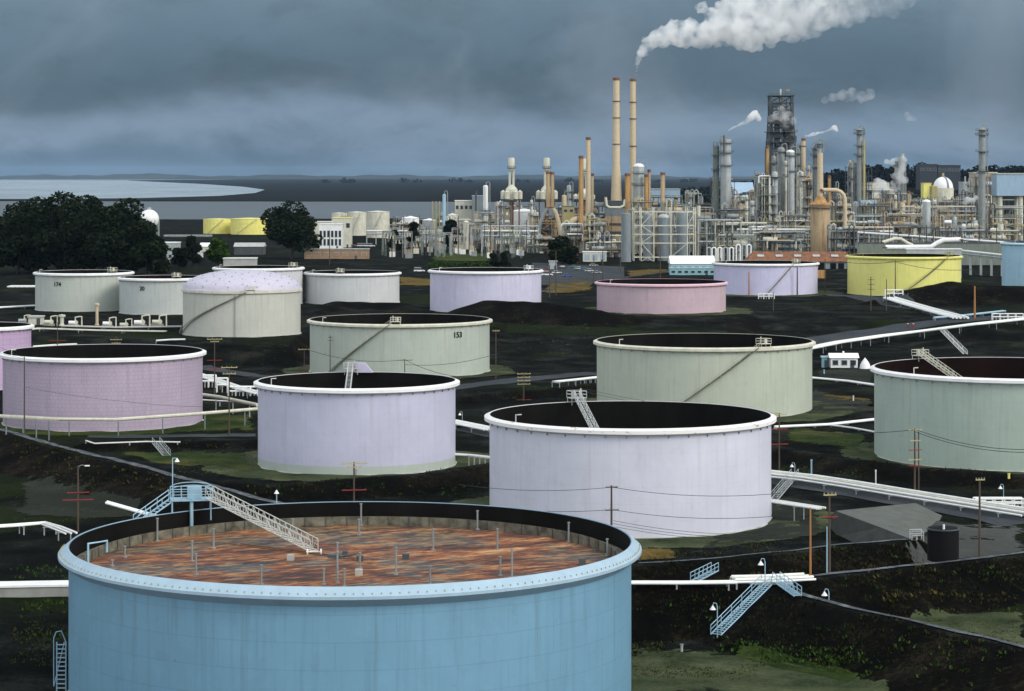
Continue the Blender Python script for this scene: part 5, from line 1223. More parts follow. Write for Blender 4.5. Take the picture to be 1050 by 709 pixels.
for py, w in ((98.5, 13), (127, 12.6), (135.5, 15.5), (146, 14.5)):
    b = MB(); z = zt(py, D) - o.z; b.box((0, 0, z), (2 * w * s, 2 * w * s, .4)); po = b.build('platform', M['dkgrey'], t); b = MB(); w *= s; rail_path(b, [Vector((-w + w * i / 3, -w, z)) for i in range(7)], 1.3, .1); b.build('platform_rail', M['dkgrey'], po)
b = MB(); b.box((0, 0, zt(110, D) - o.z), (.9, .9, (135 - 98) * s)); b.build('lift_shaft', M['offwhite'], t)
for dx, dy, py, r in ((-6, 2, 107, 1.2), (-3, -3, 118, 1.6), (4.5, 3, 104, 1.0), (6, -4, 124, 1.9), (2.5, 5, 113, 1.3), (-7, -5, 130, 1.8)): b = MB(); b.cyl((dx, dy, 0), r, zt(py, D) - o.z, 10); b.build('drill_riser', M['dkgrey' if dx < 3 else 'grey'], t, smooth=True)
for py, dx in ((108, -4), (116, 3), (124, -5), (131, 4), (139, -3), (142, 6), (148, 0)): b = MB(); b.box((dx, -2, zt(py, D) - o.z), (7, 9, 3.2)); b.build('machine_cabin', M['dkgrey'], t)
b = MB(); z = zt(98, D) - o.z; b.tube((3.2, 0, z), (3.2, 0, z + 4.2), .12, 5); b.build('flag_pole', M['dkgrey'], t); b = MB(); b.box((4.6, 0, z + 3.4), (2.8, .15, 1.1)); b.build('flag', M['orange'], t)
# steaming cooling tower frame
D = 1600; o = at_ground(925, D); t = thing('lattice_tower', 'small lattice tower wrapped in rising steam', 'lattice tower', o); s = D / F; b = MB(); lat(b, 4 * s, 3 * s, 0, zt(162, D) - o.z, 9, .3); b.build('base_frame', M['grey'], t); b = MB(); b.cyl((0, 0, 0), 2.2 * s, zt(158, D) - o.z, 14); b.build('stack_shell', M['ltgrey'], t, smooth=True)
for lab, px, top, w, D, m_ in [('slim olive column between lattice tower and coke drums', 796.5, 162, 2.6, 1515, 'greenyg'), ('slim cream column between the two coke drums', 805.7, 165, 2.2, 1482, 'offwhite'), ('slim tan column beside the steaming tan chimney', 829, 170, 2.6, 1495, 'tanlt'), ('slim grey column beside the hill side column', 873.5, 168, 2.6, 1500, 'grey'), ('slim cream column before the steaming lattice tower', 918, 200, 3.2, 1490, 'offwhite'), ('squat cream column before the white dome', 958, 205, 4.6, 1480, 'offwhite'), ('slim grey column between dome and tall edge column', 993, 186, 2.6, 1520, 'grey'), ('slim dark column beside the arched tan duct', 857, 190, 2.4, 1450, 'dkgrey'), ('squat grey column at the foot of the thin tan chimney', 771, 206, 5, 1450, 'ltgrey'), ('slim pale column standing in front of the dark open frame', 765.5, 200, 3.4, 1400, 'offwhite'), ('slim grey column beyond the far end of the pale framework', 708, 198, 3.0, 1450, 'grey'), ('slim cream column between the two white topped cracking towers', 545, 205, 3.0, 1520, 'offwhite'), ('slim grey column behind the large white domed tank', 531, 206, 2.6, 1600, 'grey'), ('squat tan column before the slender tan chimney', 610, 214, 4.2, 1460, 'tanlt')]:
    vessel(lab, px, top, w, D, m_, plats=(top + 5, top + 16), rings=2, pw=1.1)
# -- pale white framework with grey drums
D = 1296; o = at_ground(682, D); t = thing('steel_framework', 'pale steel framework standing around grey drums', 'framework', o); s = D / F; xs = [(p - 682) * s for p in (650, 657.5, 670.5, 688, 705, 713)]; zs = [zt(p, D) - o.z for p in (264, 249.5, 240.5, 231.5, 217.5)]; h = zt(213, D) - o.z
for x in xs:
    for y in (0, 14): b = MB(); b.box((x, y, h / 2), (.55, .55, h)); b.build('frame_post', M['offwhite'], t)
for z in zs:
    for y in (0, 14): b = MB(); b.box(((xs[0] + xs[-1]) / 2, y - .02, z), (xs[-1] - xs[0], .42, .55)); b.build('frame_beam', M['offwhite'], t)
b = MB()
for k in range(4):
    z0, z1 = (zs[k], zs[k + 1]); a, c = xs[1], xs[2]
    b.tube((a, -.1, z0), (c, -.1, z1), .2, 5) if k % 2 else b.tube((c, -.1, z0), (a, -.1, z1), .2, 5)
b.tube((xs[1], -.1, 0), ((xs[1] + xs[2]) / 2, -.1, zs[0]), .2, 5); b.tube((xs[2], -.1, 0), ((xs[1] + xs[2]) / 2, -.1, zs[0]), .2, 5); b.tube((xs[4], -.1, zs[3]), (xs[5], -.1, zs[4]), .2, 5); b.tube((xs[3], -.1, zs[0]), (xs[4], -.1, zs[1]), .2, 5)
b.build('brace', M['offwhite'], t)
vessel('big grey drum standing free beside the pale framework', 642, 219, 10.2, 1285, 'blueg', cat='drum', name='upright_drum', head='flat', cm='white', ladder=False, pipe=1)
vessel('grey drum inside the pale framework, behind its wide bay', 680.5, 220, 12.5, 1304, 'blueg', cat='drum', name='upright_drum', cm='ltgrey', ladder=False)
vessel('grey drum inside the pale framework, at its far bays', 699, 216, 11, 1304, 'blueg', cat='drum', name='upright_drum', ladder=False)
vessel('narrow grey drum inside the braced bay of the framework', 664, 218, 9, 1305, 'blueg', cat='drum', name='upright_drum', ladder=False)
# furnace block under the flared chimney
D = 1440; o = at_ground(632.5, D); t = thing('furnace_block', 'tan and dark furnace block carrying the flared chimney', 'furnace', o); s = D / F; w = 23 * s
for k, (p0, p1, m) in enumerate(((268, 250, 'tan'), (250, 247.5, 'dkgrey'), (247.5, 240, 'tan'), (240, 237.5, 'dkgrey'), (237.5, 231, 'tan'), (231, 229, 'dkgrey'), (229, 222, 'tan'), (222, 213, 'blueg'), (213, 206, 'dkgrey'))):
    z0, z1 = zt(p0, D) - o.z, zt(p1, D) - o.z; b = MB(); b.box((0, 8, (z0 + z1) / 2), (w * (1 if m != 'dkgrey' else 1.06), 16 * (1 if m != 'dkgrey' else 1.05), z1 - z0)); b.build('furnace_tier', M[m], t)
duct('cream duct loop around the foot of the flared chimney', [(621, 202), (622, 211), (625, 213), (636, 213), (640, 211), (641, 204)], 1430, .8, 'offwhite', 10)
b = None
# -- halls, sheds, tanks
house('blue clad hall behind the short tan chimneys', 667, 697.5, 194, 262, D=1560, wall='bluewall', roofm='ltgrey', depth=30, roof='flat', name='clad_hall', door=False)
house('pale blue shed with a sloping roof behind the twin columns', 750, 774, 187, 250, D=1850, wall='offwhite', roofm='bluewall', depth=40, rh=.28, name='clad_hall', door=False)
house('aqua workshop with a white gable roof', 688, 733, 262.5, 279.5, wall='cyan', roofm='white', depth=16, D=1130, win=6, winrow=.62, winh=.2, rh=.42, name='workshop')
house('low teal annexe in front of the aqua workshop', 687, 734, 275, 282, wall='tealwall', roofm='cyan', depth=5, D=1118, win=7, winrow=.5, winh=.3, roof='flat', name='workshop')
D = 1190; o = at_ground(818, D); t = thing('long_shed', 'long shed with a rusty brown roof and grey wall', 'building', o); s = D / F; w = 101 * s; h0, h1 = zt(268.5, D) - o.z, zt(257.5, D) - o.z
MB().box((0, 9, h0 / 2), (w, 18, h0)).build('wall', M['blueg'], t)
b = MB(); b.add([(-w / 2 - .8, -.9, h0), (w / 2 + .8, -.9, h0), (w / 2 + .8, 9, h1 - .6), (-w / 2 + 3, 9, h1 - .6), (w / 2 + .8, 18.9, h0), (-w / 2 - .8, 18.9, h0)], [(0, 1, 2, 3), (3, 2, 4, 5), (1, 4, 2), (0, 3, 5), (5, 4, 1, 0)]); b.build('roof', rusty('brown_roof', (.24, .09, .03), .5, (.10, .04, .018)), t)
for i in range(5): b = MB(); b.box((-w / 2 + w * (i + .7) / 5.3, 4, h0 + (h1 - h0) * .5 + .15), (3.5, 1.6, .3)); b.v = [(x, y, z + (y - 4) * (h1 - h0) / 10) for x, y, z in b.v]; b.build('roof_light', M['ltgrey'], t)
for x in (.24, .36, .44): b = MB(); b.box((w * x, -.08, h0 * .42), (w * .06, .12, h0 * .8)); b.build('doorway', M['black'], t)
house('small orange container beside the yellow tank', 871, 879, 281, 289, wall='orange', roofm='rust', depth=4, D=1060, roof='flat', name='steel_container', cat='container', door=False) if False else None
g = at_ground(841, 1085); t = thing('steel_container', 'small orange container at the end of the long brown shed', 'container', g); b = MB(); b.box((0, 1.5, 2), (5, 3, 3.6)); b.build('container_body', M['orange'], t); b = MB(); b.box((0, -.05, 2), (.12, .1, 3.2)); b.build('door_bar', M['rust'], t)
house('white three storey office with a row of dark windows', 327, 350.5, 230, 252.5, D=1500, wall='white', roofm='rimwhite', depth=14, roof='flat', win=6, winrow=.62, winh=.5, rows=2, name='office_building')
house('cream office annexe behind the white office', 341, 360, 223.5, 250, D=1540, wall='offwhite', roofm='yellow', depth=12, roof='flat', name='office_building', win=3, winrow=.75, winh=.15)
house('low white roofed building behind the white office', 322, 341, 227.5, 250, D=1620, wall='offwhite', roofm='white', depth=12, roof='flat', name='office_building', door=False)
house('long brown walled shed with a pale roof edge', 312, 378, 255.5, 266, wall='brownwall', roofm='ltgrey', depth=8, D=1330, roof='flat', name='long_shed', win=7, winrow=.5, winh=.3, winm='brownwall')
house('pale panel building beside the eucalyptus clump', 162, 182, 249, 272, D=1260, wall='ltgrey', roofm='white', depth=12, roof='flat', win=4, winrow=.7, winh=.3, rows=2)
house('low white sheds behind the dark conical tree', 183, 206, 256, 268, D=1330, wall='white', roofm='ltgrey', depth=10, roof='gable', win=4)
house('low white roofed shed beside the bright green tree', 229, 262, 265, 273, D=1180, wall='conclight', roofm='white', depth=8, roof='flat')
house('small gabled white shed in front of the yellow tanks', 205, 220, 249, 262, D=1450, wall='offwhite', roofm='white', depth=12, rh=.4)
house('long dark jetty shed before the yellow tanks', 168, 216, 241.5, 247, D=1800, wall='grey', roofm='ltgrey', depth=10, roof='flat', door=False)
house('dark sheds with pale lean-to in front of the yellow tanks', 240, 270, 249, 261, D=1400, wall='dkgrey', roofm='conclight', depth=14, rh=.3)
cone_tank('yellow cylindrical tank, the one nearer the eucalyptus', 224, 225, 31, 1900, 'yellow', rise=.05); cone_tank('yellow cylindrical tank, the one beside the round dark tree', 256.5, 224.5, 40, 1880, 'yellow', rise=.05)
M['yellow'].node_tree.nodes  # same paint on both
cone_tank('white cone roofed tank, smallest of three by the office', 348, 219, 16, 1850, 'offwhite'); cone_tank('white cone roofed tank in the middle of three by the office', 366, 218, 19, 1840, 'offwhite'); cone_tank('white cone roofed tank farthest of three from the office', 387.5, 217.5, 24, 1780, 'offwhite')
cone_tank('low white domed tank behind the switchyard', 421, 224, 18, 1700, 'white', rise=.25); cone_tank('low white domed tank, smaller and closer to the thin blue vessel', 440, 226, 14, 1680, 'ltgrey', 'white', rise=.25)
cone_tank('large white domed tank below the free standing cracking tower', 537.5, 217, 31, 1560, 'white', rise=.18)
cone_tank('small pale domed tank below the cream block', 464, 221, 11, 1600, 'offwhite', rise=.4); cone_tank('small pale tank with a conical top over the switchyard', 478, 228, 6, 1500, 'offwhite', rise=.6)
house('cream block behind the tall white vessel', 466.5, 485, 206, 250, D=1640, wall='offwhite', roofm='rimwhite', depth=18, roof='flat', door=False, win=4, winrow=.85, winh=.08)
house('blue grey block right behind the tall white vessel', 484, 497, 201, 250, D=1630, wall='blueg', roofm='bluewall', depth=18, roof='flat', door=False)
stack('dark flue in front of the blue grey block', 488, 196, 1.8, 1600, 'dkgrey', cap=False)
house('green control block beside the slender chimney', 577, 589, 211.5, 255, D=1500, wall='yellowpipe', roofm='greenyg', depth=10, roof='flat', door=False, win=2, winrow=.9, winh=.06)
house('yellow green cabin under the free standing cracking tower', 516, 522, 213.5, 250, D=1510, wall='yellowpipe', roofm='rust', depth=8, roof='flat', door=False)
vessel('pinkish drum behind the green control block', 578.5, 200, 5, 1530, 'tanlt', cat='vessel', ladder=False)
vessel('small grey vessel with a pointed top behind the green block', 583.5, 190, 4.6, 1560, 'ltgrey', plats=(197, 204), cat='vessel')
house('low building with blue panels beside the dark bushy tree', 598, 622, 258.5, 272, D=1290, wall='offwhite', roofm='rimwhite', depth=8, roof='flat', win=3, winrow=.5, winh=.55, winm='bluewall', name='gate_house')
house('small white kiosk in front of the dark bushy tree', 563, 571, 268, 277, D=1180, wall='ltgrey', roofm='conclight', depth=4, roof='flat', name='kiosk'); house('small red and white gate hut beside the blue panel building', 586, 592, 262, 271, D=1270, wall='white', roofm='red', depth=3, roof='flat', name='kiosk')
house('pale grey green pump building before the sloping ducts', 540, 554.5, 243.5, 258, D=1440, wall='offwhite', roofm='white', depth=10, roof='flat', door=False)
# dome, hill side buildings
D = 1800; o = at_ground(967, D); t = thing('domed_building', 'cream round building with a big white dome', 'building', o); s = D / F; h = zt(193, D) - o.z
MB().lathe([(10.8 * s, 0), (10.8 * s, h)], 40).build('wall', M['offwhite'], t, smooth=True); MB().dome((0, 0, h), 10.2 * s, 11.5 * s, 40, 10).build('dome', M['rimwhite'], t, smooth=True)
b = MB(); b.cyl((0, 0, h + 11.2 * s), 1.2 * s, 3, 12); b.build('lantern', M['yellowpipe'], t); b = MB()
b.poly([((10.4 * s) * math.cos(a) * .35, -(10.4 * s) * math.cos(a) * .94, h + 11.7 * s * math.sin(a)) for a in [math.pi / 2 * i / 8 for i in range(9)]], .7, 6); b.build('dome_rib', M['grey'], t)
o2 = at_ground(965, D); b = MB(); b.box((0, -14, zt(209, D) - o.z), (40 * s, 10, 2)); b.build('dark_canopy', M['dkgrey'], t)
house('yellow block beside the white dome', 947, 955, 188, 245, D=1800, wall='yellow', roofm='yellow', depth=12, roof='flat', door=False); house('small olive block against the white dome', 956, 961, 191, 245, D=1760, wall='yellowpipe', roofm='yellow', depth=12, roof='flat', door=False)
house('pale building wrapped in steam', 893, 912, 187, 245, D=1760, wall='offwhite', roofm='greenyg', depth=20, roof='flat', door=False)
house('pale building between the white dome and the tall column', 988, 1001, 187, 245, D=1820, wall='ltgrey', roofm='offwhite', depth=20, roof='flat', door=False)
def raised(label, p0, p1, top, bot, D, m, base):
    o = at_ground((p0 + p1) / 2, D); t = thing('elevated_hopper', label, 'hopper building', o); s = D / F; w = (p1 - p0) * s; z0, z1 = zt(bot, D) - o.z, zt(top, D) - o.z
    MB().box((0, 9, (z0 + z1) / 2), (w, 18, z1 - z0)).build('wall', M[m], t); b = MB(); b.box((0, 9, z1 + .25), (w + 1, 19, .5)); b.build('roof', M['offwhite'], t)
    for x in (-.35, .35):
        for y in (3, 15): b = MB(); b.cyl((w * x, y, 0), 1.5, z0, 10); b.build('leg', M[base], t, smooth=True)
raised('tan elevated building behind the tall edge column', 999, 1022, 177.5, 200, 1560, 'tanlt', 'offwhite'); raised('blue elevated building at the frame edge', 1022, 1052, 178.5, 201, 1540, 'bluewall', 'offwhite')
D = 3150; M['ridgewall'] = mat('hazed_ridge_wall', (.028, .038, .052), .8, .2)  # distance haze put into the wall colour as a dark blue
for k, (p0, p1, tp) in enumerate(((943, 961, 168.5), (961.5, 985, 169.5))):
    x = ((p0 + p1) / 2 - CX) / F * D; house(('grey blocky building on the wooded ridge, taller half' if k == 0 else 'grey blocky building on the wooded ridge, longer half'), p0, p1, tp, 182, D=D, z0=-20, wall='ridgewall', roofm='dkgrey', depth=30, roof='flat', door=False, win=5, winrow=.8, winh=.1)
# sphere tank behind the trees
D = 1750; o = at_ground(153, D); t = thing('sphere_tank', 'white spherical gas tank behind the eucalyptus', 'sphere tank', o); s = D / F; zc = zt(225, D) - o.z; r = 10 * s
b = MB(); b.lathe([(max(.01, r * math.cos(a)), zc + r * math.sin(a)) for a in [-math.pi / 2 + math.pi * i / 16 for i in range(17)]], 32); b.build('sphere', M['white'], t, smooth=True)
for i in range(8): b = MB(); b.cyl((r * .98 * math.cos(i * .785), r * .98 * math.sin(i * .785), 0), .4, zc, 8); b.build('leg', M['ltgrey'], t)
b = MB(); b.lathe([(1.5, zc + r - .1), (1.5, zc + r + 1.5)], 12); b.build('top_rail', M['ltgrey'], t)
# blue awning, red flare tip
o = at_ground(891, 1460); t = thing('steel_canopy', 'low blue roofed canopy below the steaming building', 'canopy', o); s = 1460 / F; z = zt(207, 1460) - o.z; b = MB(); b.box((0, 5, z), (17 * s, 10, 1.8)); b.build('roof', M['bluewall'], t)
for x in (-.45, 0, .45):
    for y in (.6, 9): b = MB(); b.box((17 * s * x, y, z / 2), (.4, .4, z - 1.8)); b.build('frame_post', M['grey'], t)
stack('thin vent with a bright red tip beside the white dome', 989.5, 181, 1.4, 1650, 'ltgrey', cap=False, cat='vent pipe', name='vent_pipe'); o = W(989.5, 180.5, 1650)
# -- process units (dense pipework)
UN = [  # label, px0, px1, top, D, levels, seed, frame material, vessels, drums, pipes
 ('low white pipework behind the round white tanks', 398, 432, 231, 1620, 3, 1, 'ltgrey', 2, 2, 12),
 ('pale pipework in front of the cream block', 458, 484, 226, 1560, 4, 2, 'ltgrey', 3, 2, 14),
 ('white stepped pipework at the foot of the tall white vessel', 486, 512, 221, 1530, 4, 3, 'ltgrey', 3, 2, 14),
 ('brownish pipework under the free standing cracking tower', 508, 524, 212, 1500, 5, 4, 'grey', 3, 1, 12),
 ('grey pipework before the large white domed tank', 500, 536, 238, 1470, 3, 5, 'grey', 3, 3, 14),
 ('pipework under the twin tan chimney legs', 543, 577, 222, 1470, 5, 6, 'tan', 4, 2, 16),
 ('dark pipework around the arched curved duct', 577, 600, 232, 1425, 4, 7, 'grey', 3, 2, 14),
 ('pipework with cream pipes before the slender chimney', 598, 622, 225, 1420, 5, 8, 'tan', 3, 2, 16),
 ('pipework at the foot of the tan furnace block', 612, 640, 243, 1390, 3, 9, 'greenyg', 3, 3, 14),
 ('grey pipework crowded behind the pale steel framework', 644, 680, 208, 1400, 6, 10, 'greenyg', 4, 2, 18),
 ('pipework on the far half behind the pale framework', 678, 714, 210, 1390, 6, 11, 'greenyg', 4, 2, 18),
 ('dark green pipework between the framework and twin columns', 712, 734, 220, 1400, 5, 12, 'grey', 3, 2, 14),
 ('dark pipework at the foot of the twin columns', 728, 766, 218, 1430, 5, 13, 'dkgrey', 4, 3, 18),
 ('dark open frame below the pale blue sloping shed', 750, 780, 200, 1540, 5, 14, 'dkgrey', 3, 2, 14),
 ('tall platformed structure around the beige column', 776, 800, 182, 1465, 8, 15, 'greenyg', 2, 1, 18),
 ('tall platformed structure below the steaming tan chimney', 817, 833, 181, 1490, 8, 16, 'tan', 3, 1, 16),
 ('pipework at the foot of the coke drums', 780, 832, 228, 1420, 4, 17, 'greenyg', 5, 3, 22),
 ('pipework beside the tan regenerator, below the arched duct', 850, 880, 212, 1400, 6, 18, 'greenyg', 4, 3, 20),
 ('dark platformed structure around the tall hill side column', 870, 894, 172, 1500, 9, 19, 'dkgrey', 2, 1, 18),
 ('dark pipework below the blue roofed canopy', 876, 912, 212, 1440, 5, 20, 'dkgrey', 4, 3, 20),
 ('dark pipework around the steaming lattice tower', 905, 944, 200, 1530, 6, 21, 'dkgrey', 4, 3, 20),
 ('brown pipework between canopy and white topped vessel', 908, 948, 222, 1400, 4, 22, 'tan', 4, 3, 20),
 ('dark pipework under the white dome', 942, 985, 208, 1500, 5, 23, 'dkgrey', 4, 4, 22),
 ('orange tinted pipework between the dome and tall column', 984, 1006, 200, 1460, 6, 24, 'rust', 3, 3, 18),
 ('grey pipework at the foot of the tall edge column', 962, 1010, 226, 1390, 4, 25, 'greenyg', 4, 4, 22),
 ('pipework under the elevated blue building', 1006, 1052, 214, 1430, 5, 26, 'greenyg', 4, 4, 20),
 ('low pipework in front of the aqua workshop', 735, 772, 244, 1250, 3, 27, 'greenyg', 2, 2, 14),
 ('far grey pipework seen between framework and twin columns', 700, 732, 200, 1600, 5, 28, 'dkgrey', 3, 2, 12),
 ('dark pipework behind the round white tanks', 404, 440, 226, 1700, 3, 41, 'dkgrey', 4, 3, 22),
 ('dark pipework behind the cream block', 448, 470, 222, 1720, 4, 42, 'grey', 4, 3, 22),
 ('dark pipework behind the large white domed tank', 515, 550, 212, 1680, 4, 43, 'dkgrey', 4, 3, 22),
 ('dark pipework between the twin legs and slender chimney', 570, 600, 214, 1600, 5, 44, 'dkgrey', 4, 3, 22),
 ('dark pipework between slender and flared chimneys', 603, 626, 212, 1560, 5, 45, 'dkgrey', 4, 3, 22),
 ('dark pipework between the blue hall and twin columns', 694, 736, 214, 1540, 5, 46, 'dkgrey', 4, 3, 22),
 ('dark pipework filling the gap under the pale blue shed', 744, 790, 214, 1480, 5, 47, 'dkgrey', 4, 3, 22),
 ('dark low pipework under the lattice tower', 786, 836, 216, 1560, 5, 48, 'dkgrey', 4, 3, 22),
 ('dark pipework behind the arched duct', 846, 882, 200, 1600, 6, 49, 'dkgrey', 4, 3, 22),
 ('dark pipework behind the blue roofed canopy', 876, 915, 196, 1640, 6, 50, 'dkgrey', 4, 3, 22),
 ('dark pipework behind the white topped vessel', 935, 962, 208, 1600, 5, 51, 'dkgrey', 4, 3, 22),
 ('dark pipework between dome and elevated tan building', 970, 1004, 206, 1620, 5, 52, 'dkgrey', 4, 3, 22),
 ('dark pipework in the far corner behind the blue building', 1004, 1055, 206, 1620, 5, 53, 'dkgrey', 4, 3, 22),
 ('low dark pipework in front of the twin columns', 726, 770, 232, 1375, 3, 54, 'dkgrey', 4, 3, 22),
 ('low dark pipework in front of the coke drums', 770, 828, 240, 1340, 3, 55, 'dkgrey', 4, 3, 22),
 ('low dark pipework in front of the regenerator duct', 852, 900, 236, 1340, 3, 56, 'dkgrey', 4, 3, 22),
 ('low dark pipework before the tall edge column', 900, 960, 234, 1350, 3, 57, 'dkgrey', 4, 3, 22),
 ('low dark pipework at the frame edge below the racks', 960, 1050, 238, 1345, 3, 58, 'dkgrey', 4, 3, 22),
 ('low dark pipework before the furnace block', 600, 645, 250, 1360, 2, 59, 'dkgrey', 4, 3, 22),
 ('dark low pipework before the twin legs', 540, 580, 246, 1420, 2, 60, 'dkgrey', 4, 3, 22),
 ('tall dark structure behind the coke drums', 794, 820, 176, 1535, 9, 71, 'dkgrey', 4, 2, 20),
 ('tall dark structure between regenerator and steaming chimney', 824, 836, 186, 1440, 8, 72, 'dkgrey', 4, 2, 20),
 ('dark structure between arched duct and hill side column', 852, 874, 204, 1470, 6, 73, 'grey', 4, 2, 20),
 ('tall dark frame around the foot of the twin columns', 730, 753, 186, 1510, 8, 74, 'dkgrey', 4, 2, 20),
 ('dark frame behind the pale framework top', 650, 700, 203, 1470, 6, 75, 'dkgrey', 4, 2, 20),
 ('dark frame around the tall edge column', 1000, 1015, 182, 1450, 8, 76, 'dkgrey', 4, 2, 20),
 ('tan frame between canopy and steaming lattice tower', 905, 935, 208, 1480, 6, 77, 'tan', 4, 2, 20),
 ('tan frame in front of the white dome', 938, 972, 214, 1440, 5, 78, 'tan', 4, 2, 20),
 ('grey frame left open beside the twin columns', 753, 777, 206, 1460, 6, 79, 'grey', 4, 2, 20),
 ('cream frame beyond the regenerator foot', 800, 832, 222, 1390, 4, 80, 'offwhite', 4, 2, 20),
]
for lab, p0, p1, top, D, lv, sd_, fm, nv, nd, npp in UN:
    frame(lab, p0, p1, top, D, 14, lv, sd_, fm=fm, nv=nv, nd=nd, npipe=npp, pm=('white', 'offwhite', 'ltgrey', 'grey', 'yellowpipe', 'tanlt', 'tan', 'dkgrey') if fm != 'dkgrey' else ('grey', 'ltgrey', 'dkgrey', 'offwhite', 'greenyg', 'tan', 'dkgrey'))
def rack(label, px0, px1, pys, D, r, mats, posts=8, D1=None, y1=None):
    """elevated pipe bridge; pys = rows of pipes"""
    o = at_ground(px0, D); D1 = D1 or D; t = thing('pipe_rack', label, 'pipe rack', o)
    for k, py in enumerate(pys):
        a = W(px0, py, D) - o; b = W(px1, (y1[k] if y1 else py), D1) - o
        for q in range(2):
            MB().tube(a + Vector((0, q * 1.6, 0)), b + Vector((0, q * 1.6, 0)), r * (1 if q == 0 else .7), 8).build('pipe', M[mats[k % len(mats)]], t, smooth=True)
    for i in range(posts):
        k = i / (posts - 1); a = W(px0, min(pys), D).lerp(W(px1, min(y1) if y1 else min(pys), D1), k) - o; g = hz(a.x + o.x, a.y + o.y) - o.z
        b = MB(); b.box((a.x, a.y - .5, (a.z + g) / 2), (.5, .5, a.z - g)); b.box((a.x, a.y + 2.4, (a.z + g) / 2), (.5, .5, a.z - g))
        for py in pys: z = a.z - (py - min(pys)) / F * D - r - .2; b.box((a.x, a.y + .95, z), (.35, 3.4, .35))
        b.build('rack_post', M['ltgrey'], t)
    return t
rack('long pipe rack with white pipes before the coke drums', 756, 834, (235.5, 246, 254), 1370, .5, ('white', 'ltgrey', 'greenyg'), 9)
rack('short upper pipe rack beside the twin columns', 744, 786, (229, 233), 1385, .55, ('offwhite', 'white'), 5)
rack('grey pipe rack between framework and long pipe rack', 716, 760, (226, 240, 248), 1360, .5, ('ltgrey', 'greenyg', 'ltgrey'), 6)
rack('long white pipe rack sloping behind the yellow tank', 880, 1050, (238.5, 243), 1330, .55, ('white', 'greenyg'), 16, D1=1290, y1=(250, 254))
rack('white pipe rack from the arched duct towards the fence poles', 866, 916, (233.5, 237.5), 1345, .6, ('tanlt', 'white'), 6)
rack('low pipe rack on the bank beside the yellow tank', 985, 1050, (257, 260), 1120, .45, ('white', 'ltgrey'), 7, D1=1090, y1=(264, 267))
rack('upper grey pipe rack under the white dome', 925, 1000, (212, 217, 221), 1450, .45, ('offwhite', 'ltgrey', 'tanlt'), 9)
rack('grey pipe rack before the canopy', 868, 930, (222, 228), 1410, .5, ('ltgrey', 'white'), 8)
rack('pale pipe rack crossing behind the office', 376, 452, (237, 240), 1600, .5, ('white', 'ltgrey'), 9)
rack('pale pipe rack in front of the large white domed tank', 494, 552, (232, 237, 242), 1450, .45, ('ltgrey', 'white', 'ltblue'), 7)
# fat white bent pipe behind the yellow tank
duct('fat white bent pipe behind the yellow tank rim', [(908, 254), (925, 254), (955, 253.5), (962, 249), (968, 246.5), (985, 246)], 1120, 1.2, 'white', 10); duct('fat white pipe with a dip behind the yellow tank', [(905, 249), (918, 245), (924, 245.5), (931, 250), (936, 252)], 1150, .9, 'offwhite', 10)
house('long white flat roofed block behind the yellow tank', 930, 986, 255.5, 263, D=1085, wall='ltgrey', roofm='white', depth=5, roof='flat', door=False, name='site_building')
# row of inverted U pipes
o = at_ground(748, 1230); t = thing('pipe_manifold', 'row of white looped pipes above the white tank rim', 'manifold', o); s = 1230 / F
for i, px in enumerate((727, 732, 738, 744, 750, 757, 763, 768)):
    h = zt(254 - (3 if i > 4 else 0), 1230) - o.z; x = (px - 748) * s; w = 2.0 * s; b = MB(); b.poly([(x - w, 0, 0), (x - w, 0, h - w)] + [(x - w * math.cos(a), 0, h - w + w * math.sin(a)) for a in [math.pi * k / 6 for k in range(1, 6)]] + [(x + w, 0, h - w), (x + w, 0, 0)], .42, 7); b.build('looped_pipe', M['white'] if i % 3 else M['ltgrey'], t, smooth=True)
# long hedge-like pipe wall
struct_wall = house('long mottled grey wall below the white pipe rack', 880, 1050, 249, 260, D=1240, wall='greenyg', roofm='dkgrey', depth=2, roof='flat', door=False, name='long_wall', cat='wall')
# horizontal drums
for lab, px, py, w, h, D, m in (('large grey horizontal drum at the foot of the twin columns', 752, 222, 13, 5, 1400, 'grey'), ('dark horizontal drum beside the large grey one', 768, 225, 12, 5, 1405, 'dkgrey'), ('grey horizontal drum between framework and twin columns', 722, 224, 14, 4.6, 1385, 'blueg'), ('pale horizontal drum in the dark pipework under the dome', 972, 228, 8, 4, 1385, 'white'), ('cream horizontal drum near the elevated blue building', 1020, 236, 10, 4, 1380, 'offwhite'), ('pale horizontal drum behind the white pipe rack', 895, 228, 12, 4, 1385, 'ltgrey')): hdrum(lab, px, py, w, h, D, m)
vessel('cream cylinder near the elevated blue building', 1026, 230, 6, 1380, 'offwhite', cat='vessel', head='flat', ladder=False)
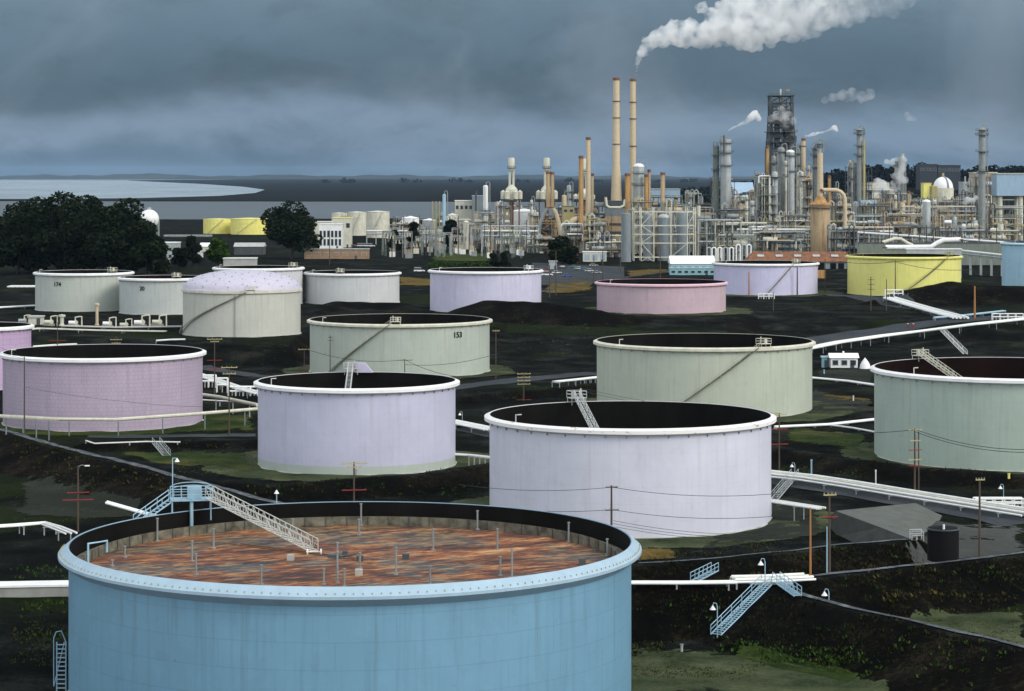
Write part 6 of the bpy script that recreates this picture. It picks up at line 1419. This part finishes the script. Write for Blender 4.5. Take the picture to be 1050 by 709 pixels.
# switchyard gantries
def gantry(px, D, top, w, seed, first=[None]):
    o = at_ground(px, D); s = D / F; rnd = random.Random(seed)
    t = thing('switchyard_gantry', 'grey lattice gantry among many in the switchyard', 'gantry', o, 0, 'lattice gantries of the switchyard'); h = zt(top, D) - o.z; W2 = w * s / 2
    for sx in (-1, 1):
        b = MB()
        for q in (-.4, .4): b.tube((sx * W2 + q, 0, 0), (sx * W2 + q * .5, 0, h), .13, 5)
        for k in range(6): b.tube((sx * W2 - .4, 0, h * k / 6), (sx * W2 + .35, 0, h * (k + 1) / 6), .07, 4)
        b.build('gantry_leg', M[('ltgrey', 'greenyg', 'grey')[seed % 3]], t)
    b = MB()
    for q in (0, .9): b.tube((-W2, 0, h - q), (W2, 0, h - q), .13, 5)
    for k in range(8): b.tube((-W2 + 2 * W2 * k / 8, 0, h - .9 * (k % 2)), (-W2 + 2 * W2 * (k + 1) / 8, 0, h - .9 * ((k + 1) % 2)), .08, 4)
    b.build('gantry_beam', M[('ltgrey', 'greenyg', 'grey')[seed % 3]], t)
    for k in range(3): b = MB(); x = -W2 * .6 + W2 * .6 * k; b.lathe([(.2, h - 3), (.32, h - 2.9), (.2, h - 2.5), (.32, h - 2.3), (.2, h - 1.9), (.3, h - 1.6), (.1, h - .9)], 8, (x, 0, 0)); b.build('insulator', M['rust'] if seed % 3 == 0 else M['offwhite'], t)
rnd = random.Random(5)
for i in range(62): gantry(rnd.uniform(396, 546), rnd.uniform(1340, 1560), rnd.uniform(233, 248), rnd.uniform(5, 12), i)
for i in range(26):
    px = rnd.uniform(400, 540); D = rnd.uniform(1340, 1520); o = at_ground(px, D); t = thing('switchyard_breaker', 'small grey transformer unit among the switchyard gantries', 'transformer', o, 0, 'transformers of the switchyard'); b = MB(); b.box((0, 0, 1.8), (3.2, 2.4, 3)); b.build('tank_body', M[rnd.choice(('ltgrey', 'blueg', 'white', 'offwhite', 'grey'))], t)
    for k in (-1, 0, 1): b = MB(); b.lathe([(.3, 3.3), (.15, 3.6), (.3, 3.9), (.15, 4.2), (.28, 4.5), (.1, 5.4)], 8, (k * .9, 0, 0)); b.build('bushing', M['tan'], t)
gm = 'tall dark masts in the switchyard'
for px, top in ((402, 225), (414, 222), (430, 221), (437, 232), (470, 222), (481, 232), (497, 231), (503, 228), (512, 225), (540, 226), (548, 233)):
    pole('tall dark mast in the switchyard', px, top, D=rnd.uniform(1330, 1420), r=.28, group=gm, cat='mast', name='switchyard_mast')
gl = 'thin dark poles among the far process units'
for px, top in ((592, 214), (627, 219), (691, 205), (722, 214), (758, 214), (776, 216), (858, 218), (897, 206), (915, 214), (963, 214), (996, 212), (1015, 208)):
    pole('thin dark pole among the far process units', px, top, D=rnd.uniform(1330, 1380), r=.22, group=gl, cat='pole', name='thin_pole')
# -- parked cars
CARM = {k: mat('car_' + k, c, .3, .03) for k, c in dict(white=(.75, .75, .73), blue=(.04, .09, .35), red=(.4, .03, .02), silver=(.4, .42, .44), teal=(.08, .28, .32), dark=(.03, .035, .04)).items()}
def car(label, px, base, colr, rz, big=False, D=None):
    g = ground(px, base) if D is None else at_ground(px, D); t = thing('parked_car', label, 'van' if big else 'car', (g.x, g.y, hz(g.x, g.y) + .2), rz, 'cars parked before the refinery'); L, Wd = (5.2, 2.0) if big else (4.5, 1.8); hb = 1.0 if big else .8
    b = MB(); prof = [(-L / 2, .35), (-L / 2, hb * .9), (-L / 2 + .2, hb), (L / 2 - .9, hb * .95), (L / 2 - .05, hb * .75), (L / 2, .35)]; n = len(prof); b.add([(x, y, z) for y in (-Wd / 2, Wd / 2) for x, z in prof], [tuple(range(n - 1, -1, -1)), tuple(range(n, 2 * n))] + [(i, (i + 1) % n, n + (i + 1) % n, n + i) for i in range(n)]); b.build('body', CARM[colr], t)
    ht = 2.1 if big else 1.42; prof = [(-L / 2 + (.1 if big else .35), hb - .02), (-L / 2 + (.2 if big else .9), ht), (L / 2 - 1.9, ht), (L / 2 - 1.1, hb - .02)]; b = MB(); w1, w2 = Wd / 2 - .06, Wd / 2 - .22; b.add([(prof[i][0], s * (w1 if i in (0, 3) else w2), prof[i][1]) for s in (-1, 1) for i in range(4)], [(3, 2, 1, 0), (4, 5, 6, 7), (0, 1, 5, 4), (2, 3, 7, 6), (1, 2, 6, 5)]); b.build('cabin_glass', M['glass'], t)
    b = MB(); b.box(((prof[1][0] + prof[2][0]) / 2, 0, ht + .02), (prof[2][0] - prof[1][0] + .1, w2 * 2 + .05, .07)); b.build('roof', CARM[colr], t)
    for x in (-L * .3, L * .3):
        for y in (-Wd / 2 + .05, Wd / 2 - .05): b = MB(); b.tube((x, y - .1, .33), (x, y + .1, .33), .33, 12); b.build('wheel', M['rubber'], t)
for lab, px, by, c, rz, bg_ in (
 ('white estate car nearest the pale lavender tank rim', 561, 283.5, 'white', .1, True), ('blue car parked alone behind the white estate car', 582, 284.5, 'blue', .15, False), ('white car just behind the white estate car', 571, 281, 'white', .2, False), ('red car parked behind the lavender tank rim', 557, 279, 'red', .2, False), ('dark car next to the white kiosk', 577, 276, 'dark', .4, False),
 ('pale blue car first in the row by the blue panel building', 588, 275.5, 'teal', -.6, False), ('white car second in the row by the blue panel building', 594, 277, 'white', -.6, False), ('teal car third in the row by the blue panel building', 599.5, 278, 'teal', -.6, False), ('white car fourth in the row towards the pink tank', 605, 279.5, 'white', -.4, False), ('silver car at the end of the row by the pink tank', 612, 281, 'silver', -.3, False), ('silver car in front of the blue panel building', 609, 273.5, 'silver', .1, False), ('white van in front of the aqua workshop', 719, 281.5, 'white', .1, True),
 ('white pickup on the dirt behind the plain white tank', 430, 279.5, 'white', .1, True), ('red car in the row behind the long brown shed', 364.5, 253.5, 'red', .1, False), ('white van first in the row behind the long brown shed', 370, 253.5, 'white', .1, True), ('white van second in the row behind the long brown shed', 375, 253.5, 'white', .1, True), ('white van last in the row behind the long brown shed', 380.5, 253.5, 'white', .1, True), ('silver car beside the white office door', 356, 253.5, 'silver', .2, False), ('dark car between the white office and the red car', 360.3, 253.8, 'dark', .2, False)):
    car(lab, px, by, c, rz, bg_)
# ------------------------------------------------------------------ steam
def steam(name, label, blobs, D, dens, vox, seed, soft=None, n=1, disp=.35, step=None, col=(.995, .995, .995), nscale=.09):
    """blobs: (px, py, radius px); merged into one closed volume of even-coloured vapour"""
    rnd = random.Random(seed); s = D / F; import bmesh
    bm = bmesh.new()
    if n <= 3:      # thin trails: fill the gaps between puffs
        f = []
        for p, q in zip(blobs[:-1], blobs[1:]):
            f.append(p)
            if math.hypot(q[0] - p[0], q[1] - p[1]) < 8:
                f += [(p[0] + (q[0] - p[0]) * k + rnd.uniform(-.4, .4), p[1] + (q[1] - p[1]) * k + rnd.uniform(-.3, .3), (p[2] + (q[2] - p[2]) * k) * .9) for k in (.33, .66)]
        blobs = f + [blobs[-1]]
    for px, py, r in blobs:
        c = W(px, py, D + rnd.uniform(-.4, .4) * r * s); R = r * s
        bmesh.ops.create_icosphere(bm, subdivisions=3, radius=R, matrix=Matrix.Translation(c))
        for k in range(n):
            a = Vector((rnd.gauss(0, 1), rnd.gauss(0, 1), rnd.gauss(0, 1))).normalized(); q = R * rnd.uniform(.3, .55)
            bmesh.ops.create_icosphere(bm, subdivisions=2, radius=q, matrix=Matrix.Translation(c + a * R * rnd.uniform(.75, 1.0)))
            for kk in range(2):
                a2 = (a + Vector((rnd.gauss(0, .6), rnd.gauss(0, .6), rnd.gauss(0, .6)))).normalized()
                bmesh.ops.create_icosphere(bm, subdivisions=2, radius=q * rnd.uniform(.35, .55), matrix=Matrix.Translation(c + a * R * .9 + a2 * q * .9))
    me = bpy.data.meshes.new(name); bm.to_mesh(me); bm.free(); o = bpy.data.objects.new(name, me); COL.objects.link(o)
    md = o.modifiers.new('r', 'REMESH'); md.mode = 'VOXEL'; md.voxel_size = vox
    dg = bpy.context.evaluated_depsgraph_get(); m2 = bpy.data.meshes.new_from_object(o.evaluated_get(dg)); o.modifiers.clear(); o.data = m2; m2.name = name
    m = bpy.data.materials.new(name + '_vapour'); m.use_nodes = True; nn = m.node_tree.nodes; nn.remove(nn['Principled BSDF']); lk = m.node_tree.links
    v = nn.new('ShaderNodeVolumePrincipled'); v.inputs['Color'].default_value = (*col, 1); v.inputs['Anisotropy'].default_value = .0
    tc = nn.new('ShaderNodeTexCoord'); no = nn.new('ShaderNodeTexNoise'); no.inputs['Scale'].default_value = nscale; no.inputs['Detail'].default_value = 5; no.inputs['Roughness'].default_value = .6; lk.new(tc.outputs['Object'], no.inputs['Vector'])
    rp = nn.new('ShaderNodeValToRGB'); rp.color_ramp.elements[0].position = .35; rp.color_ramp.elements[1].position = .6; rp.color_ramp.elements[0].color = (.0, .0, .0, 1); lk.new(no.outputs['Fac'], rp.inputs[0])
    mu = nn.new('ShaderNodeMath'); mu.operation = 'MULTIPLY'; lk.new(rp.outputs[0], mu.inputs[0]); mu.inputs[1].default_value = dens
    out = mu.outputs[0]
    if soft:       # vapour thins downwind: density falls between two x positions
        sp = nn.new('ShaderNodeSeparateXYZ'); lk.new(tc.outputs['Object'], sp.inputs[0]); mr = nn.new('ShaderNodeMapRange'); lk.new(sp.outputs[0], mr.inputs[0])
        mr.inputs[1].default_value = (soft[0] - CX) * s; mr.inputs[2].default_value = (soft[1] - CX) * s; mr.inputs[3].default_value = 1; mr.inputs[4].default_value = soft[2]
        m3 = nn.new('ShaderNodeMath'); m3.operation = 'MULTIPLY'; lk.new(out, m3.inputs[0]); lk.new(mr.outputs[0], m3.inputs[1]); out = m3.outputs[0]
    lk.new(out, v.inputs['Density']); lk.new(v.outputs[0], nn['Material Output'].inputs['Volume'])
    m2.materials.clear(); m2.materials.append(m); tag(o, label, 'steam', kind='stuff'); return o
rnd = random.Random(77)
bl = [(652.5, 77, 1.0), (652.8, 73, 1.2), (653, 69.5, 1.4), (653.4, 65.5, 2.2), (654.5, 61, 3.4), (657, 55, 4.6), (661, 50, 6), (667, 44, 7.5), (673, 39, 8.5), (680, 41, 9), (688, 34, 10), (690, 27, 6.5), (697, 39, 10), (706, 31, 11), (710, 26, 7), (716, 39, 11), (727, 33, 13), (732, 19, 10), (740, 28, 15), (752, 14, 15), (755, 34, 15), (770, 20, 17), (772, 33, 15), (788, 12, 17), (790, 30, 16), (806, 20, 18), (812, 33, 12), (824, 14, 18), (828, 30, 11), (842, 18, 15), (848, 8, 16), (862, 12, 14), (868, 22, 8), (882, 6, 15), (880, 17, 8), (898, 6, 13), (912, 3, 12), (926, -2, 13), (760, 0, 18), (800, -4, 18), (840, -8, 18), (880, -12, 16), (720, 8, 6)]
steam('steam_plume', 'huge white steam plume blowing from the straight tall chimney', bl, 1470, .22, .55, 78, soft=(710, 900, .09), n=7, nscale=.14)
steam('steam_wisp', 'thin white steam wisp above the thick twin column', [(747, 134, .9), (751, 131.5, 1.3), (755, 129.5, 1.5), (759, 127.5, 1.8), (763, 126, 2.0), (767, 123.5, 2.8), (771, 120, 4.2), (774, 117, 4.0), (778, 122, 3)], 1495, .6, .6, 79, n=3, nscale=.2)
steam('steam_wisp', 'thin white steam wisp trailing from the steaming tan chimney', [(826, 139.5, 1.2), (830, 139, 1.6), (834, 138, 2.0), (838, 137, 1.7), (843, 136, 1.3), (848, 134.5, 1.2), (853, 132.5, 2.0), (856, 131, 3), (858, 134, 2)], 1500, .7, .6, 80, n=3, nscale=.2)
steam('steam_wisp', 'pale steam drifting through the middle of the lattice tower', [(791, 122, 4), (796, 119, 4.5), (803, 121, 5), (808, 118, 5), (813, 124, 4.5), (801, 112, 4), (806, 128, 4)], 1548, .14, .8, 81, n=3, nscale=.15)
steam('steam_wisp', 'white steam rising round the small lattice tower', [(912, 204, 4), (914, 196, 5), (918, 189, 5.5), (921, 181, 6), (923, 173, 6), (917, 167, 5), (909, 166, 3), (926, 164, 4), (928, 185, 4), (904, 190, 6), (898, 195, 5), (900, 186, 4)], 1590, .22, .8, 82, n=4, nscale=.12)
steam('steam_wisp', 'small white steam puff near the orange tinted pipework', [(992, 205, 3.5), (997, 206, 3.2), (1001, 203, 2.6), (989, 208, 2.4)], 1440, .5, .6, 83, n=4, nscale=.2)
steam('steam_wisp', 'faint pale wisps drifting high above the hill side column', [(846, 103, 4), (854, 100, 5), (864, 98, 6), (874, 96, 6.5), (884, 99, 6), (892, 97, 6), (933, 121, 4), (930, 118, 3.5), (938, 122, 2.5), (868, 103, 3)], 1700, .06, .9, 84, n=4, nscale=.1)
# ------------------------------------------------------------------ sky, light, air, camera
SUN_EL, SUN_AZ = 34.0, 52.0      # sun stands behind the camera, to its right
world = bpy.data.worlds.new("World"); scene.world = world; world.use_nodes = True
wt = world.node_tree; wn = wt.nodes; bg = wn['Background']
def wnode(t, **k):
    x = wn.new(t)
    for a, b in k.items(): setattr(x, a, b)
    return x
def wl(a, b): wt.links.new(a, b)
sky = wnode('ShaderNodeTexSky', sky_type='NISHITA', sun_disc=False)
sky.sun_elevation = R_(SUN_EL); sky.sun_rotation = R_(180 - SUN_AZ)
tc = wnode('ShaderNodeTexCoord')
sep = wnode('ShaderNodeSeparateXYZ'); wl(tc.outputs['Generated'], sep.inputs[0])
def wm(op, a, b=None, clamp=False):
    m = wnode('ShaderNodeMath', operation=op, use_clamp=clamp)
    for i, v in enumerate((a, b)):
        if v is None: continue
        if isinstance(v, (int, float)): m.inputs[i].default_value = v
        else: wl(v, m.inputs[i])
    return m.outputs[0]
def wnoise(scale, loc, sc_, detail=7, rough=.55, dist=0.0):
    mp = wnode('ShaderNodeMapping'); mp.inputs['Scale'].default_value = sc_; mp.inputs['Location'].default_value = loc
    wl(tc.outputs['Generated'], mp.inputs['Vector']); n = wnode('ShaderNodeTexNoise')
    n.inputs['Scale'].default_value = scale; n.inputs['Detail'].default_value = detail; n.inputs['Roughness'].default_value = rough; n.inputs['Distortion'].default_value = dist
    wl(mp.outputs[0], n.inputs['Vector']); return n.outputs['Fac']
def wramp(src, stops):
    r = wnode('ShaderNodeValToRGB'); r.color_ramp.interpolation = 'B_SPLINE'; e = r.color_ramp.elements
    while len(e) < len(stops): e.new(.5)
    for el, (p, c) in zip(e, stops): el.position = p; el.color = (*c, 1) if isinstance(c, tuple) else (c, c, c, 1)
    wl(src, r.inputs[0]); return r.outputs[0]
def wmix(f, a, b, blend='MIX'):
    m = wnode('ShaderNodeMix', data_type='RGBA', blend_type=blend)
    for i, v in ((0, f), (6, a), (7, b)):
        if isinstance(v, (int, float)): m.inputs[i].default_value = v
        elif isinstance(v, tuple): m.inputs[i].default_value = (*v, 1)
        else: wl(v, m.inputs[i])
    return m.outputs[2]
elev = sep.outputs[2]                                  # sine of elevation; the picture shows 0 .. 0.07
n1 = wnoise(1.0, (3.1, 0, .4), (8, 8, 20), 6, .55, .3); n2 = wnoise(1.0, (0.7, 2, 1.3), (22, 22, 44), 6, .6, .6)
e2 = wm('ADD', elev, wm('MULTIPLY', wm('SUBTRACT', n1, .5), .056))
e2 = wm('ADD', e2, wm('MULTIPLY', wm('SUBTRACT', n2, .5), .014))
band = wramp(wm('MULTIPLY', e2, 8.0), [(0.0, (.088, .155, .225)), (.055, (.12, .195, .275)), (.12, (.22, .31, .425)), (.19, (.165, .245, .335)), (.26, (.060, .112, .160)), (.40, (.070, .132, .188)), (.60, (.105, .19, .265)), (1.0, (.16, .23, .29))])
n3 = wnoise(1.0, (5.2, 1, .2), (30, 30, 70), 7, .65, .8); n4 = wnoise(1.0, (1.7, 4, 2.3), (13, 13, 9), 5, .55, .5)
lump = wramp(wm('ADD', wm('MULTIPLY', n2, .6), wm('MULTIPLY', n3, .4)), [(.36, .72), (.64, 1.28)])
cloud = wmix(.9, band, lump, 'MULTIPLY')
cloud = wmix(wramp(n4, [(.52, 0.0), (.70, .5)]), cloud, (.27, .335, .42))
# the overcast thins towards the sun, behind the camera
back = wramp(wm('ADD', wm('MULTIPLY', sep.outputs[1], -.5), .5), [(.05, 0.0), (.34, 1.0)])
high = wramp(elev, [(.1, 0.0), (.8, 1.0)])
cloud = wmix(wm('MULTIPLY', back, .95), cloud, (1.24, 1.33, 1.40))
cloud = wmix(wm('MULTIPLY', high, .6), cloud, (1.02, 1.10, 1.17))
nish = wnode('ShaderNodeMix', data_type='RGBA', blend_type='MULTIPLY'); nish.inputs[0].default_value = 1; wl(sky.outputs[0], nish.inputs[6]); nish.inputs[7].default_value = (.05, .05, .05, 1)
col = wmix(.93, nish.outputs[2], cloud)
wl(col, bg.inputs['Color']); bg.inputs['Strength'].default_value = 1.0

sd = bpy.data.lights.new('sun', 'SUN'); sd.energy = 1.9; sd.angle = R_(25); sd.color = (1.0, .95, .86)
so = bpy.data.objects.new('sun', sd); COL.objects.link(so)
az = R_(SUN_AZ); el = R_(SUN_EL)
so.rotation_euler = Vector((-math.sin(az) * math.cos(el), math.cos(az) * math.cos(el), -math.sin(el))).to_track_quat('-Z', 'Y').to_euler()

def haze():
    mb = MB(); mb.box((0, 22000, (130 - 64) / 2), (90000, 45000, 130 + 64))
    m = bpy.data.materials.new('haze_air'); m.use_nodes = True; n = m.node_tree.nodes; n.remove(n['Principled BSDF'])
    v = n.new('ShaderNodeVolumePrincipled'); v.inputs['Color'].default_value = (.48, .70, 1.0, 1); v.inputs['Density'].default_value = 0.8e-5; v.inputs['Anisotropy'].default_value = 0.0
    m.node_tree.links.new(v.outputs[0], n['Material Output'].inputs['Volume'])
    o = mb.build('haze', m); o['kind'] = 'stuff'
HAZE = True
if HAZE: haze()

cam = bpy.data.cameras.new('camera'); co_ = bpy.data.objects.new('camera', cam); COL.objects.link(co_)
cam.sensor_width = 36; cam.sensor_fit = 'HORIZONTAL'; cam.lens = F / 1050 * 36; cam.shift_y = -(354.5 - Y0) / 1050
cam.clip_start = 1; cam.clip_end = 120000; co_.rotation_euler = (R_(90), 0, 0); scene.camera = co_
scene.render.engine = 'CYCLES'
vs = scene.view_settings; vs.view_transform = 'Standard'; vs.look = 'None'; vs.exposure = 0.06; vs.gamma = 1; vs.use_curve_mapping = False
cy = scene.cycles; cy.use_denoising = True; cy.max_bounces = 8; cy.diffuse_bounces = 2; cy.glossy_bounces = 2; cy.transmission_bounces = 2; cy.volume_bounces = 7; cy.transparent_max_bounces = 8
cy.caustics_reflective = cy.caustics_refractive = False; cy.use_adaptive_sampling = True; cy.adaptive_threshold = .02
try: cy.denoiser = 'OPENIMAGEDENOISE'
except Exception: pass
dup = {k: v for k, v in LABELS.items() if len(v) > 1 and not all(g for _, g in v)}
if dup: print('DUP LABELS', list(dup.items())[:30])
for k in LABELS:
    w = len(k.split())
    if w < 4 or w > 16: print('LABEL LENGTH', w, k)
